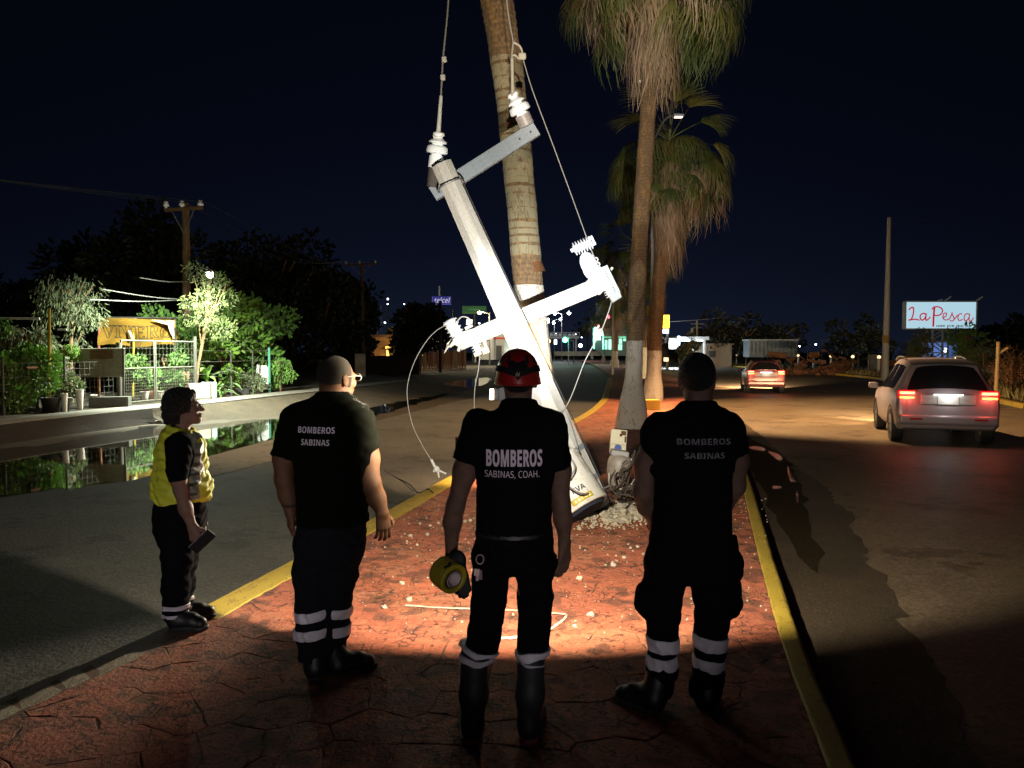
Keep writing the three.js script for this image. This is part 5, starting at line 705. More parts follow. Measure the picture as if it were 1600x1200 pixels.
rosette('tall plant with broad arching leaves right of the gate post', 322, 25.6, 1.5, 16, .16, LM.bright, 171, .5); rosette('arching bright plant in front of the broad leaved one', 336, 25.3, .95, 20, .08, LM.bright, 172, .1); rosette('spiky bright green plant behind the middle of the gate', 287, 24.4, .8, 22, .06, LM.yellow, 173, .35); rosette('upright leafy plant behind the fence wire', 351, 26.4, 1.35, 14, .14, LM.green, 174, .2); rosette('low strap leaved plant beside the striped sack', 345, 25, .6, 18, .05, LM.green, 175, .05);
// ---------------------------------------------------------------- plant nursery: banner, fence, gate, pots, lamp
const NP = (x, y, d) => at(x, y, d);
M.yellowPaint = mat(.52, .40, .04, { rep: 3 }); M.fence = mat(.10, .095, .08, { rep: 3, metalness: .4 });
{
  const d = 25.2, o = thing('banner', 'torn yellow cloth banner with dark outlined letters over the nursery gate', 'banner', NP(213, 517, d)), L = (x, y, k = 0) => NP(x, y, d + k).sub(o.position), a = L(153, 497), b = L(275, 498), h = L(153, 540).y - a.y;
  const t = canvasTex(1024, 384, (g, w, hh) => { g.fillStyle = '#79590f'; g.fillRect(0, 0, w, hh); const R = rng(8); for (let i = 0; i < 500; i++) { g.fillStyle = `rgba(${R() < .5 ? '90,60,10' : '220,190,80'},.06)`; g.fillRect(R() * w, R() * hh, 10 + R() * 90, 4 + R() * 16); } g.font = 'bold 250px serif'; g.textBaseline = 'middle'; g.textAlign = 'center'; g.strokeStyle = '#2c2411'; g.lineWidth = 10; g.save(); g.translate(w * .5, hh * .52); g.scale((w * .93) / g.measureText('VIVERO').width, 1); g.strokeText('VIVERO', 0, 0); g.restore(); });
  const pos = [], uv = [], idx = [], nx = 48, ny = 14; for (let j = 0; j <= ny; j++) for (let i = 0; i <= nx; i++) { const u = i / nx, v = j / ny, fold = .035 * Math.sin(u * 21 + v * 3) * v + .05 * Math.sin(u * 7 - v * 5) + .09 * smooth(.72, .98, u) * Math.sin(v * 6 + u * 26); pos.push(lerp(a.x, b.x, u), a.y + h * v + .05 * Math.sin(u * 9) * v - .07 * smooth(.75, 1, u) * (1 - v) * Math.sin((u - .75) * 12.5), fold); uv.push(u, 1 - v); if (i && j) { const q = j * (nx + 1) + i; idx.push(q - nx - 2, q - 1, q - nx - 1, q - 1, q, q - nx - 1); } }
  const m = mat(1, 1, 1, { roughness: .9 }); m.map = t; mesh('cloth', geom(pos, idx, uv), m, o);
  mesh('torn_flap', [geom([...L(236, 500, -.12).toArray(), ...L(272, 501, -.12).toArray(), ...L(262, 508, -.2).toArray(), ...L(272, 530, -.1).toArray(), ...L(266, 519, -.22).toArray()], [0, 2, 1, 1, 2, 4, 1, 4, 3]), geom([...L(200, 516, -.1).toArray(), ...L(204, 517, -.12).toArray(), ...L(210, 530, -.1).toArray(), ...L(206, 530, -.13).toArray()], [0, 1, 2, 0, 2, 3])], mat(.78, .70, .50, { rep: 2 }), o);
  mesh('top_rail', rod(L(150, 496), L(278, 497), .03), M.fence, o);
  const g = (x, y, m2, r = .035, dx = 0) => mesh('post', rod(V(L(x + dx, 640).x, .2 - o.position.y, .03), L(x, y, .03), r), m2, o); g(274, 497, M.fence); g(209, 498, M.yellowPaint); g(155, 497, mat(.40, .12, .07, { rep: 3 }));
}
{ const p = q3(77, 19.0); solo('post', rod(p, NP(77, 482, 19.0), .035), M.yellowPaint, 'thin yellow post standing among climbers at the left of the nursery', 'post'); const w = q3(80, 20); solo('shade_rail', [rod(NP(-30, 497, 20), NP(62, 498, 20), .03), rod(NP(56, 515, 20), NP(69, 515, 20), .022), rod(NP(90, 515, 20), NP(104, 515, 20), .022)], M.white, 'pale rails of a plant shade at the left of the nursery', 'rail'); }
// weathered board on legs
{ const d = 20.6, o = thing('notice_board', 'weathered grey board with a brown patch left of the nursery gate', 'board', NP(159, 570, d)), L = (x, y, k = 0) => NP(x, y, d + k).sub(o.position), f = (x0, y0, x1, y1, k, m, n) => { const a = L(x0, y0, k), b = L(x1, y1, k); mesh(n, box(b.x - a.x, a.y - b.y, .03, (a.x + b.x) / 2, (a.y + b.y) / 2, a.z), m, o); }; f(123, 546, 194, 588, 0, mat(.22, .22, .16, { tex: T.plaster, rep: 1 }), 'panel'); f(141, 547, 176, 561, -.03, mat(.34, .22, .09, { tex: T.dirt, rep: 1 }), 'brown_patch'); for (const x of [124, 193]) mesh('leg', rod(L(x, 640), L(x, 545), .03), M.fence, o); mesh('frame', [rod(L(123, 546), L(194, 545), .025), rod(L(123, 588), L(194, 588), .02)], mat(.3, .28, .22, { rep: 2 }), o); mesh('stake', rod(L(155, 640), L(154, 588), .035), M.wood, o); }
// fence line: stations along the footway edge
const FL = [[-12.55, 15.2], [-11.75, 17.7], [-11.25, 19.3], [-10.75, 21.0], [-9.98, 24.2], [-9.4, 25.7], [-8.72, 27.6]].map(([x, d]) => V(x, NY, -d));
function meshPanel(parent, a, b, y0, y1, step, r = .006, nm = 'wire_mesh', m = M.fence) { const g = [], n = Math.round(a.distanceTo(b) / step), k = Math.round((y1 - y0) / step); for (let i = 0; i <= n; i++) { const p = a.clone().lerp(b, i / n); g.push(bar(p.clone().setY(y0), p.clone().setY(y1), r, r)); } for (let j = 0; j <= k; j++) g.push(bar(a.clone().setY(lerp(y0, y1, j / k)), b.clone().setY(lerp(y0, y1, j / k)), r, r)); return mesh(nm, g, m, parent); }
{
  const o = thing('garden_fence', 'dark wire fence along the nursery left of the gate', 'fence', V(0, 0, 0)); for (let i = 0; i < 4; i++) mesh('post', rod(FL[i], FL[i].clone().setY(NY + (i === 3 ? 1.72 : 1.35)), i === 3 ? .07 : .03), M.fence, o); for (let i = 0; i < 3; i++) { meshPanel(o, FL[i].clone().lerp(FL[i + 1], i === 2 ? .0 : 0), FL[i + 1].clone().lerp(FL[i], i === 2 ? .12 : 0), NY + .05, NY + 1.2, .16, .008); }
  mesh('rail', bar(NP(42, 575, 18.2), NP(86, 572, 19.3), .05, .03), M.wood, o);
  const gt = thing('iron_gate', 'double wire gate of the nursery with a pale top rail', 'gate', V(0, 0, 0)), mid = FL[3].clone().lerp(FL[4], .43), m2 = mat(.17, .17, .14, { metalness: .4, rep: 3 });
  for (const [p, q] of [[FL[3].clone().lerp(FL[4], .03), mid.clone().lerp(FL[3], .01)], [mid.clone().lerp(FL[4], .03), FL[4]]]) { mesh('frame', [[.06, 0], [1.0, 0], [1.78, 0]].flatMap(([h]) => [rod(p.clone().setY(NY + h), q.clone().setY(NY + h), .022)]).concat([rod(p.clone().setY(NY + .06), p.clone().setY(NY + 1.78), .025), rod(q.clone().setY(NY + .06), q.clone().setY(NY + 1.78), .025)]), m2, gt); meshPanel(gt, p, q, NY + .06, NY + 1.0, .085, .006, 'wire_mesh', m2); meshPanel(gt, p, q, NY + 1.0, NY + 1.76, .17, .005, 'wire_mesh', m2); }
  mesh('gate_post', rod(FL[4], FL[4].clone().setY(NY + 1.95), .06), M.fence, gt);
  const f2 = thing('garden_fence', 'wire fence right of the nursery gate ending at a green post', 'fence', V(0, 0, 0)); for (const i of [5]) mesh('post', rod(FL[i], FL[i].clone().setY(NY + 1.5), .028), M.fence, f2); mesh('end_post', rod(FL[6], FL[6].clone().setY(NY + 1.62), .045), mat(.06, .26, .19, { rep: 3 }), f2, 'green end post'); const mp = FL[5].clone().lerp(FL[6], .55); mesh('post', rod(mp, mp.clone().setY(NY + 1.5), .025), M.fence, f2); mesh('wire_strand', [.3, .75, 1.15, 1.5].map((h) => rod(FL[4].clone().setY(NY + h), FL[6].clone().setY(NY + h), .007)), m2, f2);
}
// pots and crates
const pot = (label, x, d, r, h, m, g) => solo('plant_pot', put(lathe([[.001, 0], [r * .72, 0], [r, h * .9], [r * 1.08, h * .9], [r * 1.08, h], [r * .95, h], [r * .9, h * .85], [.001, h * .85]], 16), ...q3(x, d).toArray()), m, label, 'pot', g);
M.blackPot = mat(.02, .02, .02, { rep: 3, roughness: .5 }); M.clay = mat(.36, .17, .09, { rep: 3 });
pot('black pot at the foot of the left fence', 80, 18.6, .24, .36, M.blackPot); pot('black pot right beside another at the left fence', 97, 18.9, .2, .34, M.blackPot); pot('narrow white pot standing between black pots', 124, 19.5, .09, .5, M.white); pot('white plastic pot right of the dark crates', 100, 18.6, .07, .46, M.white); pot('white flower tub under the notice board', 150, 20.8, .17, .3, M.white); pot('clay pot behind the gate wires', 232, 23.2, .25, .4, M.clay); pot('white bucket behind the gate', 226, 22.6, .12, .3, M.white); pot('pale pot behind the gate, next to the bucket', 248, 23.3, .14, .28, M.conc);
solo('planter_box', box(.95, .28, .4, ...q3(172, 20.3).add(V(0, .14, 0)).toArray(), .25, .01), mat(.09, .09, .08, { rep: 2 }), 'dark planter trough left of the gate post', 'planter'); solo('concrete_planter', box(.62, .48, .4, ...q3(313, 24.1).add(V(0, .24, 0)).toArray(), .25, .02), M.conc, 'grey concrete planter right of the gate post', 'planter');
{ const p = q3(327, 24.5), g = []; for (let i = 0; i < 9; i++) g.push(box(.045, .5 + .02 * Math.sin(i * 3), .2, -.2 + i * .05, .25, .012 * Math.sin(i * 2.1), 0, .008)); const s = solo('striped_sack', g, mat(.42, .62, .56, { rep: 3 }), 'pale green ribbed sack standing beside the concrete planter', 'sack'); s.position.copy(p); s.rotation.y = .25; }
for (const [x, d, l] of [[376, 26.6, 'left black crate of potted herbs'], [398, 27.3, 'right black crate of potted herbs']]) { const o = thing('plant_crate', l, 'crate', q3(x, d), .28, 'crates of potted herbs'); mesh('tray', [box(.55, .03, .4, 0, .015, 0), box(.55, .2, .02, 0, .12, .2), box(.55, .2, .02, 0, .12, -.2), box(.02, .2, .4, .275, .12, 0), box(.02, .2, .4, -.275, .12, 0)], M.blackPot, o); mesh('pot', [-.17, 0, .17].map((k) => put(lathe([[.001, .03], [.055, .03], [.075, .2], [.001, .2]], 10), k, 0, .05)), M.clay, o); }
solo('white_sheet', [geom([0, 1.0, 0, .5, .95, .05, .42, .1, .1, -.1, .2, .05, .2, .6, .16], [0, 4, 1, 1, 4, 2, 2, 4, 3, 3, 4, 0])], mat(.62, .62, .62, { rep: 2 }), 'white cloth hanging near the right end of the nursery fence', 'cloth').position.copy(q3(402, 27.8));
{ const p = q3(270, 24.4), o = thing('wood_pallet', 'leaning slatted grey pallet behind the right gate leaf', 'pallet', p, .3); for (let i = 0; i < 8; i++) mesh('slat', box(.07, .62, .02, -.42 + i * .12, .55, 0), mat(.28, .25, .20, { rep: 2, tex: T.bark }), o); mesh('rail', [box(1.0, .06, .03, 0, .36, -.026), box(1.0, .06, .03, 0, .76, -.026)], mat(.24, .21, .17, { rep: 2 }), o); o.rotation.x = -.12; }
{ const p = q3(103, 20.2), o = thing('round_table', 'small table with white bowls in the nursery', 'table', p); mesh('table_top', put(new THREE.CylinderGeometry(.32, .32, .04, 20), 0, .8, 0), M.white, o); for (const [x, z] of [[-.2, -.2], [.2, -.2], [-.2, .2], [.2, .2]]) mesh('leg', rod(V(x, 0, z), V(x * .9, .8, z * .9), .022), M.wood, o); const b = solo('white_bowl', lathe([[.06, 0], [.2, .04], [.27, .13], [.25, .13], [.18, .06], [.001, .04]], 20), M.white, 'white bowl upside on the small nursery table', 'bowl'); b.position.copy(p).add(V(-.05, .82, 0)); const c = solo('white_bowl', lathe([[.06, 0], [.2, .04], [.27, .13], [.25, .13], [.18, .06], [.001, .04]], 20), M.white, 'white bowl stacked on top of the other bowl', 'bowl'); c.position.copy(p).add(V(-.05, .92, .02)); }
// stones and litter on the dirt strip
{ const R = rng(77), g = []; for (const [x, y, s] of [[333, 640, .18], [327, 634, .14], [345, 638, .1], [262, 652, .14], [243, 660, .12], [382, 632, .1]]) { const q = new THREE.DodecahedronGeometry(s, 1); q.scale(1.4, .35, .8); q.rotateY(R() * 3); const p = ground(x, y, ROAD); g.push(q.translate(p.x, p.y + .02, p.z)); } g.forEach((q) => solo('stone', q, M.conc, 'flat pale stone on the dirt between the footway and the puddle', 'stone', 'flat stones by the puddle')); }
// wooden poles
function lampPost() {}
function powerPole(label, x, d, topY, armPx, seed, lit) {
  const f = B(x, 600, d), o = thing('power_pole', label, 'utility pole', f), T0 = at(x - 3, topY, d).sub(f), m = mat(.20, .145, .10, { tex: T.bark, rep: [1, .4] }); mesh('pole', rod(V(0, -.1, 0), T0, .17, .13, 12), m, o); const w = armPx * d / 1200, y = T0.y - .3, arm = mesh('crossarm', bar(V(T0.x - w / 2, y + .03, .16), V(T0.x + w / 2, y + .12, .16), .12, .10), m, o);
  mesh('brace', [bar(V(T0.x - w * .3, y, .23), V(T0.x, y - .8, .18), .035, .01), bar(V(T0.x + w * .3, y + .06, .23), V(T0.x, y - .8, .18), .035, .01)], M.steel, o); for (const k of [-.47, -.05, .44]) mesh('insulator', put(lathe([[.001, 0], [.05, 0], [.05, .08], [.11, .09], [.10, .16], [.06, .18], [.08, .2], [.07, .26], [.001, .28]], 12), T0.x + k * w, y + .1 + .04 * k, .16), M.porcelain, arm); return { o, f, T0, y, w };
}
const pp1 = powerPole('wooden utility pole with a crossarm rising behind the nursery', 293, 28, 318, 58, 1), pp2 = powerPole('distant utility pole with a crossarm above the dark trees', 568, 60, 409, 50, 2);
const ppA = pp1.f.clone().add(pp1.T0), ppB = pp2.f.clone().add(pp2.T0);
for (const k of [-1, 0, 1]) { solo('power_line', tube([ppA.clone().add(V(-13, 1.2 + k * .1, 14)), ppA.clone().add(V(-6, -.1, 7)), ppA.clone().add(V(k * .8, 0, .2))], .009, 24, 4), M.darkwire, ['lowest', 'middle', 'highest'][k + 1] + ' dark power line leading from the wooden pole off to the left', 'power line'); solo('power_line', tube([ppA.clone().add(V(k * .8, 0, .2)), ppA.clone().lerp(ppB, .5).add(V(k * .9, -1.0, 0)), ppB.clone().add(V(k, 0, .2))], .012, 24, 4), M.darkwire, ['left', 'middle', 'right'][k + 1] + ' dark power line between the two wooden poles', 'power line'); }
[[296, 440, 219, 434, 'upper lit cable left of the nursery lamp'], [303, 469, 160, 452, 'middle lit cable left of the nursery lamp'], [292, 468, 140, 468, 'lowest lit cable left of the nursery lamp']].forEach(([x0, y0, x1, y1, l], i) => { const a = at(x0, y0, 27.7), b = at(x1, y1, 24 - i); solo('cable', tube([a, a.clone().lerp(b, .5).add(V(0, -.06, 0)), b], .018, 20, 5), mat(.22, .22, .21), l, 'cable'); });
// lamp on an arm of the pole
{
  const p = at(328, 428, 22.2), o = thing('street_lamp', 'lit white lamp on an arm above the nursery trees', 'lamp', p), root = at(294, 440, 27.9).sub(p); mesh('arm', tube([root, root.clone().multiplyScalar(.5).add(V(0, .35, 0)), V(0, .12, 0)], .022, 16, 6), M.steel, o); mesh('lamp_housing', put(lathe([[.001, .13], [.07, .12], [.11, .05], [.11, .03], [.001, .03]], 16), 0, 0, 0), M.galv, o); mesh('lamp_glass', put(new THREE.SphereGeometry(.095, 16, 10), 0, -.02, 0), glow(.9, 1, .86, 40), o);
  const green = new THREE.Color().setRGB(.90, 1, .80); lamp(p.clone().add(V(0, -.02, 0)), green, 48, 4); spot(p.clone().add(V(0, -.13, 0)), p.clone().add(V(-1.5, -4, -1.2)), green, 560, 71, .3, 4);
}
// ---------------------------------------------------------------- the far end: signs, lamps, buildings
const boxAt = (x0, y0, x1, y1, d, depth, k = 0) => { const a = at(x0, y0, d), b = at(x1, y1, d); return box(b.x - a.x, a.y - b.y, depth, (a.x + b.x) / 2, (a.y + b.y) / 2, -d - depth / 2 + k); };
const toGround = (x, y, x1, d, r, m, name, parent) => { const p = at(x, y, d), f = at(x1, y, d).setY(ROAD); return mesh(name, rod(f, p, r, r * .7), m, parent); };
M.lampPole = mat(.34, .34, .34, { metalness: .4, rep: 2 });
function streetLamp(label, x, y, d, color, e, arms = [-1], r = .28, cd = 0, group) {
  const p = at(x, y, d), f = p.clone().setY(ROAD), o = thing('street_lamp', label, 'street lamp', f, 0, group), H = p.y - ROAD; mesh('pole', rod(V(0, 0, 0), V(0, H, 0), .11, .07, 8), M.lampPole, o);
  for (const s of arms) { mesh('arm', tube([V(0, H - .3, 0), V(s * .6, H, 0), V(s * 1.2, H + .08, 0)], .05, 8, 5), M.lampPole, o); mesh('lamp_head', put(new THREE.SphereGeometry(r, 10, 8).scale(1.5, .5, 1), s * 1.35, H + .12, 0), M.lampPole, o); if (e) mesh('lamp_glass', put(new THREE.SphereGeometry(r, 12, 8), s * 1.35, H, 0), glow(...color, e), o); }
  if (cd) lamp(p.clone().add(V(arms[0] * 1.35, -r - .1, 0)), new THREE.Color().setRGB(...color), cd, 8); return o;
}
const W_ = [.86, .93, 1], Y_ = [1, .84, .5];
streetLamp('bright double-headed street lamp at the end of the avenue', 878, 489, 146, W_, 60, [-1, 1], .30, 250);
streetLamp('far white street lamp, just left of the brightest one', 866, 499, 170, W_, 40, [1, -1], .28, 160); streetLamp('farther street lamp in the cluster over the avenue, second from the left', 857, 504, 200, W_, 34, [1], .36, 0); streetLamp('small far street lamp nearest the palm trunk', 849, 503, 215, W_, 22, [1, -1], .3); streetLamp('lowest far street lamp beside the palm trunk', 851, 513, 235, W_, 24, [-1], .5);
streetLamp('yellowish street lamp above the round dark tree', 676, 483, 98, Y_, 30, [-1], .26, 260); streetLamp('yellowish street lamp right of the green billboard', 765, 488, 104, Y_, 30, [-1], .26, 260);
streetLamp('unlit double-armed street lamp rising between the palms', 958, 394, 58, W_, 0, [-1, 1], .18);
[[595, 475, 150, 'tiny distant light over the dark trees, right of the mast'], [623, 475, 190, 'tiny distant light right of the faint mast'], [589, 504, 130, 'tiny white light among the dark trees'], [692, 530, 120, 'small white light by the far pole']].forEach(([x, y, d, l]) => { const o = streetLamp(l, x, y, d, W_, 12, [1], .14); });
{ const d = 210, p = at(606, 468, d), f = p.clone().setY(ROAD), o = thing('radio_mast', 'faint lattice mast far behind the dark trees', 'mast', f), g = []; for (const s of [[-1, 1], [1, 1], [0, -1]]) g.push(rod(V(s[0] * 1.2, 0, s[1]), V(s[0] * .35, p.y, s[1] * .3), .1)); for (let i = 0; i < 24; i++) { const y = p.y * i / 24, w = lerp(1.2, .35, i / 24); g.push(rod(V(-w, y, w * .8), V(w, y + p.y / 24, w * .8), .06)); } mesh('lattice', g, M.galv, o); mesh('signal_light', put(new THREE.SphereGeometry(.3, 8, 6), 0, p.y + .3, 0), glow(.9, .95, 1, 3), o); }
{ const p = ground(1019, 625, 0), t = at(1019, 381, -p.z), o = thing('street_lamp', 'slim grey street lamp post beside the painted palm, its heads hidden in the crowns', 'street lamp', p); const top = t.clone().sub(p).setY(9.0); mesh('shaft', rod(V(0, 0, 0), top, .075, .05, 14), mat(.42, .42, .42, { metalness: .3, rep: 2 }), o);
  // its two lamp heads hang over the lanes, hidden from the front by the palm crowns
  for (const [x, y, d, to] of [[1060, 184, 22, [9.6, -22.4]], [1004, 128, 22.4, [-1.2, -22.2]]]) { const q = at(x, y, d), e = q.clone().sub(p); mesh('arm', tube([top, top.clone().lerp(e, .5).add(V(0, .35, 0)), e.clone().add(V(0, .12, 0))], .035, 14, 6), M.lampPole, o); mesh('lamp_head', put(new RoundedBoxGeometry(.30, .07, .18, 2, .02), e.x, e.y + .06, e.z), M.galv, o); mesh('lamp_glass', put(new RoundedBoxGeometry(.22, .02, .13, 1, .006), e.x, e.y + .015, e.z), glow(1, .80, .58, 3), o); spot(q.clone().add(V(0, -.05, 0)), V(to[0], ROAD, to[1]), new THREE.Color().setRGB(1, .60, .28), x > 1030 ? 950 : 600, 43, .22, 6); } mesh('base_plate', box(.3, .03, .3, 0, .015, 0), M.steel, o); mesh('bracket', put(new RoundedBoxGeometry(.16, .35, .12, 2, .02), -.13, at(1014, 485, -p.z).y, 0), M.yellow, o); }
for (const [x, y, l] of [[1006, 632, 'yellow painted concrete block at the foot of the second palm'], [1004, 603, 'small yellow block farther down the island']]) solo('yellow_block', box(.62, .3, .4, ...ground(x + 6, y + 8, 0).add(V(0, .15, 0)).toArray(), .3, .02), M.yellow, l, 'block');
function panelText(w, h, fn, e) { const t = canvasTex(w, h, fn), m = new THREE.MeshStandardMaterial({ roughness: .5, map: t }); if (e) { m.emissiveMap = t; m.emissive.setRGB(1, 1, 1); m.emissiveIntensity = e; m.color.setRGB(.4, .4, .4); } return m; }
function boardSign(name, label, cat, x0, y0, x1, y1, d, front, edge, posts, extra) {
  const a = at(x0, y0, d), b = at(x1, y1, d), w = b.x - a.x, h = a.y - b.y, o = thing(name, label, cat, V((a.x + b.x) / 2, ROAD, -d)); mesh('cabinet', box(w, h, .5, 0, (a.y + b.y) / 2 - ROAD, -.26, 0, .02), edge, o); mesh('sign_face', put(new THREE.PlaneGeometry(w * .985, h * .97), 0, (a.y + b.y) / 2 - ROAD, .004), front, o);
  for (const p of posts) { const q = at(p, y1, d).x - o.position.x; mesh('post', rod(V(q, 0, -.3), V(q, b.y - ROAD, -.3), .16), M.lampPole, o); } if (extra) extra(o, w, h, a.y - ROAD, b.y - ROAD); return o;
}
boardSign('rooftop_sign', 'small violet-blue sign with white slanted lettering on a mast', 'sign', 675, 463, 705, 476, 120, panelText(512, 220, (g, w, h) => { g.fillStyle = '#20208c'; g.fillRect(0, 0, w, h); g.fillStyle = '#c8c8f4'; g.font = 'italic bold 190px sans-serif'; g.textAlign = 'center'; g.textBaseline = 'middle'; g.save(); g.translate(w / 2, h / 2); g.scale(430 / g.measureText('telcel').width, 1); g.fillText('telcel', 0, -4); g.restore(); g.fillStyle = '#5a5ae0'; g.fillRect(0, 0, 14, h); g.fillRect(0, h - 16, w, 16); }, .55), M.dark, [686], (o, w, h, t) => mesh('antenna', rod(V(-.4, t, -.3), V(-.4, t + 1.6, -.3), .16), M.galv, o));
boardSign('billboard', 'green billboard with a pale line of text beyond the crossarm', 'billboard', 722, 478, 760, 490, 130, panelText(512, 170, (g, w, h) => { g.fillStyle = '#1d6b34'; g.fillRect(0, 0, w, h); const R = rng(6); for (let x = 130; x < 380; x += 16) { g.fillStyle = 'rgba(170,215,160,.75)'; g.fillRect(x, 62 + R() * 8, 4 + R() * 9, 14 + R() * 14); } g.fillStyle = '#7a9c54'; g.fillRect(0, h - 12, w, 12); }, .35), M.dark, [741]);
boardSign('fuel_sign', 'glowing yellow roadside sign with a white panel below', 'sign', 1030, 492, 1046, 513, 84, panelText(256, 330, (g, w, h) => { g.fillStyle = '#ffd43a'; g.fillRect(0, 0, w, h); g.strokeStyle = '#f08a12'; g.lineWidth = 40; g.beginPath(); g.arc(w * .46, h * .5, 62, -2.6, 2.2); g.stroke(); g.fillStyle = '#f6b52a'; g.fillRect(0, h - 40, w, 40); }, 5), M.yellow, [1031, 1044], (o, w, h, t, b) => { mesh('lower_panel_sign', box(w * 1.02, .42, .3, -.1, b - .32, -.1), glow(.85, .88, 1, 4), o); mesh('frame', [box(w, .08, .1, 0, b - 1.6, -.2), bar(V(-w / 2, b - .6, -.2), V(w / 2, b - 1.6, -.2), .06, .06)], M.white, o); mesh('price_board', box(w * .95, 1.6, .2, 0, b - 2.4, -.2), M.dark, o); mesh('price_sign', box(.5, .4, .05, .22, b - 3.4, 0), glow(1, .8, .35, 2), o); });
// big restaurant board
{
  const d = 62, draw = (g, w, h) => { g.fillStyle = '#b4d9ea'; g.fillRect(0, 0, w, h); g.strokeStyle = '#b8162a'; g.lineCap = g.lineJoin = 'round'; g.lineWidth = 19; const S = (...l) => { for (const p of l) { g.beginPath(); g.moveTo(p[0] * w, p[1] * h); for (let i = 2; i < p.length; i += 4) g.quadraticCurveTo(p[i] * w, p[i + 1] * h, p[i + 2] * w, p[i + 3] * h); g.stroke(); } };
    S([.045, .29, .075, .18, .105, .22, .12, .40, .085, .62, .07, .70, .045, .68, .15, .62, .19, .69]);
    S([.285, .46, .235, .38, .205, .52, .20, .70, .245, .68, .285, .62, .29, .45, .275, .74, .305, .68, .325, .66, .345, .58]);
    g.lineWidth = 27; S([.405, .22, .395, .60, .395, .90]); g.lineWidth = 18; S([.375, .27, .40, .14, .48, .20, .555, .30, .50, .46, .455, .54, .41, .50]);
    g.lineWidth = 15; S([.53, .60, .60, .52, .575, .42, .53, .40, .53, .58, .55, .74, .62, .64], [.625, .64, .66, .46, .66, .40, .655, .46, .69, .60, .69, .76, .635, .70], [.69, .66, .72, .58, .735, .50], [.80, .46, .755, .40, .745, .58, .745, .76, .81, .66], [.90, .46, .85, .40, .835, .56, .83, .74, .87, .70, .91, .62, .91, .46, .895, .78, .93, .72, .955, .68, .965, .60]);
    g.fillStyle = '#4e5660'; g.font = 'bold 40px sans-serif'; g.textBaseline = 'middle'; const R = rng(2); for (let x = .44; x < .95; x += .022) if (R() > .12) g.fillRect(x * w, (.865 + .008 * R()) * h, 9 + R() * 9, 26 + R() * 8); };
  boardSign('restaurant_billboard', 'large lit pale-blue billboard with red script lettering on a lattice leg', 'billboard', 1415, 471, 1525, 514, d, panelText(1024, 400, draw, .9), mat(.62, .72, .80, { rep: 1 }), [], (o, w, h, t, b) => { const x = at(1468, 540, d).x - o.position.x, g = [], q = .62; for (const [a, c] of [[-1, -1], [1, -1], [-1, 1], [1, 1]]) g.push(bar(V(x + a * q, 0, c * .4 - .3), V(x + a * q, b, c * .4 - .3), .12, .12)); for (let i = 0; i < 4; i++) { const y0 = b * i / 4, y1 = b * (i + 1) / 4; for (const z of [-.7, .1]) { g.push(bar(V(x - q, i % 2 ? y0 : y1, z), V(x + q, i % 2 ? y1 : y0, z), .09, .06), bar(V(x - q, y1 - .05, z), V(x + q, y1 - .05, z), .08, .06)); } } mesh('lattice_leg', g, mat(.5, .57, .62, { rep: 2 }), o); mesh('flood_arm', [rod(V(w / 2 - .1, t, 0), V(w / 2 + .25, t + .35, .4), .07), rod(V(.2, t, 0), V(.5, t + .35, .5), .05), rod(V(-.4, t, 0), V(-.1, t + .15, .4), .05)], M.white, o); mesh('frame', [box(w, .1, .1, 0, t, .03), box(w, .1, .1, 0, b, .03), box(.1, h, .1, -w / 2, (t + b) / 2, .03), box(.1, h, .1, w / 2, (t + b) / 2, .03)], mat(.75, .8, .83, { rep: 1 }), o); });
}
// tall concrete post on the right
{ const d = 50, f = B(1383, 590, d), t = at(1389.5, 340, d), o = thing('concrete_post', 'tall tapering concrete pole left of the pale-blue billboard', 'utility pole', f); mesh('shaft', rod(V(0, 0, 0), t.clone().sub(f), .235, .115, 10), mat(.60, .60, .60, { rep: [1, .3], tex: T.grain }), o); mesh('band', put(new THREE.CylinderGeometry(.215, .215, .5, 10), 0, at(1385, 530, d).y - f.y, 0), mat(.45, .30, .09, { rep: 2 }), o); solo('power_line', tube([t, t.clone().add(V(3, -1.3, 4)), t.clone().add(V(9, -6.2, 10))], .012, 20, 4), M.dark, 'thin guy wire running down right from the tall concrete pole', 'wire'); }
// row of white marker posts along the far kerb
{
  const line = [[1088, 561], [1098, 562], [1108, 562], [1116, 563], [1128, 565], [1139, 566], [1151, 567], [1166, 568], [1200, 569], [1219, 571], [1247, 573], [1271, 575], [1298, 577], [1332, 580], [1373, 583]]; let first;
  line.forEach(([x, y], i) => { const p = ground(x, y, -.02), l = ['first', 'second', 'third', 'fourth', 'fifth', 'sixth', 'seventh', 'eighth', 'ninth', 'tenth', 'eleventh', 'twelfth', 'thirteenth', 'fourteenth', 'fifteenth'][i] + ' slim white marker post from the left along the far kerb'; if (!first) { first = thing('marker_post', l, 'post', p, 0, 'white marker posts along the far kerb'); mesh('post', rod(V(0, -.1, 0), V(0, 1.2, 0), .12, .11, 8), mat(.72, .68, .62, { rep: 2 }), first); mesh('cap_light', put(new THREE.SphereGeometry(.15, 10, 8), 0, 1.3, 0), glow(1, .72, .4, 1.6), first); } else copyOf(first, p, 0, l); });
}
struct('kerb', sweepLevel(resample([[16.75, 25], [20.6, 37], [24.9, 53], [26.9, 76], [28.4, 110]], 1.2), [[-.06, ROAD - .03], [-.05, -.01], [-.03, 0], [.22, 0], [.24, -.1]], .01, 12), M.yellow);
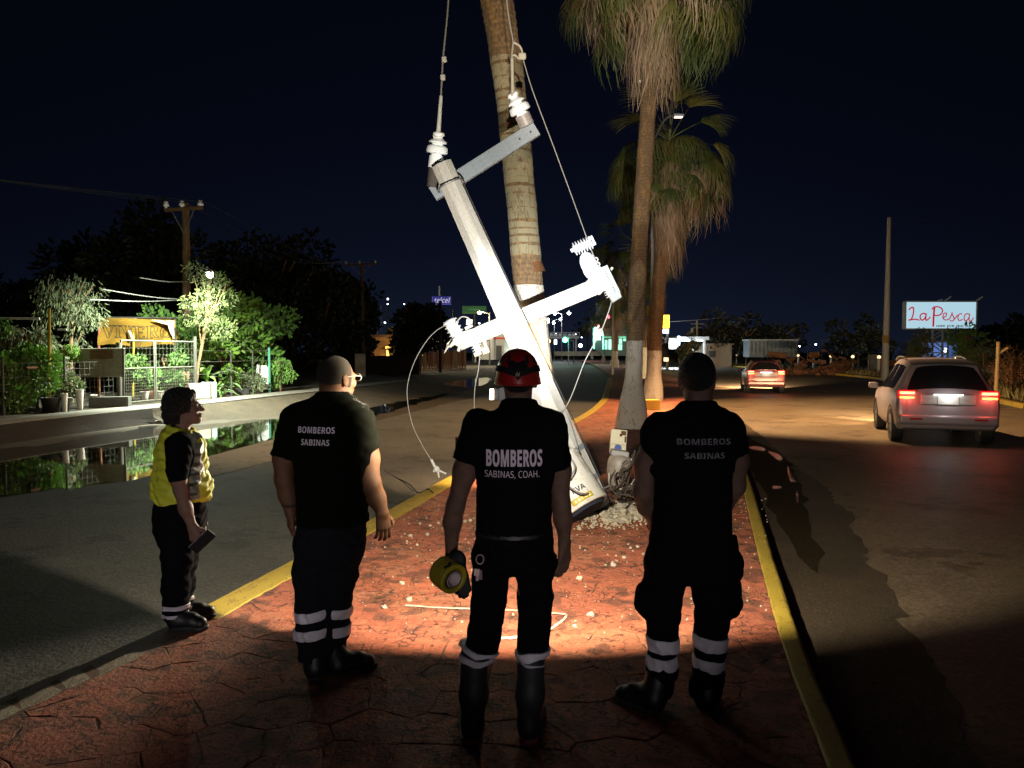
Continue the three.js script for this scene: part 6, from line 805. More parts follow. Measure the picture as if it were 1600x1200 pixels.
// verge with dry grass on the right
{ const R = rng(90), blade = leafGeo(.08, 1, .7), n = 9000, im = new THREE.InstancedMesh(blade, mat(.20, .17, .07, {}), n), m4 = new THREE.Matrix4(), q = new THREE.Quaternion(), far = resample([[17, 24], [20.9, 37], [25.2, 53], [27.2, 76], [28.7, 110]], 1); for (let i = 0; i < n; i++) { const [x, d] = far[Math.floor(R() * R() * far.length)], s = .15 + .45 * R(); m4.compose(V(x + .4 + R() * R() * 9, ROAD, -d + (R() - .5) * 1.5), q.setFromEuler(new THREE.Euler((R() - .5) * .9, R() * 6.3, (R() - .5) * .9)), V(s, s, s)); im.setMatrixAt(i, m4); } im.name = 'dry_grass'; scene.add(im); tag(im, 'dry grass on the verge behind the far kerb', 'grass', null, 'stuff'); }
struct('verge', sheet([[17, 25], [20.85, 37], [25.15, 53], [27.15, 76], [28.65, 110], [60, 110], [60, 20], [18, 12]], -.06), M.dirt);
// leaning timber post with a stub, shrubs and ruins by the billboard
{ const d = 26, f = B(1556, 600, d), o = thing('timber_post', 'leaning pale timber post with a broken arm at the right edge', 'post', f), t = at(1560, 534, d).sub(f), e = at(1567, 549, d).sub(f), e2 = at(1573, 545, d).sub(f); mesh('post', rod(V(0, -.1, 0), t, .07, .06, 8), mat(.42, .38, .30, { tex: T.bark, rep: 1 }), o); mesh('broken_arm', rod(e.clone().add(V(-.15, -.08, 0)), e2.clone().add(V(.03, .02, 0)), .05, .045, 8), mat(.5, .46, .38, { tex: T.bark, rep: 1 }), o); }
const rb = (name, label, x, d, h, rx, ry, n, s, m, seed, geo, opt) => tree(name, label, B(x, 600, d, -.06), h, rx, ry, n, s, m, seed, geo, opt);
rb('bushy_tree', 'pale leafy sapling under the billboard, left of its leg', 1438, 58, 3.6, .9, 1.4, 900, .22, LM.grey, 201, LG.small, { droop: .6 }); rb('bushy_tree', 'green sapling under the billboard, right of its leg', 1508, 52, 3.5, 1.1, 1.2, 1000, .22, LM.green, 202); rb('thorny_shrub', 'grey leafless-looking shrub behind the grey car roof', 1535, 40, 2.2, 1.2, .9, 1300, .12, LM.grey, 203, LG.narrow, { cat: 'shrub' }); rb('thorny_shrub', 'brown dry shrub beside the leaning timber post', 1580, 30, 1.9, .9, .8, 1300, .12, mat(.20, .10, .05, {}), 204, LG.narrow, { cat: 'shrub' });
solo('blue_shed', boxAt(1440, 535, 1508, 565, 78, 6), mat(.05, .10, .30, { rep: .5 }), 'dark blue shed behind the billboard leg', 'shed'); { const o = solo('shed_lamp', boxAt(1476, 544, 1481, 550, 77.6, .1), glow(.8, .95, 1, 6), 'small white lamp on the blue shed', 'lamp'); lamp(at(1478, 552, 76), new THREE.Color().setRGB(.8, .93, 1), 30, 6); }
{ const o = solo('yard_lamp', put(new THREE.SphereGeometry(.18, 10, 8), ...at(1495, 561, 70).toArray()), glow(1, .8, .5, 8), 'small warm lamp low beside the blue shed', 'lamp'); }
solo('yard_wall', [boxAt(1390, 562, 1600, 572, 66, .3)], mat(.32, .22, .14, { rep: .4, tex: T.dirt }), 'low brownish wall below the billboard', 'wall');
{ const R = rng(14); for (const [x, y, w, h, c, l] of [[1420, 561, 18, 10, [.4, .22, .1], 'brown crate pile on the yard wall left of the sapling'], [1448, 562, 10, 8, [.36, .2, .1], 'small brown crate on the yard wall']]) solo('crate', boxAt(x - w / 2, y - h / 2, x + w / 2, y + h / 2, 64, .8), mat(...c, { rep: 1 }), l, 'crate'); }
// scrap behind the marker posts
[[1228, 556, 44, 26, .22, .10, .04, 'tawny mound of scrap behind the marker posts, leftmost'], [1290, 558, 30, 28, .28, .13, .05, 'orange-brown scrap heap behind the marker posts'], [1318, 561, 26, 24, .20, .10, .05, 'brown scrap heap right of the orange one']].forEach(([x, y, w, h, r, g, b, l], i) => { const R = rng(300 + i), c = at(x, y, 62), list = []; for (let k = 0; k < 60; k++) { const s = .10 + .26 * R() * R() * 2; list.push(put(new THREE.BoxGeometry(s * (1 + 2.4 * R()), s * .6, s * .7), c.x + (R() - .5) * w * .075, Math.max(0, -.1 + h * .055 * R() * R() * 1.3), c.z + (R() - .5), R(), R() * 3, R() * .6)); } solo('scrap_heap', list, mat(r, g, b, { rep: 1, tex: T.dirt }), l, 'scrap'); });
{ const a = at(1364, 566, 78), o = thing('arched_panel', 'beige rounded panel standing behind the marker posts', 'panel', a); mesh('panel', put(new RoundedBoxGeometry(1.0, 1.6, .3, 3, .14), 0, 0, 0), mat(.42, .32, .2, { rep: 1 }), o); mesh('red_side', put(new RoundedBoxGeometry(.9, 1.3, .2, 2, .08), 1.0, -.2, -.2), mat(.3, .05, .03, { rep: 1 }), o); }
// trailer, beige house, wall
{ const d = 92, o = thing('box_trailer', 'pale blue-white box trailer behind the small red car', 'trailer', B(1208, 590, d)), p = o.position, L = (g) => g.translate(-p.x, -p.y, -p.z); mesh('box_body', [L(boxAt(1171, 532, 1246, 558, d, 2.4))], mat(.40, .47, .50, { rep: .5, tex: T.metal }), o); for (let i = 0; i < 12; i++) mesh('rib', L(boxAt(1172 + i * 6.2, 533, 1173 + i * 6.2, 557, d, .08, .06)), M.galv, o); mesh('roof_edge', L(boxAt(1169, 530, 1248, 532.5, d, 2.5, .06)), mat(.6, .66, .7, { rep: 1 }), o); const t = panelText(256, 64, (g, w, h) => { g.fillStyle = '#7c8c92'; g.fillRect(0, 0, w, h); g.fillStyle = '#22282c'; const R = rng(3); for (let x = 20; x < 236; x += 22) g.fillRect(x, 16, 8 + R() * 9, 32); }, 0); mesh('lettering', L(boxAt(1200, 535, 1226, 540, d, .04, .05)), t, o); for (const x of [1182, 1190, 1232]) { const c = at(x, 562, d); mesh('wheel', put(new THREE.CylinderGeometry(.5, .5, .3, 16), c.x - p.x, .5, c.z - p.z + .1, Math.PI / 2), M.rubber, o); } }
{ const d = 96, o = thing('beige_house', 'low flat-roofed beige house right of the clipped tree', 'house', B(1118, 580, d)), p = o.position, L = (g) => g.translate(-p.x, -p.y, -p.z); mesh('wall', L(boxAt(1091, 539, 1143, 576, d, 6)), mat(.34, .27, .2, { rep: .4, tex: T.plaster }), o); mesh('roof', L(boxAt(1089, 536.5, 1146, 539, d, 6.6, .3)), mat(.30, .25, .2, { rep: .5 }), o); mesh('window', L(boxAt(1108, 548, 1118, 558, d, .05, .03)), M.dark, o); mesh('pillar', [L(boxAt(1102, 537, 1104, 576, d, .3, .25))], mat(.25, .2, .16, { rep: 1 }), o); }
{ const d = 78, g = []; for (let i = 0; i < 7; i++) g.push(boxAt(1061 + i * 4, 552, 1063.4 + i * 4, 568, d, .1)); solo('picket_fence', g.concat([boxAt(1060, 554, 1090, 555.2, d, .08, .1)]), mat(.40, .32, .24, { rep: 1 }), 'low pale picket fence left of the beige house', 'fence'); const c = at(1124, 560, 66); }
// filling station
{ const d = 92, o = thing('filling_station', 'white-lit filling station with blue panels beyond the yellow sign', 'building', B(1070, 580, d)), p = o.position, L = (g) => g.translate(-p.x, -p.y, -p.z); mesh('canopy', L(boxAt(1060, 526, 1108, 531, d, 8)), M.white, o); for (let i = 0; i < 5; i++) mesh('canopy_light', L(boxAt(1062 + i * 9, 531.2, 1068 + i * 9, 532.4, d, 1.5, -1)), glow(.75, .9, 1, 7), o); mesh('kiosk', L(boxAt(1044, 529, 1057, 562, d, 2)), M.white, o); mesh('kiosk_light', L(boxAt(1046, 532, 1056, 548, d, .05, .06)), glow(.72, .88, 1, 5), o); mesh('blue_panel_light', L(boxAt(1045, 546, 1051, 557, d, .05, .1)), glow(.05, .16, .9, 2.5), o); mesh('pillar_light', L(boxAt(1059, 525, 1062, 548, d, .3, .1)), glow(.7, .88, 1, 4), o); mesh('pillar', [L(boxAt(1082, 531, 1084, 566, d, .5)), L(boxAt(1100, 531, 1102, 566, d, .5))], M.white, o); lamp(at(1052, 545, d - 2.5), new THREE.Color().setRGB(.75, .9, 1), 160, 20); }
{ const d = 96, f = B(1089, 590, d), o = thing('power_pole', 'thin pale utility pole behind the filling station', 'utility pole', f), t = at(1089, 501, d).sub(f); mesh('pole', rod(V(0, 0, 0), t, .16, .12, 8), mat(.45, .45, .45, { rep: 1 }), o); mesh('crossarm', [bar(V(-.8, t.y - .4, 0), V(.8, t.y - .4, 0), .1, .1), bar(V(-.5, t.y - .9, 0), V(.5, t.y - .9, 0), .1, .1), rod(V(-.6, t.y - 1.6, 0), V(-.6, t.y - .9, 0), .22)], M.steel, o); solo('power_line', tube([at(1040, 503, d), at(1089, 500, d), at(1130, 496.5, d + 2), at(1175, 499, d + 4)], .05, 20, 4), mat(.3, .3, .34), 'pale power line above the filling station', 'power line'); }
for (const [x, y, d, l] of [[846, 520, 240, 'far lamp low beside the palm trunk, over the footbridge'], [862, 521, 230, 'far lamp over the footbridge below the bright cluster'], [892, 522, 220, 'far lamp over the right end of the footbridge'], [901, 527, 210, 'small far lamp right of the footbridge'], [738, 505, 150, 'small far lamp below the green billboard'], [700, 512, 140, 'small far lamp right of the dark pole'], [1262, 538, 130, 'tiny far lamp beyond the scrap heaps'], [1236, 541, 125, 'tiny far lamp right of the trailer roof'], [1123, 525, 110, 'small white lamp among the far right trees'], [1285, 531, 105, 'small lamp right of the trailer'], [1308, 536, 108, 'second small lamp right of the trailer']]) streetLamp(l, x, y, d, W_, 10, [1], .16, 0);
solo('hedge_wall', boxAt(1046, 545, 1062, 566, 84, 1.2), mat(.12, .13, .07, { rep: 1, tex: T.dirt }), 'dull green wall left of the clipped tree', 'wall');
// green portal sign and shop
{ const d = 108, o = thing('lit_portal', 'green and white lit portal behind the far palms', 'portal', B(936, 575, d)), p = o.position, L = (g) => g.translate(-p.x, -p.y, -p.z); mesh('portal_light', [L(boxAt(927, 512, 929.5, 545, d, .3)), L(boxAt(941.5, 518, 943.5, 546, d, .3))], glow(.03, .9, .45, 1.5), o); mesh('white_sign', [L(boxAt(929.5, 511, 932.5, 530, d, .3, .1)), L(boxAt(933, 510, 938.5, 531, d, .3, .1)), L(boxAt(938, 514, 941.5, 524, d, .3, .1))], glow(1, .97, .95, 2.2), o); mesh('red_sign', [L(boxAt(933.8, 507.5, 936.5, 511, d, .3, .1)), L(boxAt(937, 511.5, 939.5, 514, d, .3, .15))], glow(1, .12, .12, 4), o); mesh('dark_panel', L(boxAt(930, 531, 941, 548, d, .2)), M.dark, o); lamp(at(936, 526, d - 1.5), new THREE.Color().setRGB(.4, 1, .75), 40, 20); }
{ const d = 116, o = thing('green_shop', 'shop with green-white glowing windows behind the palm bases', 'shop', B(966, 580, d)), p = o.position, L = (g) => g.translate(-p.x, -p.y, -p.z); mesh('wall', L(boxAt(944, 521, 992, 556, d, 8)), mat(.25, .3, .28, { rep: .4 }), o); for (const [x0, x1, y0, y1] of [[945, 949, 531, 546], [951, 958, 530, 546], [961, 966, 531, 537], [961, 972, 538, 547], [974, 978, 529, 533], [967, 972, 529, 537]]) mesh('window_light', L(boxAt(x0, y0, x1, y1, d, .05, .05)), glow(.35, 1, .75, x0 === 951 ? 2 : 1.1), o); mesh('sign_band', L(boxAt(944, 526, 978, 527.5, d, .1, .1)), glow(.1, .8, .45, 1.6), o); }
solo('low_wall', boxAt(866, 549, 1000, 556, 122, .6), mat(.4, .4, .38, { rep: .3 }), 'pale low wall at the far end of the island', 'wall');
// traffic lights
for (const [x, y, d, c, l, hh] of [[883, 531, 112, [.1, 1, .45], 'green traffic light at the far end of the avenue', 5], [950, 495, 92, [1, .06, .1], 'red traffic light between wire and palm', 8]]) { const p = at(x, y, d), o = thing('traffic_light', l, 'traffic light', p.clone().setY(ROAD)); mesh('pole', rod(V(.5, 0, 0), V(.5, p.y + .6, 0), .09), M.lampPole, o); mesh('signal_head', box(.38, 1.1, .25, 0, p.y - ROAD + (c[0] > .5 ? -.3 : .3), -.14, 0, .04), M.dark, o); mesh('arm', bar(V(.5, p.y + .3, -.1), V(0, p.y + .3, -.1), .07, .07), M.lampPole, o); mesh('signal_light', put(new THREE.SphereGeometry(c[0] > .5 ? .22 : .4, 12, 8), 0, p.y - ROAD, 0), glow(...c, 8), o); if (c[0] < .5) lamp(p.clone().add(V(0, 0, .8)), new THREE.Color().setRGB(...c), 10, 8); }
{ const p = at(895, 531, 125), o = streetLamp('low white lamp right of the green traffic light', 896.5, 531, 125, W_, 22, [-1], .3, 0); }
solo('orange_lamp', put(new THREE.SphereGeometry(.35, 10, 8), ...at(857, 533, 130).toArray()), glow(1, .6, .2, 6), 'small amber light left of the green traffic light', 'lamp'); solo('shop_lamp', boxAt(866, 531, 870, 538, 132, .3), glow(.85, .92, 1, 7), 'white lit opening left of the green traffic light', 'lamp'); solo('distant_lamp', put(new THREE.SphereGeometry(.3, 8, 6), ...at(907, 540, 118).toArray()), glow(1, .92, .85, 7), 'small pale lamp between the far palm trunks', 'lamp');
// footbridge at the end of the avenue
{ const d = 160, o = thing('footbridge', 'faint pale footbridge across the end of the avenue', 'bridge', B(880, 560, d)), p = o.position, L = (g) => g.translate(-p.x, -p.y, -p.z), m = mat(.5, .5, .5, { rep: .3 }); mesh('deck', L(boxAt(832, 525, 905, 529, d, 2.4)), m, o); mesh('rail', [L(boxAt(832, 519, 905, 520, d, .15)), ...Array.from({ length: 19 }, (_, i) => L(boxAt(833 + i * 4, 519, 833.6 + i * 4, 526, d, .12)))], m, o); mesh('pier', [L(boxAt(846, 529, 848, 556, d, .6)), L(boxAt(899, 529, 901, 556, d, .6))], m, o); mesh('awning', Array.from({ length: 7 }, (_, i) => L(boxAt(852 + i * 7, 521.5, 857 + i * 7, 525, d, .2, .3))), mat(.75, .75, .75, { rep: 1 }), o); }
{ const d = 104, o = thing('road_barrier', 'orange and pale road barrier across the far lane', 'barrier', ground(878, 557, ROAD)), p = o.position; for (let i = 0; i < 6; i++) mesh('panel', box(.95, .75, .3, -2.6 + i * 1.0, .45, 0, 0, .04), i % 2 ? mat(.6, .5, .3, { rep: 1 }) : mat(.55, .14, .05, { rep: 1 }), o); }
{ const o = thing('traffic_cone', 'dark post-like cone standing on the far lane', 'cone', ground(873, 560, ROAD)); mesh('cone', put(lathe([[.35, 0], [.35, .06], [.2, .06], [.06, 1.3], [.001, 1.32]], 14), 0, 0, 0), M.dark, o); }
// left far side: house with fire-lit window, plank fence, shops
{ const d = 84, o = thing('lit_house', 'small house with an orange-lit opening between dark trees', 'house', B(606, 580, d)), p = o.position, L = (g) => g.translate(-p.x, -p.y, -p.z); mesh('wall', L(boxAt(576, 527, 626, 566, d, 5)), mat(.34, .26, .16, { rep: .4, tex: T.plaster }), o); mesh('roof', L(boxAt(573, 523, 629, 527, d, 6, .5)), mat(.10, .08, .07, { rep: .5 }), o); mesh('window_glow', [L(boxAt(602.5, 541, 608, 545, d, .05, .05)), L(boxAt(604, 547, 608, 560, d, .05, .05)), L(boxAt(610, 541, 614, 560, d, .05, .05))], glow(1, .45, .1, 3.5), o); mesh('window_bars', [L(boxAt(601, 545.2, 616, 546.6, d, .08, .12)), L(boxAt(608.6, 538, 609.6, 562, d, .08, .12))], M.dark, o); lamp(at(608, 543, d - 1.6), new THREE.Color().setRGB(1, .5, .15), 26, 8); }
{ const d = 82, o = thing('plank_fence', 'fence of uneven upright wooden planks beyond the puddle', 'fence', B(690, 580, d)), p = o.position, R = rng(44); for (let i = 0; i < 17; i++) { const x = 656 + i * 4.3, a = at(x, 546 + R() * 3, d), b = at(x + 3.8, 575 - i * .35, d); const pl = mesh('plank', box(b.x - a.x, a.y - ROAD, .04, 0, (a.y - ROAD) / 2, 0), mat(...(R() < .3 ? [.42, .36, .30] : R() < .5 ? [.30, .14, .07] : [.36, .25, .16]), { tex: T.bark, rep: .3 }), o); pl.position.set((a.x + b.x) / 2 - p.x, 0, (R() - .5) * .12); pl.rotation.z = i < 4 ? (R() - .5) * .25 : (R() - .5) * .03; } mesh('rail', box(5, .1, .05, .0, 1.3, -.09), M.wood, o); lamp(at(690, 520, 74), new THREE.Color().setRGB(1, .8, .6), 35, 10); }
solo('white_gate_cloth', box(.62, 1.75, .05, ...at(563, 582, 46).setY(.72).toArray()), mat(.40, .38, .34, { rep: 1, tex: T.plaster }), 'pale hanging cloth panel right of the bald head', 'cloth');
solo('street_wall', [boxAt(440, 556, 655, 585, 64, .3)], mat(.05, .048, .04, { rep: .3, tex: T.dirt }), 'dark low wall under the black trees', 'wall');
{ const d = 110, o = thing('corner_shop', 'shop with a red stripe and lit front under the crossarm', 'shop', B(775, 575, d)), p = o.position, L = (g) => g.translate(-p.x, -p.y, -p.z); mesh('wall', L(boxAt(748, 521, 806, 562, d, 8)), mat(.38, .38, .36, { rep: .3 }), o); mesh('red_stripe', L(boxAt(772, 527, 804, 530, d, .05, .05)), mat(.5, .04, .03, { rep: 1 }), o); mesh('red_sign', L(boxAt(757, 522, 767, 531, d, .3, .3)), glow(1, .07, .05, 1.4), o); mesh('door', [L(boxAt(775, 540, 784, 562, d, .06, .05))], M.dark, o); mesh('window', [L(boxAt(788, 534, 800, 552, d, .06, .05))], mat(.2, .3, .28, { roughness: .1 }), o); mesh('pillar', [L(boxAt(768, 516, 769.4, 562, d, .3, 1.4)), L(boxAt(743, 540, 744.4, 566, d, .3, 1.4))], mat(.4, .36, .3, { rep: 1 }), o); lamp(at(780, 524, d - 6), new THREE.Color().setRGB(.9, .95, 1), 40, 10); }
solo('black_post', rod(B(688, 590, 70), at(688, 470, 70), .14), M.dark, 'dark pole in front of the small violet sign', 'pole'); solo('black_post', rod(B(711, 590, 90), at(709, 483, 90), .13), M.dark, 'dark pole left of the green billboard', 'pole');
// ---------------------------------------------------------------- vehicles: one lofted body each, front towards -z
function car(name, label, p, turn, S, paint, lights) {
  const o = thing(name, label, 'car', p, turn), st = S.st, ring = ([z, yb, yw, yr, wb, wr]) => { const h = [[wb * .90, yb], [wb * .985, yb + .10], [wb, lerp(yb, yw, .55)], [wb * .985, yw - .03], [wb * .955, yw + .015], [lerp(wb * .95, wr, .55), lerp(yw, yr, .5)], [wr, yr - .09], [wr * .93, yr - .025], [wr * .7, yr]]; return [...h.map(([x, y]) => [x, y, z]), [0, yr + .012, z], ...h.slice().reverse().map(([x, y]) => [-x, y, z])]; };
  const c = new THREE.CatmullRomCurve3(st.map((s) => V(s[0], s[1], s[2])), false, 'centripetal');
  const val = (z) => { let i = 0; while (i < st.length - 2 && z < st[i + 1][0]) i++; const t = clamp((z - st[i][0]) / (st[i + 1][0] - st[i][0]), 0, 1); return st[i].map((v, k) => k ? lerp(v, st[i + 1][k], t) : z); };
  const zs = []; for (let i = 0; i + 1 < st.length; i++) { const n = Math.max(1, Math.round(Math.abs(st[i][0] - st[i + 1][0]) / .16)); for (let k = 0; k < n; k++) zs.push(lerp(st[i][0], st[i + 1][0], k / n)); } zs.push(st[st.length - 1][0]);
  const pos = [], idx = [], uv = [], R = zs.map((z) => ring(val(z))), n = R[0].length; R.forEach((r, i) => { r.forEach((q, j) => { pos.push(...q); uv.push(q[2], q[1]); if (i && j) { const a = i * n + j; idx.push(a - n - 1, a - n, a - 1, a - n, a, a - 1); } }); if (i) { const a = i * n; idx.push(a - 1, a - n, a + n - 1, a - n, a, a + n - 1); } });
  for (const [i, f] of [[0, 0], [R.length - 1, 1]]) { const b = pos.length / 3, z = R[i][0][2]; const cy = (R[i][0][1] + R[i][9][1]) / 2; pos.push(0, cy, z); uv.push(0, 0); for (let j = 0; j < n; j++) { const a = i * n + j, e = i * n + (j + 1) % n; idx.push(...(f ? [b, a, e] : [b, e, a])); } }
  mesh('body', toCreasedNormals(geom(pos, idx, uv), .7), paint, o);
  // glass laid on the body: between body points j0..j1 (0 sill .. 9 roof middle) and stations za..zb
  const glass = (za, zb, y0, y1, side, nm) => { const P = [], I = [], m = 8, k = 6; for (let a = 0; a <= m; a++) for (let b = 0; b <= k; b++) { const z = lerp(za, zb, a / m), v = val(z), t = lerp(y0, y1, b / k), y = lerp(v[2] + .03, v[3] - .10, t), w = lerp(v[4] * .955, v[5], t); P.push(side * (w + .006), y, z); if (a && b) { const q = a * (k + 1) + b; I.push(q - k - 2, q - 1, q - k - 1, q - 1, q, q - k - 1); } } return mesh(nm, geom(P, I), M.carGlass, o); };
  for (const s of [-1, 1]) for (const [a, b] of S.side) glass(a, b, .04, .96, s, 'side_window');
  const slab = (za, zb, ww, nm, off) => { const P = [], I = [], m = 8, k = 10; for (let a = 0; a <= m; a++) for (let b = 0; b <= k; b++) { const t = a / m, z = lerp(za, zb, t), v = val(z), u = b / k * 2 - 1; P.push(u * lerp(v[4] * .84, v[5] * .86, t) * ww, v[3] + .018 - .05 * u * u, z + off); if (a && b) { const q = a * (k + 1) + b; I.push(q - k - 2, q - 1, q - k - 1, q - 1, q, q - k - 1); } } return mesh(nm, geom(P, I), M.carGlass, o); };
  slab(...S.rear, .93, 'rear_window', .016); slab(...S.front, .95, 'windscreen', -.016);
  const zr = st[0][0], w = S.w; for (const s of [-1, 1]) { const t = mesh('tail_light', [put(new RoundedBoxGeometry(.34, .20, .12, 3, .04), s * (w - .20), S.tail, zr - .10)], (() => { const m = mat(.30, .01, .012, { roughness: .25 }); m.emissive.setRGB(1, .01, .012); m.emissiveIntensity = .8; return m; })(), o); mesh('light_bar', [put(new RoundedBoxGeometry(.27, .055, .03, 2, .012), s * (w - .20), S.tail + .045, zr - .032)], glow(1, .16, .07, lights.tail), t); mesh('light_bar', [put(new RoundedBoxGeometry(.27, .05, .03, 2, .012), s * (w - .20), S.tail - .05, zr - .032)], glow(1, .28, .03, lights.tail * .8), t); }
  mesh('plate_recess', put(new RoundedBoxGeometry(.95, .2, .05, 2, .02), 0, S.tail - .08, zr - .012), mat(.55, .57, .55, { rep: 2 }), o); const np = mesh('number_plate', box(.36, .16, .012, 0, S.tail - .09, zr + .018), mat(.75, .75, .72, { rep: 6 }), o); const pl = mesh('plate_lamp', box(.5, .015, .03, 0, S.tail + .02, zr + .03), glow(1, 1, .95, lights.plate), o);
  mesh('bumper', put(new RoundedBoxGeometry(w * 1.9, .20, .22, 3, .06), 0, S.bumper, zr - .05), S.bumperMat || paint, o); mesh('reflector', [-1, 1].map((s) => box(.22, .04, .02, s * (w - .35), S.bumper + .02, zr + .063)), mat(.4, .02, .02, { roughness: .3 }), o);
  for (const s of [-1, 1]) for (const z of S.wheels) { const g = mesh('wheel', put(new THREE.CylinderGeometry(.0, .0, .0, 3), 0, 0, 0), M.rubber, o); g.geometry = put(lathe([[.2, -.10], [S.r - .02, -.11], [S.r, -.08], [S.r, .08], [S.r - .02, .11], [.2, .10]], 28), 0, 0, 0, 0, 0, Math.PI / 2); g.position.set(s * (w - .10), S.r, z); mesh('rim', [put(new THREE.CylinderGeometry(.21, .21, .16, 20), 0, 0, 0, 0, 0, Math.PI / 2), ...[0, 1, 2, 3, 4].map((k) => { const b = new THREE.BoxGeometry(.19, .36, .05); b.rotateX(k * 1.2566 / 2); return b; })], M.steel, g); mesh('wheel_arch', put(new THREE.TorusGeometry(S.r + .045, .03, 8, 24, Math.PI).rotateY(Math.PI / 2), s * (w - .012), S.r + .0, z), M.dark, o); }
  for (const s of [-1, 1]) mesh('mirror', [put(new RoundedBoxGeometry(.2, .14, .1, 3, .04), s * (w + .12), S.mirror[0], S.mirror[1]), rod(V(s * (w - .06), S.mirror[0] - .05, S.mirror[1]), V(s * (w + .06), S.mirror[0] - .02, S.mirror[1]), .02)], paint, o);
  const zf = st[st.length - 1][0]; for (const s of [-1, 1]) mesh('headlight', put(new RoundedBoxGeometry(.38, .18, .12, 3, .05), s * (w - .26), S.head, zf + .10), glow(1, .88, .7, lights.head), o); mesh('grille', put(new RoundedBoxGeometry(.8, .16, .06, 2, .02), 0, S.head - .05, zf + .02), M.dark, o); mesh('roof_rail', S.rails ? [-1, 1].map((s) => tube([V(s * .56, S.rails, .9), V(s * .56, S.rails + .05, .4), V(s * .56, S.rails + .05, -.3), V(s * .56, S.rails - .02, -.7)], .018, 16, 5)) : [put(new RoundedBoxGeometry(.9, .03, .16, 2, .012), 0, st[2][3] + .03, st[2][0] - .05)], S.rails ? M.steel : paint, o);
  return o;
}
M.carGlass = mat(.012, .012, .014, { roughness: .08 });
const SUV = { w: .91, r: .345, tail: 1.0, bumper: .52, head: .72, mirror: [1.08, -.75], rails: 1.69, wheels: [1.35, -1.3], side: [[1.45, .62], [.55, -.25], [-.33, -.82]], rear: [2.08, 1.78], front: [-1.25, -.62], st: [[2.2, .42, .60, .66, .80, .70], [2.18, .36, .96, 1.00, .86, .72], [2.1, .32, 1.04, 1.09, .90, .74], [1.76, .30, 1.06, 1.60, .91, .62], [1.2, .28, 1.05, 1.69, .92, .62], [.2, .27, 1.03, 1.72, .92, .62], [-.6, .27, 1.0, 1.66, .92, .60], [-1.28, .28, .98, 1.08, .91, .66], [-2.0, .32, .88, .95, .86, .66], [-2.22, .40, .68, .74, .76, .60]] };
const HATCH = { w: .84, r: .30, tail: .93, bumper: .46, head: .66, mirror: [.98, -.55], wheels: [1.15, -1.2], side: [[1.25, .45], [.38, -.5]], rear: [1.86, 1.5], front: [-1.15, -.5], st: [[1.95, .38, .58, .64, .74, .64], [1.92, .32, .90, .94, .80, .66], [1.86, .28, .97, 1.02, .83, .66], [1.48, .26, .98, 1.40, .84, .56], [.9, .25, .96, 1.47, .85, .56], [0, .24, .94, 1.49, .85, .56], [-.5, .24, .92, 1.43, .85, .55], [-1.18, .25, .90, .98, .84, .62], [-1.8, .28, .78, .86, .78, .60], [-1.98, .36, .62, .66, .70, .55]] };
const paintGrey = mat(.34, .30, .33, { roughness: .35, metalness: .25 }), paintRed = mat(.26, .10, .10, { roughness: .3, metalness: .2 });
const suvRear = B(1482, 600, 14.9), suvTurn = -.34, suvC = suvRear.clone().add(V(Math.sin(-suvTurn) * 2.2, 0, -Math.cos(suvTurn) * 2.2));
const suv = car('grey_suv', 'grey estate car with lit tail lamps driving away at the right', suvC, suvTurn, SUV, paintGrey, { tail: 5, head: 6, plate: 5 });
const htRear = B(1197, 600, 34.2), htTurn = -.22, htC = htRear.clone().add(V(Math.sin(-htTurn) * 1.95, 0, -Math.cos(htTurn) * 1.95));
const hatch = car('red_hatchback', 'small dark red hatchback with lit tail lamps farther down the right road', htC, htTurn, HATCH, paintRed, { tail: 4, head: 6, plate: 4 });
const onCar = (o, x, y, z) => V(x, y, z).applyAxisAngle(V(0, 1, 0), o.rotation.y).add(o.position);
for (const [o, S, cd] of [[suv, SUV, 380], [hatch, HATCH, 1100]]) { for (const s of [-1, 1]) { spot(onCar(o, s * .62, S.head + .02, S.st[S.st.length - 1][0] - .08), onCar(o, s * .9 - .5, -.1, -13), new THREE.Color().setRGB(1, .68, .36), cd, 32, 1, 4); if (s < 0) spot(onCar(o, -.72, S.head + .02, S.st[S.st.length - 1][0] - .10), onCar(o, -9, .35, -7), new THREE.Color().setRGB(1, .62, .30), o === suv ? 30 : 60, 72, 1, 4); lamp(onCar(o, s * (S.w - .2), S.tail, S.st[0][0] + .12), new THREE.Color().setRGB(1, .10, .06), o === suv ? .5 : .5, 4); } lamp(onCar(o, 0, S.tail - .0, S.st[0][0] + .16), new THREE.Color().setRGB(1, .98, .92), o === suv ? .30 : .12, 2); }
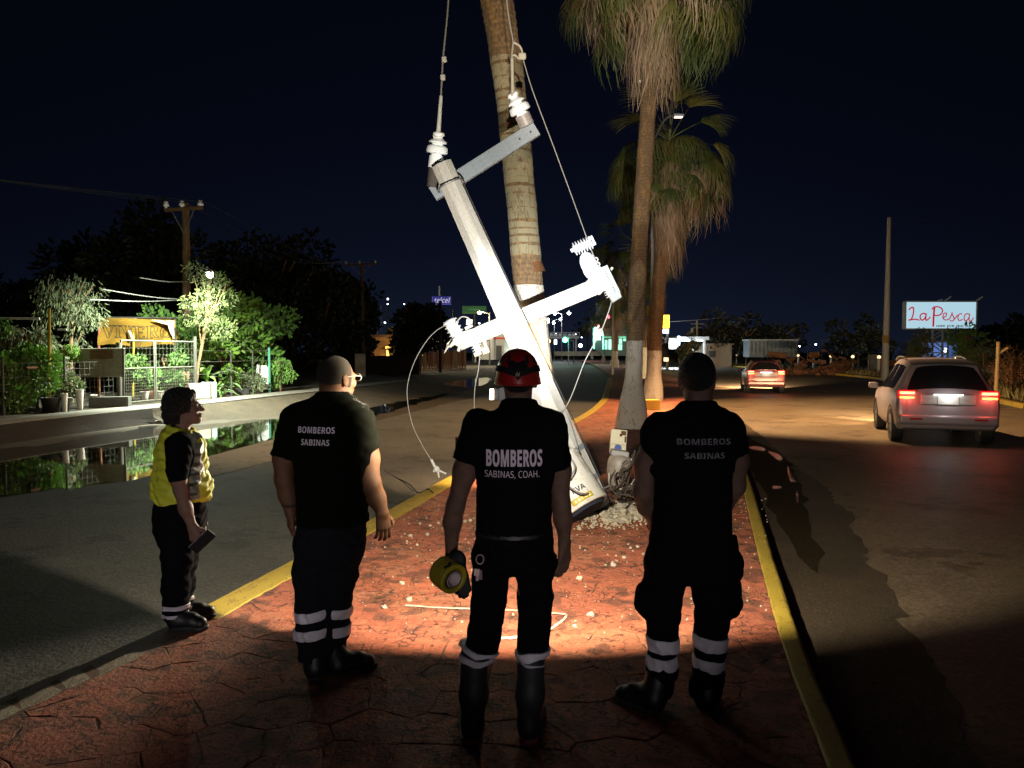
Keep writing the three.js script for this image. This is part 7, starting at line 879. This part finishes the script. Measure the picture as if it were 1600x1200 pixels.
// the crew's own car behind the onlookers, its low lamps catching the reflective strips, its roof lamp the palms
const own = copyOf(suv, V(-.1, .0, 7.2), 0.02, 'grey estate car parked behind the onlookers with a lamp on its roof'); 
for (const s of [-1, 1]) spot(onCar(own, s * .62, .74, -2.34), onCar(own, s < 0 ? -1.35 : .72, .95, -10.5), new THREE.Color().setRGB(1, .93, .96), s < 0 ? 58 : 38, s < 0 ? 9.2 : 7.4, .6, 5);
{ const p = onCar(own, .3, 1.95, -.3), o = thing('roof_floodlight', 'floodlight on the roof of the car behind the onlookers', 'lamp', p); mesh('lamp_housing', put(new RoundedBoxGeometry(.34, .22, .14, 2, .03), 0, 0, .06), M.dark, o); mesh('lamp_glass', put(new RoundedBoxGeometry(.28, .16, .02, 2, .008), 0, 0, -.022), glow(1, .9, .78, 12), o); mesh('bracket', rod(V(0, -.25, .06), V(0, -.1, .06), .03), M.steel, o); o.lookAt(p.clone().multiplyScalar(2).sub(at(1005, 200, 20))); spot(p.clone().add(V(.02, .04, -.09)), at(1030, 180, 20), new THREE.Color().setRGB(1, .84, .66), 1700, 10.5, .6, 5); }
// ---------------------------------------------------------------- the head lamp on the helmet: hot middle, wide rim
const aim = at(846, 486, PD), warm = new THREE.Color().setRGB(1, .88, .64), white = new THREE.Color().setRGB(.93, .97, 1);
spot(LAMP, LAMP.clone().add(V(.02, -.02, -3)), warm, 90, 66.5, .15, 1.4);
spot(LAMP, aim, white, 75, 30, 1, 1.2);
spot(LAMP, aim, white, 250, 13, 1, 1.2);
// halogen work lamp on a stand, mostly hidden behind him, lighting the palm's foot and the lane
{ const p = at(787, 616, 8.6), o = thing('work_lamp', 'halogen work lamp on a tripod by the palm, behind the helmeted man', 'work lamp', V(p.x, 0, p.z)); mesh('lamp_housing', [put(new RoundedBoxGeometry(.18, .15, .10, 2, .02), .03, p.y, 0), put(new RoundedBoxGeometry(.05, .13, .12, 2, .02), -.09, p.y, -.01, 0, .3)], M.dark, o); mesh('lamp_glass', put(new RoundedBoxGeometry(.16, .12, .02, 2, .008), .03, p.y, -.058), glow(1, .8, .5, 14), o); mesh('side_lamp_glass', put(new RoundedBoxGeometry(.02, .12, .11, 2, .008), -.125, p.y, -.01, 0, -.45), glow(1, .84, .55, 14), o); spot(p.clone().add(V(-.17, 0, -.01)), at(278, 800, 4.8), new THREE.Color().setRGB(1, .88, .66), 150, 15, .8, 4); mesh('stand', rod(V(0, .5, 0), V(0, p.y - .08, 0), .018), M.steel, o); for (const a of [0, 2.09, 4.19]) mesh('tripod_leg', rod(V(0, .55, 0), V(Math.cos(a) * .4, 0, Math.sin(a) * .4), .014), M.steel, o); spot(p.clone().add(V(0, 0, -.12)), at(735, 640, 20), new THREE.Color().setRGB(1, .66, .36), 150, 55, .8, 4); }
renderer.render(scene, camera);
